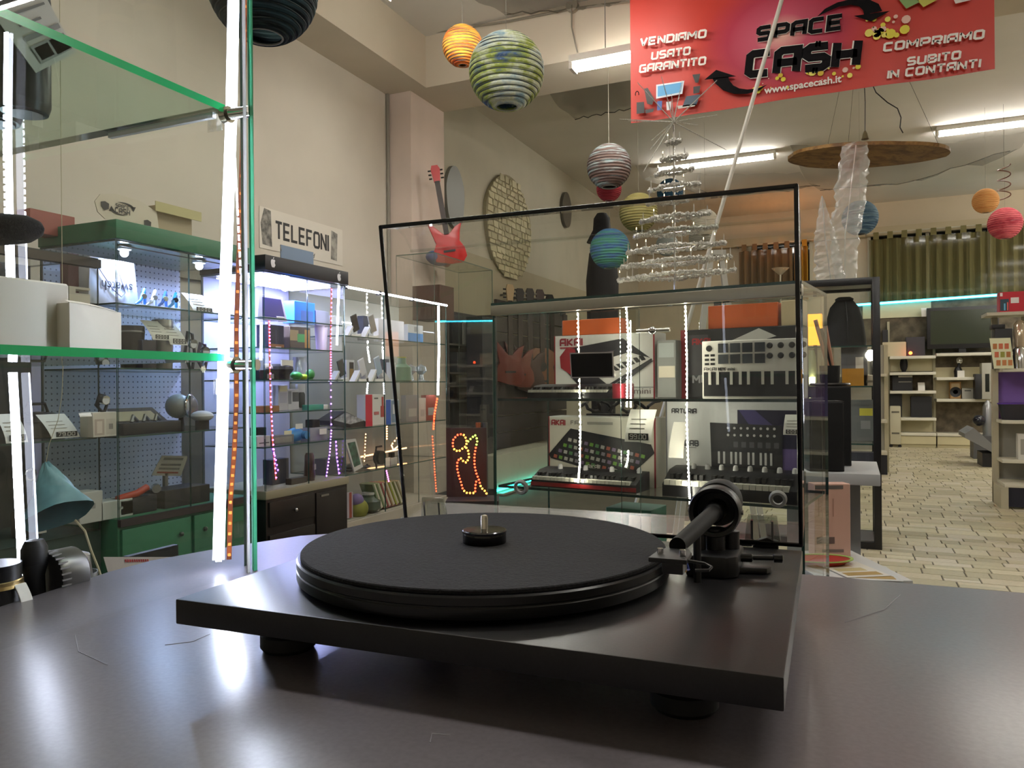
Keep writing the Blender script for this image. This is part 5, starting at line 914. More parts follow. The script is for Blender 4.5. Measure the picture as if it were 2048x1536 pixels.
# ---- small tinsel tree on top of the centre case
q = PC.back(.14).pt(1350, 590); ZTR = ZCT+.008; TX = V((q.x, q.y, ZTR))
tree = thing('tinsel_tree', 'small silver tinsel tree with candle lights on the centre case', 'christmas tree', TX, PC.a)
dT = (TX-CAM).dot(FW); H_ = lambda py: CAM.z+(768-1.6-py)/FPX*dT-ZTR
SILV = mat('b4b0a6', .35, .2, .3, 300, 'efece4'); CW = emit('ffe2a8', 5); CWO = mat('d8d4ca', .4)
MB().cyl((0, 0, 0), (0, 0, H_(250)), .003, n=10).build('pole', CHROME, tree, smooth=True); MB().lathe([(.04, 0), (.04, .004), (.006, .01)], 20).build('foot', CHROME, tree, smooth=True)
rt = random.Random(5)
for ly, hw in ((552, 119), (525, 112), (497, 100), (465, 84), (436, 70), (402, 56), (375, 52), (345, 38), (318, 26), (285, 14)):
    z = H_(ly); R = hw/FPX*dT; n = max(60, int(R*1500))
    tr = MB().tube([(R*math.cos(2*math.pi*i/n)+rt.uniform(-.002, .002), R*math.sin(2*math.pi*i/n)*.25+rt.uniform(-.002, .002), z+.003*math.sin(6*math.pi*i/n)+rt.uniform(-.003, .003)) for i in range(n)], [rt.uniform(.0035, .009) for i in range(n)], 6, closed=True).build('tinsel_ring', SILV, tree)
    MB().tube([(-R, 0, z), (0, 0, z-.002), (R, 0, z)], .0012, 5).build('spoke', CHROME, tr)
    m = max(3, int(R*56))
    for i in range(m):
        a = 2*math.pi*(i+.3)/m; x, y = R*math.cos(a), R*math.sin(a)*.25; MB().cyl((x, y, z), (x, y, z+.022), .0017, n=6).cyl((x, y, z+.022), (x, y, z+.029), .0016, .0005, n=6, m=1).build('candle', [CWO, CW if i % 2 else CWO], tr)
zc = H_(245)
for px, py in ((1240, 240), (1280, 170), (1300, 300), (1262, 247), (1330, 160), (1368, 165), (1438, 165), (1440, 236), (1395, 250), (1452, 300), (1288, 346), (1303, 282), (1345, 190)):
    d = at(px, py, dT)-at(1350, 247, dT); d = V((d.dot(PC.u), d.dot(PC.b)+rt.uniform(-.02, .02), d.z)); MB().cyl((0, 0, zc), V((0, 0, zc))+d, .0018, .001, n=6).build('star_ray', SILV, tree)
# ================================================================ black framed vitrine further back
YD = 6.02; XD1 = onY(1762, 820, YD).x; XD0 = XD1-1.15; ZD = onY(1757, 553, YD).z; DD = .5
cd_ = thing('display_case', 'tall black framed glass vitrine standing on the stone floor', 'display case', (XD0, YD, 0), 0); LD_ = XD1-XD0
fr = mat('0b0b10', .35)
for x in (0, LD_-.05):
    for y in (0, DD-.05): MB().box(x, x+.05, y, y+.05, .0, ZD).build('post', fr, cd_, bevel=.003)
for z in (.0, ZD-.05):
    for y in (0, DD-.05): MB().box(.05, LD_-.05, y, y+.05, z, z+.05).build('rail', fr, cd_, bevel=.003)
    for x in (0, LD_-.05): MB().box(x, x+.05, .05, DD-.05, z, z+.05).build('rail', fr, cd_, bevel=.003)
pane(.05, LD_-.05, .02, .026, .05, ZD-.05, 'y', cd_, 'front_glass'); pane(.05, LD_-.05, DD-.03, DD-.024, .05, ZD-.05, 'y', cd_, 'back_glass'); pane(LD_-.03, LD_-.024, .05, DD-.05, .05, ZD-.05, 'x', cd_, 'side_glass')
MB().box(.05, LD_-.05, .05, DD-.05, ZD-.03, ZD-.005).build('top_board', mat('8f8d88', .5), cd_); MB().box(.05, LD_-.05, .05, DD-.05, .02, .05).build('floor_board', mat('4a4a50', .5), cd_)
SD = [onY(1700, v, YD+.1).z for v in (692, 772, 886, 938)]
for z in SD: pane(.05, LD_-.05, .06, DD-.06, z-.01, z, 'z', cd_, 'glass_shelf')
PD = PY(YD+.15); PDk = PY(YD+.3)
t, w, h = spot(PD, (1645, 592, 1733, 692), .2, 'jacket_bust', 'black zipped jacket shaped over a bust form in the black vitrine', 'jacket', SD[0])
MB().lathe([(w*.50, 0), (w*.5, h*.12), (w*.44, h*.5), (w*.34, h*.8), (w*.2, h*.94), (w*.10, h)], 28, (0, .12, 0), 0, 'z', 1, .5).build('body', mat('1b1b1c', .75, 0, .3, 12), t, smooth=True)
MB().tube([(0.02, -.005+.03, h*.1), (.02, .0, h*.5), (.01, .05, h*.9)], .004, 6).build('zip', DARK, t); MB().lathe([(w*.20, h*.92), (w*.22, h*.97), (w*.14, h*1.01)], 24, (0, .12, 0), 0, 'z', 1, .5).build('collar', mat('222224', .7), t, smooth=True)
carton(PD, (1684, 737, 1728, 772), .12, 'golden orange box on the vitrine middle shelf', 'b8801c', base=SD[1]); carton(PDk, (1727, 750, 1753, 772), .05, 'white printed leaflet box beside the golden orange box', 'cfcbc0', [(.2, .8, .3, .5, '8a887e')], base=SD[1])
carton(PDk, (1682, 695, 1735, 737), .1, 'grey boxed appliance with price tag above the orange box', '66676a', [(.55, .85, .35, .75, 'd4d2c8')], base=SD[1]+.0)
t, w, h = spot(PDk, (1614, 700, 1634, 735), .1, 'lamp_jar', 'pale glass lamp jar glowing in the black vitrine', 'lamp', SD[1]); MB().lathe([(w*.4, 0), (w*.5, h*.2), (w*.4, h*.8), (w*.2, h)], 20, (0, .05, 0)).build('glass', mat('c4c8a0', .2), t, smooth=True); MB().lathe([(w*.3, h*.05), (w*.3, h*.25)], 14, (0, -.01, 0)).build('bulb', emit('fff2c0', 6), t)
t, w, h = spot(PDk, (1736, 698, 1746, 720), .03, 'bulb_lamp', 'small white glowing bulb beside the vitrine post', 'lamp', SD[1]+.18); t.location.z = SD[1]; MB().cyl((0, .02, 0), (0, .02, .18), .006).build('stem', STEEL, t); MB().sphere((0, .02, .18+h*.5), h*.45, 14, 8).build('globe', emit('fff6d8', 8), t)
for r, c, lb, pr in (((1700, 800, 1748, 886), '6d706e', 'grey tall carton with yellow tag in the lower vitrine', ((.4, .95, .62, .8, 'd8d050'), (.45, .85, .3, .5, '8f918e'))), ((1660, 812, 1700, 886), '8a8c88', 'grey book stack in the lower vitrine', ((0, .9, .6, .75, 'a86a70'),))): carton(PDk, r, .1, lb, c, pr, base=SD[2])
carton(PDk, (1690, 905, 1750, 938), .12, 'dark slate flat box low in the vitrine', '3c3d48', base=SD[3])
# clear spire, cellophane roll on the vitrine top
FOIL = sheer('d4d8d2', .34); FOIL.node_tree.nodes['Principled BSDF'].inputs['Roughness'].default_value = .22
def crumple(name, label, pts, radii, n=16):
    t = thing(name, label, 'decoration', (pts[0].x, pts[0].y, pts[0].z)); rj = random.Random(len(label)); vs = []
    for k in range(33):
        f = k/32*(len(pts)-1); i = min(int(f), len(pts)-2); p = pts[i].lerp(pts[i+1], f-i)-pts[0]; r = radii[i]+(radii[i+1]-radii[i])*(f-i)
        vs.append([p+RG*math.cos(a)*r*(1+rj.uniform(-.2, .2))+FW*math.sin(a)*r*(1+rj.uniform(-.12, .12)) for a in [2*math.pi*j/n for j in range(n)]])
        vs[-1].append(vs[-1][0])
    MB().sheet(vs).build('skin', FOIL, t); MB().tube([p-pts[0] for p in pts], .004, 6).build('core', mat('c9ccc6', .2, .5), t); return t
zt_ = ZD
B0 = onY(1662, 560, YD+.2); B0.z = zt_; crumple('cellophane_spire', 'slim pointed clear foil spire standing on the black vitrine', [B0, at(1650, 470, 5.7), at(1644, 392, 5.7)], [.105, .07, .006])
B0 = onY(1690, 560, YD+.3); B0.z = zt_; crumple('cellophane_roll', 'tall leaning roll of crumpled clear cellophane on the black vitrine', [B0, at(1690, 470, 5.8), at(1702, 380, 5.8), at(1712, 290, 5.8)], [.07, .10, .11, .085])
# ---- white speaker table between the cases
PS = PY(0)
sp0 = at(1655, 940, 3.1); zt_ = sp0.z
ts = thing('side_table', 'white side table carrying the black loudspeakers', 'table', (sp0.x, sp0.y, 0), 0)
MB().box(-.20, .19, -.10, .42, zt_-.045, zt_).build('table_top', mat('b4b6b8', .5), ts, bevel=.004); MB().box(-.16, .12, .05, .36, .05, zt_-.045).build('cabinet', mat('9a9c9c', .5), ts); MB().box(-.15, .11, .06, .35, 0, .05).build('plinth', DARK, ts)
def speaker(loc, w, d, h, label, rz=0):
    t = thing('loudspeaker', label, 'speaker', loc, rz, 'black bookshelf speakers'); MB().box(-w/2, w/2, 0, d, 0, h).build('cabinet', mat('121214', .45), t, bevel=.003); MB().box(-w/2+.006, w/2-.006, -.012, 0, .006, h-.006).build('grille', mat('0c0c0d', .9, 0, .3, 900), t, bevel=.004); return t
a, b = at(1624, 940, 3.06), at(1690, 938, 3.06); hh_ = at(1655, 802, 3.06).z-zt_; ww = (b-a).length
speaker((sp0.x-.0, sp0.y-.06, zt_), ww, .12, hh_, 'front black bookshelf speaker on the white side table', YAW*.6); hb_ = at(1660, 772, 3.35).z-zt_
speaker((sp0.x+.02, sp0.y+.17, zt_), ww*1.08, .18, hb_, 'taller black speaker standing behind the front speaker', YAW*.6)
t, w, h = spot(Plane((sp0.x+.02, sp0.y+.18), YAW*.6), (1642, 648, 1686, 772), .1, 'utensil_holder', 'black holder with copper handled utensils on the taller speaker', 'utensil holder', zt_+hb_+.013)
bz = h*.30
MB().lathe([(w*.42, 0), (w*.45, .01), (w*.48, bz), (w*.44, bz)], 24, (w*.1, .08, 0)).build('holder', BLACKM, t, smooth=True)
for x0, z0, x1, z1, c in ((.1, bz, -.55, h*1.1, 'b98a74'), (.25, bz, -.1, h*1.0, 'b98a74'), (.2, bz, -.3, h*.95, '2a2a2a')): MB().cyl((w*x0, .08, z0*.6), (w*x1, .08, z1), .009, n=10).build('handle', mat(c, .3, .6), t, smooth=True)
MB().lathe([(w*.9, 0), (w*.95, .006), (w*.9, .012)], 28, (w*.1, .08, -.012)).build('tray', mat('2a2622', .4), t, smooth=True)
lt = thing('low_table', 'low white display table with leaflets beyond the counter', 'table', (at(1660, 1110, 2.75).x, at(1660, 1110, 2.75).y, 0), YAW); ZL = .57
MB().box(-.16, .12, -.34, .10, ZL-.03, ZL).build('table_top', mat('c4c4c2', .5), lt, bevel=.003)
for x in (-.14, .08):
    for y in (-.32, .06): MB().box(x, x+.03, y, y+.03, 0, ZL-.03).build('leg', mat('b4b4b2', .5), lt)
PLw = Plane((lt.location.x, lt.location.y), YAW)
carton(PLw, (1629, 968, 1701, 1082), .06, 'pale pink appliance carton standing on the low display table', 'cda594', [(.02, .8, .93, .98, '6a625c'), (.1, .13, .55, .8, 'a8806f'), (.3, .33, .55, .8, 'a8806f'), (.5, .53, .55, .8, 'a8806f'), (.05, .55, .18, .27, '6a5650'), (.2, .8, .06, .1, '77655e')], base=ZL)
t, w, h = spot(Plane((lt.location.x-FW.x*.12, lt.location.y-FW.y*.12), YAW), (1580, 1086, 1704, 1106), .1, 'watermelon_dish', 'red dish with lime rim lying on the low display table', 'dish', ZL); MB().lathe([(.02, 0), (w*.35, .002), (w*.5, .02), (w*.48, .022), (w*.3, .010), (0, .008)], 32, (0, 0, 0), 0, 'z', 1, .6).build('bowl', mat('a8302a', .3), t, smooth=True); MB().lathe([(w*.46, .020), (w*.51, .020), (w*.505, .024), (w*.46, .023), (w*.46, .020)], 32, (0, 0, 0), 0, 'z', 1, .6).build('rim', mat('9ab860', .4), t, smooth=True)
for k, (dx, dy, rz, c, lb) in enumerate(((-.01, -.2, .12, 'd4cfc4', 'cream leaflet with food photos on the low display table'), (.03, -.24, -.2, 'c4c6c4', 'white leaflet under the food leaflet on the low display table'))):
    p = lt.location+RG*dx+FW*dy; t = thing('leaflet', lb, 'leaflet', (p.x, p.y, ZL+.002*(1-k)), YAW+rz); MB().box(-.075, .075, -.1, .1, .0, .0012).build('sheet', mat(c, .6), t)
    for j in range(3): MB().box(-.06, .06-.02*j, -.08+.055*j, -.04+.055*j, .0012, .0016).build('print', mat(['a88a4a', 'b8a878', 'c8b890'][j], .6), t)
# ================================================================ far wall
YS = 15.85
def fz(px, py): q = onY(px, py, YS); return q.x, q.z
STONE = mat('4a4234', .8, 0, .5, 7, '6f6450', .5)
x0 = fz(1765, 800)[0]; x1 = 4.2
fw_ = thing('metal_shelving', 'white metal wall shelving with stone patterned back at the far end', 'shelving', (0, YS, 0))
xm = fz(1869, 800)[0]; xa = fz(1778, 800)[0]; xe = fz(1990, 800)[0]+.6
zz = lambda py: onY(1870, py, YS).z
for x in (xa, xm, xe): MB().box(x-.02, x+.02, .0, .05, 0, zz(640)).build('upright', mat('a8a286', .5), fw_)
MB().box(xa-.9, xe, .05, .09, 0, zz(600)).build('stone_back', STONE, fw_)
CRM = mat('c9c09a', .5)
for a_, b_, y0, y1 in ((xa, xm, 742, 712), (xa, xm, 866, 780), (xm, xe, 755, 735), (xm, xe, 797, 757), (xa-.45, xm-.02, 632, 600)): MB().box(a_+.02, b_-.02, .03, .05, zz(y0), zz(y1)).build('back_panel', CRM, fw_)
WS = mat('d8d4c2', .4)
for a_, b_, y in ((xa, xm, 712), (xm, xe, 708), (xa, xm, 744), (xa, xm, 781), (xa, xm, 834), (xm, fz(1952, 755)[0], 755), (xm, xe, 797), (xa, xm, 864), (xm, xe, 864)):
    MB().box(a_+.005, b_-.005, -.38, .03, zz(y)-.05, zz(y)).build('shelf', WS, fw_, bevel=.004)
for a_, b_ in ((xa, xm), (xm, xe)): MB().box(a_+.01, b_-.01, -.36, -.34, .06, zz(866)-.04).build('base_panel', CRM, fw_); MB().box(a_+.01, b_-.01, -.34, -.30, 0, .06).build('kick_plate', mat('b9b08c', .5), fw_)
for k in range(2): MB().box(xa-.42+.0*k, xa-.03, -.30, .03, zz(746+36*k)-.04, zz(746+36*k)).build('shelf', WS, fw_)
led_tape(fw_, [V((fz(1680, 604)[0], -.02, zz(604))), V((fz(1998, 590)[0], -.02, fz(1998, 590)[1]))], 100, emit('2fb6d8', 3), emit('46d8f0', 8), .03, .05, V((0, -1, 0)))
PF = PY(YS-.2)
t, w, h = spot(PY(YS-.25), (1854, 613, 1998, 706), .1, 'television', 'black flat television with dark green screen on the far shelving', 'television', zz(708)); MB().box(-w/2, w/2, 0, .07, h*.10, h).build('casing', BLACK, t, bevel=.008); panel(MB(), -w*.45, w*.45, h*.20, h*.93, -.002).build('screen', mat('2e3524', .18), t); MB().box(-w*.3, w*.3, -.05, .12, 0, h*.02).build('foot', BLACK, t); MB().box(-w*.05, w*.05, .02, .06, 0, h*.12).build('neck', BLACK, t)
card(PF, (1843, 615, 1860, 634), 'white price tag on the corner of the television', zz(634), 0, False)
carton(PF, (1812, 674, 1850, 706), .2, 'dark grey subwoofer box beside the television', '2c2c32', base=zz(712)); t, w, h = spot(PY(YS-.35), (1816, 700, 1826, 708), .03, 'power_button', 'tiny red orange glowing standby light on the shelf', 'light', zz(712)); MB().sphere((0, 0, h*.5), .03, 10, 8).build('lamp', emit('ff4a1e', 8), t)
carton(PF, (1765, 684, 1814, 707), .25, 'cream printer on the top far shelf', 'c4bc9a', base=zz(712)); carton(PY(YS-.1), (1765, 660, 1776, 684), .1, 'small black speaker on the cream printer', '17171a', base=zz(684))
t, w, h = spot(PF, (1800, 713, 1816, 743), .1, 'oval_speaker', 'black oval speaker on the second far shelf', 'speaker', zz(744)); MB().sphere((0, .06, h*.5), h*.5, 16, 10, 0, w/h, .5).build('body', BLACKM, t, smooth=True); MB().cyl((0, .06, 0), (0, .06, .02), w*.3).build('foot', BLACK, t)
carton(PF, (1785, 748, 1825, 780), .2, 'black audio deck with silver strips on the third far shelf', '141416', [(.3, 1, .8, .9, 'b9b7ae'), (.3, .95, .5, .56, '8a887e')], base=zz(781)); card(PF, (1836, 765, 1850, 779), 'white price tag on the third far shelf', zz(781), 0, False)
carton(PF, (1780, 786, 1804, 833), .2, 'black box on the fourth far shelf', '0f0f11', base=zz(834)); carton(PF, (1822, 793, 1864, 833), .2, 'black subwoofer on the fourth far shelf', '18191c', base=zz(834))
t, w, h = spot(PY(YS-.45), (1780, 812, 1802, 896), .2, 'oil_radiator', 'cream tall electric radiator on the stone floor', 'radiator', .05); MB().box(-w/2, w/2, 0, .15, 0, h).build('body', mat('b9b398', .5), t, bevel=.02); 
for k in (.85, .3): panel(MB(), -w*.35, w*.35, h*k-.02, h*k+.01).build('print', mat('5a564a', .5), t)
for s in (-1, 1): MB().cyl((s*w*.4, .05, -.03), (s*w*.4, .09, -.03), .03, n=12).build('castor', BLACK, t)
carton(PF, (1900, 764, 1922, 796), .2, 'wooden bookshelf speaker with round cone on the far shelf', 'a0763c', [(.12, .88, .08, .92, 'b9a27a')], base=zz(797), name='wooden_speaker', cat='speaker'); q = fz(1911, 783); t = bpy.data.objects['wooden_speaker']
MB().lathe([(.09, 0), (.09, -.01), (.04, .0)], 18, (0, -.004, .12), 0, 'y').build('cone', BLACK, t, smooth=True)
carton(PF, (1924, 776, 1950, 796), .2, 'silver compact stereo on the far shelf', 'a8a69a', [(.2, .7, .7, .8, '3a3a3a')], base=zz(797)); carton(PF, (1950, 778, 1980, 796), .2, 'silver amplifier next to the compact stereo', '9a988e', base=zz(797))
t, w, h = spot(PF, (1904, 713, 1930, 755), .1, 'desk_mixer', 'black stick mixer with white tag on the far shelf', 'mixer', zz(755)); MB().lathe([(w*.3, 0), (w*.35, h*.3), (w*.2, h*.5)], 14, (0, .05, 0)).build('base', BLACK, t, smooth=True); MB().sphere((w*.1, .05, h*.8), h*.16, 12, 8).build('head', CHROME, t, smooth=True); MB().cyl((0, .05, h*.4), (w*.1, .05, h*.75), .02).build('stem', DARK, t); MB().box(-w*.1, w*.45, -.02, -.015, 0, h*.32).build('tag', PAPER, t)
t, w, h = spot(PY(YS-.5), (1950, 726, 1984, 797), .25, 'coffee_machine', 'black and silver coffee machine on the far shelf', 'coffee machine', zz(797)); MB().box(-w/2, -w*.1, 0, .25, 0, h*.7).build('tower', BLACK, t, bevel=.01); MB().box(-w*.1, w*.5, 0, .25, 0, h).build('housing', mat('a8a698', .4), t, bevel=.01); panel(MB(), w*.1, w*.35, h*.2, h*.7).build('window', mat('22241f', .2), t)
t, w, h = spot(PY(13.6), (1940, 800, 1990, 893), .4, 'vacuum_cleaner', 'silver upright vacuum cleaner with dark bin on a grey ramp', 'vacuum cleaner', .35); MB().lathe([(w*.2, 0), (w*.22, h*.3), (w*.2, h*.8), (w*.1, h*.95), (0, h)], 18, (w*.25, .1, 0)).build('tank', mat('9a9c9e', .3, .7), t, smooth=True); MB().sphere((-w*.12, .05, h*.42), w*.26, 16, 10).build('bin', mat('1b1c26', .2), t, smooth=True); MB().box(-w*.4, w*.5, -.1, .3, -.35, 0).build('ramp_block', mat('4f5052', .5), t)
# treadmill like ramp
t, w, h = spot(PY(12.2), (1930, 856, 1992, 945), .5, 'treadmill', 'grey folded treadmill deck on a dark stand beside the aisle', 'treadmill', 0); MB().prism([(-w*.5, h*.75), (-w*.5, h*.85), (-w*.2, h), (w*.6, h*.45), (w*.6, h*.3)], 0, .7, 'y').build('deck', mat('77797a', .5), t); MB().box(w*.1, w*.5, .1, .6, 0, h*.35).build('stand', mat('1a1b1e', .5), t)
# ---- windows and curtains on the far wall
YCu = YF-.10
for k, (p0, p1, pt, pb) in enumerate(((1500, 1622, 490, 600), (1738, 2110, 470, 640))):
    a, b = onY(p0, pt, YCu+.05), onY(p1, pt, YCu+.05); zb_ = onY((p0+p1)/2, pb, YCu).z; W_ = b.x-a.x; z1_ = a.z
    wn = bpy.data.objects.new('window_%d' % (k+1), None); COL.objects.link(wn); wn['kind'] = 'structure'; wn.location = (a.x, YCu+.06, 0); fcol = mat('b9b29a', .5)
    n = 1 if k == 0 else 3
    for i in range(n+1): MB().box(W_*i/n-.03, W_*i/n+.03, -.01, .03, zb_, z1_).build('window_frame', fcol, wn)
    for z in (zb_, (zb_+z1_)*.5-.3, z1_): MB().box(0, W_, -.012, .028, z-.03, z+.03).build('window_rail', fcol, wn)
    for i in range(n): MB().box(W_*i/n+.03, W_*(i+1)/n-.03, .03, .036, zb_+.03, z1_-.03).build('window_pane', mat('14140f', .08), wn)
def curtain(label, p0, p1, ytop0, ytop1, ybot, y, c, alpha, folds, tabs, grp='tab top curtains'):
    a, b = onY(p0, ytop0, y), onY(p1, ytop1, y); zb_ = onY((p0+p1)/2, ybot, y).z; zt = (a.z+b.z)/2; L = b.x-a.x
    t = thing('curtain', label, 'curtain', (a.x, y, 0), 0, grp); n = folds*8; rj = random.Random(folds)
    ph = [rj.uniform(-.6, .6) for _ in range(n+1)]
    MB().sheet([[(L*i/n, .05*math.sin(2*math.pi*folds*i/n+ph[i]*.6)*(1 if r else .6), zt+(zb_-zt)*r/4) for i in range(n+1)] for r in range(5)]).build('cloth', sheer(c, alpha), t, smooth=True)
    for k in range(tabs): x = L*(k+.5)/tabs; MB().sheet([[(x-.05, -.02, zt), (x+.05, -.02, zt)], [(x-.045, -.03, zt+.13), (x+.045, -.03, zt+.13)], [(x-.045, .03, zt+.13), (x+.045, .03, zt+.13)]]).build('tab', mat(c, .8), t)
    MB().cyl((-.1, 0, zt+.12), (L+.1, 0, zt+.12), .014, n=10).build('rod', mat('b9b19a', .5), t, smooth=True)
    for x in (-.05, L+.05): MB().box(x-.01, x+.01, 0, YF-y, zt+.11, zt+.13).build('bracket', STEEL, t)
    return t
curtain('long sheer olive curtain with tab tops across the far windows', 1738, 2100, 478, 455, 600, YF-.32, '6a6238', .74, 17, 12)
curtain('brown sheer curtain at the left far window', 1478, 1585, 503, 496, 600, YF-.32, '6a5230', .85, 7, 5); curtain('golden yellow curtain strip beside the brown sheer curtain', 1588, 1616, 494, 492, 600, YF-.20, 'a87a1e', .9, 3, 2)
# orange alcove lamp
t, w, h = spot(PY(9.5), (1616, 628, 1644, 690), .12, 'box_lamp', 'glowing orange perforated box lamp behind the black vitrine', 'lamp', None); hz_ = t.location.z; t.location.z = 0
MB().box(-.02, .02, .04, .08, 0, hz_).build('stem', DARK, t); MB().box(-w/2, w/2, 0, .12, hz_, hz_+h).build('shade', emit('ff8a2a', 2.2), t, bevel=.004); MB().box(-.14, .14, -.08, .2, 0, .02).build('base', DARK, t)
t = thing('pendant_uplight', 'orange wall uplight glowing above the golden curtain', 'lamp', (onY(1560, 470, 15.2).x, 15.2, 0)); zq = 3.2
MB().cyl((0, 0, 0), (0, 0, zq), .015).build('pole', mat('b9b09a', .4), t); MB().lathe([(.03, zq), (.16, zq+.12), (.15, zq+.12), (.02, zq+.01)], 24).build('bowl', mat('a89880', .4), t, smooth=True); MB().lathe([(.0, zq+.09), (.13, zq+.092), (.0, zq+.10)], 18).build('bulb', emit('ff9a4a', 22), t); MB().lathe([(.16, 0), (.16, .02), (.02, .04)], 20).build('foot', mat('b9b09a', .4), t)
# ================================================================ right aisle gondola
YE = 8.8; g0 = onY(1985, 870, YE); XE = g0.x; tE = thing('gondola_shelving', 'cream metal gondola shelving with purple back at the right edge', 'shelving', (XE, YE, 0)); ez = lambda py: onY(2020, py, YE).z
MB().box(0, .05, -.02, .06, 0, ez(738)).build('upright', mat('b9b39a', .5), tE); MB().box(.05, 1.3, .02, .05, ez(838), ez(742)).build('back_panel', mat('7a5aa8', .5, 0, .1, 2), tE); MB().box(.05, 1.3, .02, .05, .1, ez(840)).build('lower_back', mat('8d8a80', .5), tE)
for py, dp in ((738, .40), (838, .33), (914, .33), (958, .45)): MB().box(.03, 1.3, -dp, .02, ez(py)-.03, ez(py)).build('shelf', mat('d4d0bc', .4), tE, bevel=.003)
MB().box(.06, 1.3, -.43, -.41, .02, ez(958)-.03).build('kick_plate', mat('1a1c2e', .4), tE); MB().box(.0, .06, -.45, .02, 0, ez(958)-.03).build('end_panel', mat('b9b39a', .5), tE)
MB().box(.0, .05, -.02, .03, ez(738), ez(628)).build('upper_post', mat('a8a28c', .5), tE); MB().box(-.08, 1.3, -.30, .05, ez(628)-.03, ez(628)).build('upper_shelf', mat('b9b4a0', .5), tE); MB().box(.25, .3, -.0, .03, ez(738), ez(630)).build('upper_post', mat('a8a28c', .5), tE)
PE = PY(YE-.2)
carton(PY(YE-.18), (1999, 583, 2062, 627), .15, 'red games console carton with white sticker on the upper shelf', 'b81e2e', [(.02, .10, .80, .96, 'e4d8d8'), (.02, .30, .1, .66, '27404e'), (.14, .19, .12, .45, '6ab0d0'), (.24, .28, .12, .5, 'd85a50'), (.36, .62, .45, .72, 'e0dcd8')], base=ez(628))
t, w, h = spot(PY(YE-.24), (1985, 648, 2030, 737), .2, 'espresso_machine', 'black coffee machine behind the menu card on the gondola', 'coffee machine', ez(738)); MB().box(-w*.4, w*.4, 0, .2, 0, h*.9).build('body', BLACK, t, bevel=.012); MB().box(-w*.5, w*.1, .02, .18, h*.9, h).build('lid', DARK, t, bevel=.006); MB().sphere((-w*.42, -.02, h*.4), .03, 12, 8).build('dial', mat('c9b080', .3, .6), t, smooth=True)
t, w, h = spot(PY(YE-.30), (2026, 640, 2060, 737), .2, 'blender_jug', 'chrome kitchen blender at the right edge of the gondola', 'blender', ez(738)); MB().lathe([(w*.4, 0), (w*.42, h*.4), (w*.3, h*.45)], 20, (0, .08, 0)).build('motor_base', CHROME, t, smooth=True); MB().lathe([(w*.3, h*.45), (w*.42, h*.9), (w*.2, h)], 20, (0, .08, 0)).build('jug', mat('b9a890', .12, .5), t, smooth=True)
t, w, h = spot(PY(YE-.42), (1979, 676, 2028, 736), .01, 'menu_card', 'cream menu card with nine food pictures leaning on the gondola', 'card', ez(738)); P = [(-w*.32, 0), (w*.5, 0), (w*.36, h), (-w*.5, h)]
MB().prism(P, 0, .003, 'y').build('sheet', mat('dcdcb8', .7), t); rc = random.Random(2)
for i in range(3):
    for k in range(3): x = -w*.36+w*.26*k+w*.06*(2-i)*0-w*.1*(i/2.0)+w*.13; z = h*(.62-.26*(2-i)+.0)+h*.0; x = -w*.22+w*.24*k-w*.07*i; z = h*(.1+.27*i); MB().box(x, x+w*.17, -.002, 0, z, z+h*.18).build('food_picture', mat(rc.choice(['b97a4a', '8a8a3a', 'c46a4a', 'b94a6a', '9aa05a', 'a86a3a']), .7), t)
t, w, h = spot(PY(YE-.28), (2000, 803, 2062, 836), .25, 'plastic_tub', 'dark oval tub with purple liner on the gondola shelf', 'tub', ez(838)); MB().lathe([(w*.38, 0), (w*.5, h*.85), (w*.48, h*.85), (w*.36, .01)], 28, (0, .12, 0), 0, 'z', 1, .6).build('tub', mat('2a2830', .4), t, smooth=True); MB().lathe([(w*.52, h*.84), (w*.53, h*.9), (w*.46, h*.92), (0, h*.86)], 28, (0, .12, 0), 0, 'z', 1, .6).build('liner', mat('5a3a9a', .4), t, smooth=True)
carton(PY(YE-.28), (2036, 868, 2062, 914), .1, 'white lettered box on the lower gondola shelf', 'cfcdc4', [(.2, .5, .2, .8, '9a988e')], base=ez(914))
# shorter gondola end left of it in the aisle
YG = 11.2; q = onY(1752, 860, YG); t = thing('shelf_end', 'grey shelf end with dark kick plate left of the aisle', 'shelving', (q.x, YG, 0)); gz = lambda py: onY(1765, py, YG).z
MB().box(-.5, .1, 0, .05, .1, gz(690)).build('back_panel', mat('9a988a', .5), t); MB().box(.1, .15, -.02, .06, .0, gz(690)).build('upright', mat('b3ad90', .5), t)
for py in (748, 838, 900): MB().box(-.5, .12, -.35, .0, gz(py)-.035, gz(py)).build('shelf', mat('c9c5b0', .4), t)
MB().box(-.5, .12, -.33, -.3, 0, gz(900)-.04).build('kick_plate', mat('1a1d26', .4), t)
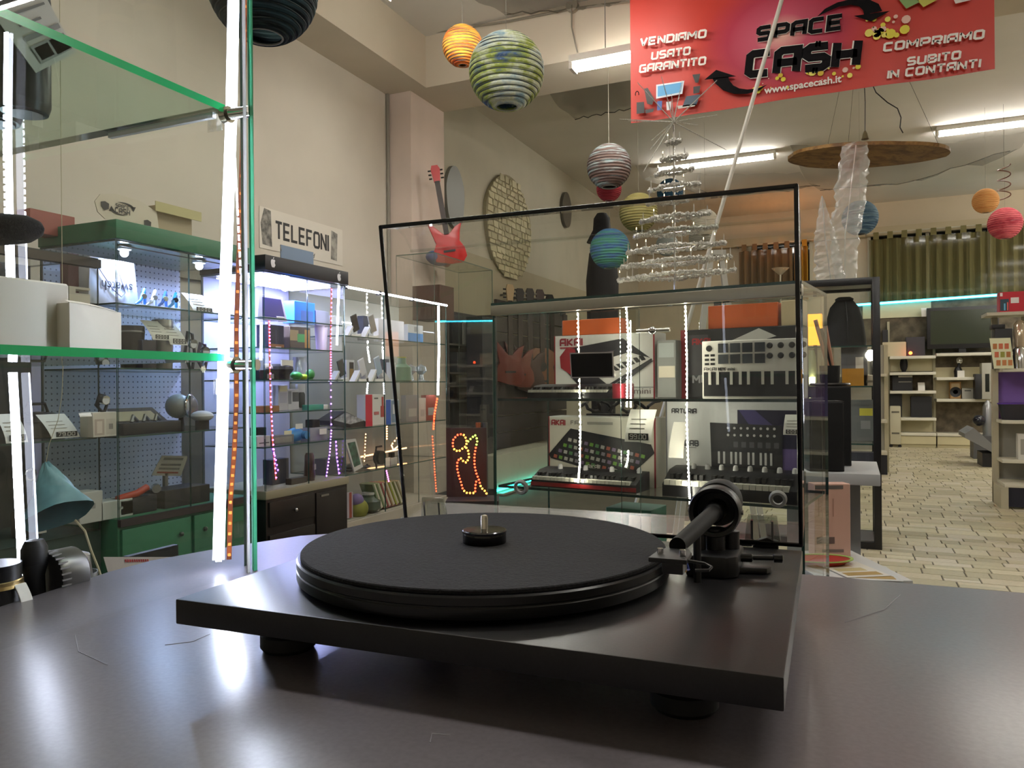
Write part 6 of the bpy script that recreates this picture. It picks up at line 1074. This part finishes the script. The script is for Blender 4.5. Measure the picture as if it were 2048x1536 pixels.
# ================================================================ hanging things
def lantern(px, py, rpx, dia, label, cols, hole=.32, hc=None, sc=7, ribs=False):
    d = dia/2*FPX/rpx; c = at(px, py, d); R = dia/2; t = thing('paper_lantern', label, 'paper lantern', c, 0, 'hanging paper lanterns'); nr = 18; pr = []
    th0 = math.asin(hole)
    for k in range(nr*3+1):
        a = th0+(math.pi-2*th0)*k/(nr*3); s = R*(1+(-.03 if k % 3 == 0 else .006)); pr.append((s*math.sin(a), -s*math.cos(a)*1.02))
    pr = [(R*hole*.96, pr[0][1]+.01)]+pr
    b = MB(); b.lathe(pr[:-1]+[pr[-1]], 40)
    b.f.pop(); b.mi.pop(); b.f.pop(); b.mi.pop()
    b.build('paper_shade', bands(cols, sc, 2.2/dia*.5, .85), t, smooth=True)
    MB().tube([(R*hole*.97*math.cos(2*math.pi*i/24), R*hole*.97*math.sin(2*math.pi*i/24), pr[1][1]) for i in range(24)], .004*dia/.4, 6, closed=True).build('wire_ring', mat(hc or 'a8a8a0', .4), t, smooth=True)
    if ribs:
        b = MB()
        for k in range(2, 17): a = th0+(math.pi-2*th0)*k/18; b.tube([(R*.985*math.sin(a)*math.cos(2*math.pi*i/40), R*.985*math.sin(a)*math.sin(2*math.pi*i/40), -R*.985*math.cos(a)*1.02+.004*math.sin(3*2*math.pi*i/40+k)) for i in range(40)], .0022, 4, closed=True)
        b.build('wire_ribs', mat('4a5458', .6), t, kind='stuff')
    MB().cyl((0, 0, R*.9), (0, 0, ZC-c.z), .0012, n=5).build('thread', mat('8d887a', .6), t); MB().tube([(-R*hole, 0, R*.96), (0, 0, R*1.0), (R*hole, 0, R*.96)], .002, 5).build('hanger_wire', STEEL, t)
    return t
lantern(526, -25, 107, .40, 'dark navy paper lantern cut off by the top of the picture', ['10222c', '1c3a44', '0e1a24', '3f5a5a', '12202a'], .36, ribs=True)
lantern(925, 92, 40, .30, 'orange streaked paper lantern behind the blue and green lantern', ['b8401a', 'd8742a', 'e0a83a', 'c85a20'], .2, sc=5, ribs=True); lantern(1013, 143, 75, .40, 'large blue and green earth coloured paper lantern', ['4a6f9a', '9ab8c4', 'e4ead8', 'aab850', '3f5f96', 'dfe6b8'], .30, sc=2.2, ribs=True)
lantern(1218, 333, 44, .40, 'brown and turquoise streaked paper lantern', ['3f342f', '5f4c44', '5a4c48', '8a9a9a', '4a7f92'], .34, sc=9); lantern(1218, 378, 25, .24, 'small dark red paper lantern under the brown turquoise one', ['7a1c28', '9a2c38', '6a1420'], .3)
lantern(1277, 425, 38, .40, 'olive yellow paper lantern behind the lid corner', ['7a7448', '9a9258', 'a8a070'], .3); lantern(1220, 498, 40, .40, 'teal and green paper lantern in front of the black figure', ['3a6f6a', '4a8f72', '3f5f9a', '5aa07a'], .3); lantern(1340, 384, 26, .36, 'dark blue paper lantern behind the tinsel tree', ['1c3f5a', '2a5a78'], .3)
lantern(1410, 445, 26, .34, 'cream white paper lantern beside the tinsel tree', ['c9c4b4', 'e0dccc', 'a8a494'], .3); lantern(1402, 476, 24, .36, 'silver grey paper lantern below the cream one', ['8a887e', 'a8a69c'], .3); lantern(1334, 490, 22, .32, 'pearl grey paper lantern seen through the lid', ['8f9a9a', 'b4bcba'], .3)
lantern(1720, 436, 34, .40, 'dark blue striped paper lantern behind the cellophane', ['22384a', '3f5f7a', '6f8a9a', '16242e'], .3, sc=10); lantern(1971, 402, 24, .30, 'small peach paper lantern near the far windows', ['c47a3a', 'd8a060', 'd08a4a'], .25); lantern(2010, 447, 31, .40, 'pink red marbled paper lantern at the right edge', ['b83a4a', 'd86a72', 'a82c40', 'd8929a'], .25, sc=4)
# ---- red banner
YN = 5.2; BL, BR_ = onY(1262, 238, YN), onY(1990, 147, YN); WBn = BR_.x-BL.x; zb = (BL.z+BR_.z)/2; HB = 1.08
bn = thing('banner', 'red vinyl shop banner lettered SPACE CA$H hung from the ceiling', 'banner', (BL.x, YN, zb)); k_ = (BR_.z-BL.z)
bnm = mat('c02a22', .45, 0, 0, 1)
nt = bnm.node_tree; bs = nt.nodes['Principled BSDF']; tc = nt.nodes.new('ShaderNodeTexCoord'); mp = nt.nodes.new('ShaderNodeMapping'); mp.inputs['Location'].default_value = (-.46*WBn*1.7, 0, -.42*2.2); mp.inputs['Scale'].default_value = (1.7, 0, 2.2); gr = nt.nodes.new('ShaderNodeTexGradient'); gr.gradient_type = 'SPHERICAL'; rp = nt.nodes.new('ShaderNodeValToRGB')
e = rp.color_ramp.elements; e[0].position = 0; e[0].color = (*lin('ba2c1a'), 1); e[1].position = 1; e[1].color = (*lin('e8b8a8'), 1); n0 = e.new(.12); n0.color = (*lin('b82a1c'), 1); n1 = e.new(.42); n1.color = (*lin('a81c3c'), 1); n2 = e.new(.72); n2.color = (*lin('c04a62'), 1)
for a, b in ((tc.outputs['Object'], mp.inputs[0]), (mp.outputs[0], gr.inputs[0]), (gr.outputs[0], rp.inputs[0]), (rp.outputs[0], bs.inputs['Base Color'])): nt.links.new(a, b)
def bw(x): return .012*math.sin(x*4)+.006*math.sin(x*11)
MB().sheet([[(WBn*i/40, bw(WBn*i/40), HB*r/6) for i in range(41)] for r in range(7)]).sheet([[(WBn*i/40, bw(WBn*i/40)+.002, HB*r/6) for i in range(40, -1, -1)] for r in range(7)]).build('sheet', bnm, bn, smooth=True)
def npx(px, py): q = onY(px, py, YN); return q.x-BL.x, q.z-zb
def btext(txt, pa, pb, ph, m, wt=1.3, y=-.022):
    (xa, za), (xb, zb2) = npx(*pa), npx(*pb); hh = npx(pa[0], pa[1]-ph)[1]-za; b = MB(); stroke_text(b, txt, 0, 0, hh, xb-xa, 0, wt, 0, .12)
    sl = (zb2-za)/(xb-xa); b.v = [(xa+v[0], y, za+v[2]+sl*v[0]) for v in b.v]; return b
WH = mat('e0dad0', .5); BK = mat('161416', .9, 0, 0, 20, None, 0, None, .1)
for txt, pa, pb, ph in (('VENDIAMO', (1280, 94), (1414, 76), 13), ('USATO', (1303, 121), (1382, 110), 13), ('GARANTITO', (1279, 147), (1413, 130), 13), ('COMPRIAMO', (1765, 105), (1968, 78), 14), ('SUBITO', (1812, 133), (1921, 119), 13.5), ('IN CONTANTI', (1773, 159), (1960, 136), 13.5)): btext(txt, pa, pb, ph, WH, 1.55).build('lettering', WH, bn)
for txt, pa, pb, ph, wt in (('SPACE', (1511, 84), (1687, 58), 23, 1.75), ('CA$H', (1488, 153), (1722, 129), 40, 1.9)):
    b = btext(txt, pa, pb, ph, BK, wt+.35, -.024); b.build('lettering_outline', WH, bn); btext(txt, pa, pb, ph, BK, wt, -.026).build('lettering', BK, bn)
(xa, za), (xb, _) = npx(1530, 190), npx(1684, 166); o = font_text('www.spacecash.it', .062, WH, bn, (xa, -.025, za), (math.pi/2, 0, 0), bold=.025); o.scale[0] = (xb-xa)/max(o.dimensions.x, .01); o.rotation_euler = (math.pi/2, -math.atan2(_-za, xb-xa)*.0, 0)
def ban_poly(pts, c, y, name='print'): P = [npx(*p) for p in pts]; return MB().add([(x, y, z) for x, z in P], [tuple(range(len(P)))[::-1]]).build(name, mat(c, .5) if isinstance(c, str) else c, bn)
def swoosh(pts_out, pts_in, tip, y, c): 
    b = MB(); O = [npx(*p) for p in pts_out]; I_ = [npx(*p) for p in pts_in]
    for i in range(len(O)-1): b.add([(O[i][0], y, O[i][1]), (O[i+1][0], y, O[i+1][1]), (I_[i+1][0], y, I_[i+1][1]), (I_[i][0], y, I_[i][1])], [(0, 1, 2, 3)])
    T = [npx(*p) for p in tip]; b.add([(x, y, z) for x, z in T], [(0, 1, 2)]); return b
ar = (([(1634, 38), (1650, 22), (1675, 9), (1705, 2), (1735, 2), (1757, 12), (1764, 26)], [(1634, 38), (1654, 28), (1678, 18), (1702, 14), (1718, 17), (1726, 25), (1728, 34)], [(1707, 36), (1780, 26), (1742, 47)]), ([(1536, 172), (1520, 184), (1495, 191), (1470, 191), (1448, 184), (1432, 170), (1426, 160)], [(1536, 172), (1516, 180), (1496, 182), (1480, 180), (1468, 174), (1460, 164), (1458, 156)], [(1410, 163), (1474, 156), (1434, 143)]))
for o_, i_, tp in ar: swoosh(o_, i_, tp, -.030, BK).build('arrow', BK, bn)
rs = random.Random(11); b = MB(); yl = ['d8c83a', 'e0d060', 'c8a82a', 'd8b0a0']
for k in range(46):
    if k < 22: px, py, r = rs.gauss(1765, 22), rs.gauss(62, 18), abs(rs.gauss(3, 3))+1.2
    else: px, py, r = rs.uniform(1500, 1740), 0, abs(rs.gauss(2, 2.5))+1; py = 172-(px-1500)*.14+rs.gauss(2, 10)
    c = npx(px, py); R = r/FPX*5.2; MB().lathe([(R, 0), (R*.9, -.001), (0, -.001)], 10, (c[0], -.0235, c[1]), 0, 'y').build('splash_dot', mat(rs.choice(yl), .5), bn)
for pts, c, y in (([(1314, 172), (1370, 164), (1366, 190), (1314, 200)], 'd4d8dc', -.024), ([(1317, 175), (1367, 167), (1363, 187), (1317, 196)], '5aa0d0', -.025), ([(1374, 195), (1402, 191), (1394, 212), (1366, 216)], '3a4a5a', -.024), ([(1356, 214), (1394, 210), (1390, 215), (1358, 220)], 'b9b4ac', -.024), ([(1275, 207), (1290, 206), (1291, 228), (1275, 230)], '1c1a1c', -.024), ([(1292, 222), (1310, 219), (1308, 226), (1293, 229)], '2a2628', -.024), ([(1290, 180), (1297, 178), (1310, 200), (1306, 212), (1296, 210)], '26201e', -.024), ([(1316, 205), (1326, 204), (1325, 222), (1316, 223)], '3a5a9a', -.024), ([(1334, 206), (1344, 205), (1344, 222), (1335, 223)], 'c9c9cc', -.024), ([(1386, 152), (1402, 150), (1398, 168), (1392, 168)], '2a2c2a', -.024), ([(1388, 176), (1402, 174), (1400, 188), (1388, 190)], '2a2628', -.024), ([(1795, 0), (1830, -14), (1838, 8), (1812, 21)], '7a9a5a', -.024), ([(1832, 2), (1868, -16), (1876, 2), (1846, 18)], 'b8b44a', -.024), ([(1905, 0), (1935, -12), (1940, 4), (1910, 11)], 'd4ccc4', -.024)): ban_poly(pts, c, y)
MB().tube([(npx(1276, 192)[0]+.012*math.cos(a), -.025, npx(1282, 190)[1]+.02*math.sin(a)) for a in [math.radians(x) for x in range(-20, 201, 20)]], .003, 5).build('printed_headphones', BK, bn)
for x in (.02, WBn-.02): MB().tube([(x, 0, HB), (x, 0, ZC-zb)], .003, 5).build('hanging_cord', mat('b9b4a4', .6), bn)
# ---- white pole leaning across
a, b = at(1572, -30, 4.6), at(1394, 585, 4.9); t = thing('white_pole', 'long thin white pole leaning in front of the banner', 'pole', (b.x, b.y, 0)); ext = (a-b).normalized(); foot_ = b-ext*((b.z)/ext.z); t.location = foot_; top_ = a+ext*.15
MB().tube([V((0, 0, 0)), (top_-foot_)*.5, top_-foot_], .0125, 10).build('rod', mat('d4cfc4', .4), t, smooth=True); MB().cyl((0, 0, 0), ext*.05, .016).build('rubber_tip', BLACK, t, smooth=True)
# ---- hanging wooden slab with pendant
d_ = 7.4; L_, R_ = at(1580, 322, 7.9), at(1899, 296, 6.9); c = (L_+R_)/2; ln_ = (R_-L_); sl = thing('wooden_slab', 'oval live edge wooden slab hung flat from the ceiling on wires', 'hanging slab', c)
u_ = ln_.normalized(); v_ = UP.cross(u_).normalized(); nn = 36; vs = []; rj = random.Random(4)
prof = []
for i in range(nn): a = 2*math.pi*i/nn; k = 1+.05*math.sin(3*a+1)+rj.uniform(-.015, .015); prof.append(u_*math.cos(a)*ln_.length/2*(1 if abs(math.cos(a)) > .9 else k)+v_*math.sin(a)*.48*k)
WOOD = bands(['38260f', '6a4a24', '8a6a38', '4f3818'], 1, 4.0, .7, 0, 1.5)
MB().add([p+UP*.012 for p in prof]+[p-UP*.02 for p in prof], [tuple(range(nn)), tuple(range(2*nn-1, nn-1, -1))]+[(i, nn+i, nn+(i+1) % nn, (i+1) % nn) for i in range(nn)]).build('slab', WOOD, sl)
for px, py in ((1655, 300), (1703, 275), (1888, 283)): 
    f = (px-1580)/319; p = u_*ln_.length*(f-.5)*.95; MB().tube([p+UP*.03, V((.1*(.5-f), 0, ZC-c.z))+p*.35], .0018, 5).build('wire', mat('5a554a', .5), sl)
q = at(1730, 268, 7.3); t = thing('pendant_lamp', 'small brass bell pendant on a black cord above the wooden slab', 'pendant lamp', q); MB().lathe([(.035, -.05), (.03, -.045), (.02, 0), (.008, .03)], 20).build('bell', mat('7a7256', .4, .4), t, smooth=True); MB().tube([(0, 0, .03), (.004, 0, .3), (-.003, 0, .5), (0, 0, ZC-q.z)], .004, 6).build('cord', DARK, t)
pts = [at(x, y, 7.3) for x, y in ((1745, 170), (1752, 185), (1775, 205), (1795, 217), (1802, 235), (1800, 255), (1806, 266))]; t = thing('loose_cable', 'loose black cable dangling from the ceiling near the banner', 'cable', pts[0]); pts = [V((pts[0].x, pts[0].y, ZC))]+pts; MB().tube([p-t.location for p in pts], .005, 6).build('cable', DARK, t, smooth=True)
q = at(2008, 365, 9.5); t = thing('spiral_streamer', 'brown paper spiral streamer hanging near the peach lantern', 'streamer', q); MB().tube([(.07*math.cos(a), .07*math.sin(a), .22-.42*a/21) for a in [i*.3 for i in range(71)]], .007, 5).build('spiral', mat('6a4030', .6), t, smooth=True); MB().cyl((0, 0, .2), (0, 0, ZC-q.z), .0015, n=5).build('thread', DARK, t)
# ---- draped nets under the ceiling
def drape(label, pts, c, a, name='draped_net', dz=.06):
    """pts: rows of picture points with a height, draped between them"""
    R = [[onZ(x, y, z) for x, y, z in row] for row in pts]; rows = []; n = 10; m = 14
    def cr(arr, f): f *= len(arr)-1; i = min(int(f), len(arr)-2); return arr[i].lerp(arr[i+1], f-i)
    for i in range(n+1):
        row = []
        for j in range(m+1): A = [cr(r, j/m) for r in R]; p = cr(A, i/n); row.append(p+UP*(-dz*math.sin(math.pi*i/n)*(1+.4*math.sin(j*1.7))+.015*math.sin(j*2.3+i)))
        rows.append(row)
    o = rows[0][0]; t = thing(name, label, 'net', o); MB().sheet([[p-o for p in r] for r in rows]).build('cloth', sheer(c, a), t, smooth=True); MB().tube([p-o for p in rows[-1]], .006, 5).build('hem', sheer(c, min(1, a+.35)), t); return t
zN = ZC-.06
drape('dark tulle net draped behind the red banner', [[(1080, 160, zN), (1270, 130, zN)], [(1150, 238, zN), (1275, 215, zN)]], '5a564a', .35); drape('long grey tulle swag sagging by the wooden slab', [[(1580, 290, zN), (1800, 300, zN), (2060, 262, zN)], [(1640, 380, zN-.1), (1820, 365, zN-.15), (2020, 300, zN)]], '6a665c', .32, dz=.16)
drape('grey tulle swag hanging over the golden curtain', [[(1270, 330, zN), (1420, 350, zN), (1600, 345, zN)], [(1300, 352, zN-.1), (1440, 392, zN-.2), (1640, 370, zN)]], '6a665c', .3, dz=.12); drape('wire mesh net fixed to the ceiling at the top of the picture', [[(900, -40, zN), (1260, -40, zN)], [(1010, 28, zN), (1255, 14, zN)]], '6f6a5c', .45, dz=.03)
# conduit
pts = [(775, 152, 1), (812, 148, 1), (813, 72, 1), (900, 60, 1), (1020, 42, 1), (1140, 18, 1), (1265, 2, 1)]
t = thing('conduit', 'thin grey cable conduit running along the beam to a junction box', 'conduit', onY(813, 72, PYL-.02)); P = [onY(x, y, PYL-.02)-t.location for x, y, _ in pts]; MB().tube(P, .012, 6).build('pipe', mat('8f897a', .6), t, smooth=True); p = onY(1143, 10, PYL-.05)-t.location; MB().cyl(p, p+V((0, .05, 0)), .055, n=18).build('junction_box', mat('9a9484', .6), t, smooth=True); e2 = onY(1155, 105, PYL-.03)-t.location; MB().tube([p, p+V((0, 0, -.2)), e2], .008, 6).build('drop_cable', mat('8f897a', .6), t, smooth=True)
t = thing('vertical_conduit', 'grey cable conduit running down beside the pilaster', 'conduit', (XW+.02, PYL-.02, 0)); MB().cyl((0, 0, 0), (0, 0, ZB), .018, n=8).build('pipe', mat('8a8478', .6), t, smooth=True); MB().box(-.015, .02, -.03, .01, 1.5, 1.56).build('clip', GREY, t)
# ================================================================ left wall beyond the pilaster
def wallpt(px, py, off=.02): q = onX(px, py, XW+off); return q
def oval(label, px, py, hw, hh, m, name, th=.03, cells=False):
    q = wallpt(px, py); s = (wallpt(px+hw, py).y-wallpt(px-hw, py).y)/2; hz = (wallpt(px, py-hh).z-wallpt(px, py+hh).z)/2; t = thing(name, label, 'wall decoration', q, math.pi/2); P = [(s*math.cos(a)*(1+.03*math.sin(5*a)), hz*math.sin(a)) for a in [2*math.pi*i/40 for i in range(40)]]; MB().prism(P, -th, .018, 'y').build('panel', m, t); return t, s, hz
ov, s, hz = oval('large oval panel of cream stone mosaic on the left wall', 1016, 455, 44, 102, mat('8a8266', .8), 'stone_oval', .03); rj = random.Random(8); tmz = [mat(c, .7) for c in ('b9b18c', 'c4bc98', 'aaa280')]
z = -hz
while z < hz:
    dz = rj.uniform(.06, .10); hw_ = s*math.sqrt(max(0, 1-((z+dz/2)/hz)**2)); x = -hw_
    while x < hw_-.02:
        dx = min(rj.uniform(.08, .2), hw_-x); sk = rj.uniform(-.035, .035); sk2 = rj.uniform(-.035, .035); MB().prism([(x+.012, z+.01+sk*.3), (x+dx-.008, z+.008+sk2*.3), (x+dx-.014+sk, z+dz-.008), (x+.016+sk2, z+dz-.006)], -.04, -.03, 'y').build('stone', rj.choice(tmz), ov); x += dx
    z += dz
oval('grey oval plate on the wall behind the red guitar', 907, 395, 18, 62, mat('6f7068', .5), 'oval_plate'); oval('small dark oval plate high on the left wall', 1131, 420, 9, 35, mat('5a5850', .4), 'oval_plate')
struct('trim_6', MB().box(XW, XW+.02, PY2+.3, YF-.3, 1.0, onX(1100, 560, XW).z), mat('a39a80', .7))
# slatted shop fitting on that wall: dark stock and hanging guitars
def guitar(px, ytop, ybot, body, label, X=XW+.16, acoustic=False, head='1a1512', lean=0):
    q = onX(px, ybot, X); zt = onX(px, ytop, X).z; H = zt-q.z; t = thing('guitar', label, 'guitar', (X, q.y, q.z), YAW+.55, 'guitars'); k = H/1.0
    bd = [(0, 0), (.12, .01), (.18, .07), (.185, .14), (.14, .21), (.125, .26), (.15, .32), (.14, .40), (.07, .445), (.03, .44), (-.03, .44), (-.07, .445), (-.14, .40), (-.15, .32), (-.125, .26), (-.14, .21), (-.185, .14), (-.18, .07), (-.12, .01)]
    if not acoustic: bd = [(0, 0), (.12, .0), (.17, .06), (.16, .15), (.12, .22), (.14, .32), (.17, .40), (.10, .37), (.035, .31), (-.035, .31), (-.12, .40), (-.18, .46), (-.15, .34), (-.12, .22), (-.16, .14), (-.15, .04)]
    MB().prism([(x*k, z*k) for x, z in bd], -.04 if not acoustic else -.09, 0, 'y').build('body', mat(body, .3), t, bevel=.006)
    MB().box(-.025*k, .025*k, -.055 if not acoustic else -.105, -.03 if not acoustic else -.085, .30*k, .84*k).build('neck', mat('2a1c12', .5), t); MB().prism([(-.03*k, .83*k), (.03*k, .83*k), (.05*k, .96*k), (.03*k, 1.0*k), (-.03*k, 1.0*k), (-.045*k, .96*k)], -.05, -.03, 'y').build('headstock', mat(head, .4), t)
    for j in range(3):
        for s in (-1, 1): MB().cyl((s*.045*k, -.04, (.87+.04*j)*k), (s*.075*k, -.04, (.87+.04*j)*k), .008*k, n=8).build('tuning_peg', STEEL if head == '1a1512' else BLACK, t, smooth=True)
    if acoustic: MB().cyl((0, -.092, .27*k), (0, -.088, .27*k), .05*k, n=24).build('sound_hole', BLACK, t)
    MB().box(-.06*k, .06*k, -.05 if not acoustic else -.1, -.04 if not acoustic else -.085, .12*k, .14*k).build('bridge', DARK, t)
    MB().box(-.008, .008, -.03, .2, .9*k, .92*k).build('wall_hook', STEEL, t); return t
for px, yt, yb, bc, lb, ac, hd in ((1038, 578, 775, '6a2c1c', 'red brown electric guitar hung behind the centre case', False, '1a1512'), (1058, 578, 785, '3a2018', 'dark sunburst electric guitar hung behind the centre case', False, '1a1512'), (1078, 580, 790, '7a4a28', 'acoustic guitar with amber top hung on the left wall', True, '2c1a14'), (1098, 590, 792, '55301c', 'brown acoustic guitar hung next to the amber one', True, '1a1512'), (1018, 570, 770, '6a261a', 'deep red electric guitar with pale headstock', False, 'a8906a'), (1124, 600, 795, '221814', 'black acoustic guitar furthest along the left wall', True, '1a1512')): guitar(px, yt, yb, bc, lb, XW+.18, ac, hd)
gr_ = thing('slatted_rack', 'dark slatted rack with hanging accessories on the left wall', 'rack', (XW+.03, onX(985, 700, XW).y, 0), math.pi/2); Lr = onX(1125, 700, XW).y-onX(985, 700, XW).y; zr0, zr1 = .35, onX(1050, 612, XW).z
for k in range(9): MB().box(0, Lr, -.03, 0, zr0+(zr1-zr0)*k/9+.01, zr0+(zr1-zr0)*(k+1)/9-.01).build('slat', mat('3a342c', .7), gr_)
t = thing('low_plinth', 'cream floor plinth with teal led strip under the guitars', 'plinth', (-3.55, onX(990, 970, -3.55).y, 0), math.pi/2); Lq = onX(1112, 930, -3.55).y-onX(990, 970, -3.55).y; MB().box(0, Lq, 0, .3, 0, .42).build('body', mat('b9b8a4', .5), t); led_tape(t, [V((0, -.02, .05)), V((Lq, -.02, .05))], 60, emit('20d8c8', 5), emit('30e8d8', 8), .02, .03, V((0, -1, 0))); MB().box(0, Lq, -.10, -.03, 0, .02).build('kerb', mat('9a988a', .5), t)
for r, c, lb in (((905, 630, 925, 690), '2c2c30', 'dark boxed toys column beside the white camera box'), ((926, 645, 960, 690), 'b9b4ac', 'white camera box with red flash on the left wall shelf'), ((965, 635, 990, 770), '1c1d26', 'tall dark hanging garment cover on the left wall'), ((915, 705, 945, 745), '4a4a4c', 'grey kettle box on the wall shelf'), ((912, 750, 932, 800), '17171a', 'black stacked speaker box near the lid edge')):
    carton(PX(-3.98 if 'garment' not in lb else -3.72), r, .2, lb, c, [(.3, .9, .2, .5, '2a2a2c'), (.3, .9, .05, .18, '9a3a2c')] if c == 'b9b4ac' else (), base=0 if 'garment' in lb else onX((r[0]+r[2])/2, r[3], -3.98).z)
us = thing('shelf_unit', 'tall dark shelf unit against the left wall holding boxed goods', 'shelving', (-3.95, onX(898, 800, -3.95).y, 0), math.pi/2); Lu = onX(994, 800, -3.95).y-onX(898, 800, -3.95).y; MB().box(0, Lu, .25, .27, 0, onX(940, 620, -3.95).z).build('back_board', mat('2c2a2a', .6), us)
for py in (690, 745, 770, 800, 868): MB().box(0, Lu, 0, .25, onX(940, py, -3.95).z-.02, onX(940, py, -3.95).z).build('shelf', mat('55524a', .5), us)
for x in (0, Lu): MB().box(x-.02, x+.02, 0, .26, 0, onX(940, 620, -3.95).z).build('side_panel', mat('3c3a38', .5), us)
carton(PX(-3.55), (880, 572, 908, 640), .3, 'rough brown wooden crate board standing on the glass tower', '5a3f34', base=onX(895, 640, -3.55).z, name='wooden_board', cat='board')
# glass tower with the red guitar on top
Xg = -3.45; yg0, yg1 = onX(868, 540, Xg).y, onX(985, 540, Xg).y; zg = onX(915, 520, Xg).z; gt_ = thing('glass_tower', 'tall clear glass cabinet under the red guitar', 'display case', (Xg, yg0, 0), math.pi/2); Lg = yg1-yg0; Eg = mat('4f5f50', .3)
pane(0, .008, 0, .4, .1, zg, 'x', gt_, 'side_glass', Eg); pane(Lg-.008, Lg, 0, .4, .1, zg, 'x', gt_, 'side_glass', Eg); pane(.008, Lg-.008, 0, .006, .1, zg, 'y', gt_, 'front_glass', Eg); pane(0, Lg, 0, .4, zg, zg+.008, 'z', gt_, 'top_glass', Eg); MB().box(0, Lg, 0, .4, 0, .1).build('base', DARK, gt_)
q = onX(905, 508, Xg-.2); t = guitar(903, 312, 508, 'b81f1c', 'bright red electric guitar leaning on the glass tower', Xg-.2, False, 'b81f1c'); t.location.z = zg+.008; t.rotation_euler = (0, -.17, YAW+.15); 
b = thing('blue_bag', 'blue and red soft bag under the red guitar on the glass tower', 'bag', (Xg-.3, q.y-.02, zg+.008), math.pi/2); MB().sphere((0, .06, .07), .16, 18, 10, 0, 1.2, .5, .45).build('body', mat('2c4a8a', .7), b, smooth=True); MB().sphere((.16, .05, .06), .07, 14, 8, 0, 1, .7, .8).build('pocket', mat('8a3040', .7), b, smooth=True)
# black figure with hat near the left wall
q = onX(1205, 600, -3.3); H_ = onX(1205, 438, -3.3).z; t = thing('mannequin', 'tall black draped mannequin wearing a black bucket hat', 'mannequin', (-3.3, q.y, 0)); Hm = H_; rm = (onX(1228, 560, -3.3).y-onX(1182, 560, -3.3).y)*.5*.42
MB().lathe([(rm*.7, 0), (rm*.75, Hm*.35), (rm*.95, Hm*.55), (rm*1.0, Hm*.75), (rm*.8, Hm*.86), (rm*.3, Hm*.89), (rm*.35, Hm*.93), (rm*.3, Hm*.97)], 24).build('draped_body', mat('16151a', .8), t, smooth=True); MB().lathe([(rm*.95, Hm*.905), (rm*.55, Hm*.955), (rm*.5, Hm*1.0), (rm*.3, Hm*1.02), (0, Hm*1.02)], 24).build('bucket_hat', mat('17171c', .9), t, smooth=True)
# rope light figure on a pedestal
D5 = 5.0; PN = [at(x, y, D5) for x, y in ((905, 1000), (972, 1000))]; t = thing('rope_light_figure', 'outline animal figure of red and yellow rope light on a dark pedestal', 'rope light', (PN[0].x, PN[0].y, 0), YAW); o_ = PN[0]; zped = PN[0].z
loops = ([(925, 868), (915, 870), (907, 878), (905, 890), (909, 900), (917, 903), (925, 897), (931, 893), (934, 885), (930, 872), (925, 868)], [(931, 893), (937, 903), (938, 915), (933, 925), (928, 924), (921, 916), (915, 922), (914, 935), (917, 950), (922, 965), (926, 980), (934, 986), (950, 986)], [(934, 885), (941, 878), (950, 870), (955, 880), (952, 893), (949, 910), (949, 930), (952, 945), (958, 960), (962, 975), (972, 984), (974, 990)], [(950, 986), (951, 970), (953, 960)])
for k, lp in enumerate(loops):
    p = [(at(x, y, D5)-o_) for x, y in lp]; p = [V((v.dot(RG), 0, v.z+o_.z)) for v in p]; rp_ = MB().tube(p, .004, 5).build('rope', mat('8a3028', .4), t)
    tot = sum((p[i+1]-p[i]).length for i in range(len(p)-1)); n = int(tot/.021); b = [MB(), MB(), MB()]
    for i in range(n):
        s_ = tot*(i+.5)/n; j = 0
        while s_ > (p[j+1]-p[j]).length and j < len(p)-2: s_ -= (p[j+1]-p[j]).length; j += 1
        c = p[j].lerp(p[j+1], s_/(p[j+1]-p[j]).length); b[2 if (k == 2 and i < n*.28) else (1 if (k == 0 and i > n*.35) or (k == 1 and i < n*.35) or (i > n*.8) else 0)].sphere(c, .0068, 6, 4)
    for bb_, m_ in zip(b, (emit('ff4022', 5), emit('ffb030', 6), emit('8fd83a', 5))):
        if bb_.v: bb_.build('rope_lamps', m_, rp_, kind='stuff')
MB().box(-.04, .30, -.06, .2, 0, zped-.0).build('pedestal', mat('241a18', .6), t); MB().box(-.05, .22, .14, .16, zped, zped+.46).build('back_board', mat('2a1412', .7), t)
for k, (px, c, lb) in enumerate(((958, 'a8603a', 'copper tube floor stand left of the teal strip'), (971, '5f615c', 'grey tube floor stand beside the copper one'))):
    q = at(px, 990, 6.2); t = thing('tube_stand', lb, 'stand', (q.x, q.y, 0)); zt = at(px, 845, 6.2).z; MB().cyl((0, 0, 0), (0, 0, zt), .022, n=12).build('tube', mat(c, .3, .6), t, smooth=True); MB().lathe([(.03, 0), (.03, .015), (.024, .03)], 20).build('base', DARK, t, smooth=True)
# white trestle behind the tree
q0 = at(1440, 585, 4.6); t = thing('trestle', 'white wooden folding trestle standing behind the tinsel tree', 'trestle', (q0.x, q0.y, 0), .3); zt = at(1440, 505, 4.6).z
for s in (-1, 1): 
    for y in (0, .3): MB().tube([(s*.28, y+(.0), 0), (s*.03, .15, zt)], .022, 4).build('leg', mat('b9b5aa', .5), t)
MB().box(-.14, .14, .1, .2, zt*.72, zt*.72+.03).build('cross_bar', mat('b9b5aa', .5), t); MB().box(-.05, .05, .08, .22, zt, zt+.03).build('top', mat('b9b5aa', .5), t)
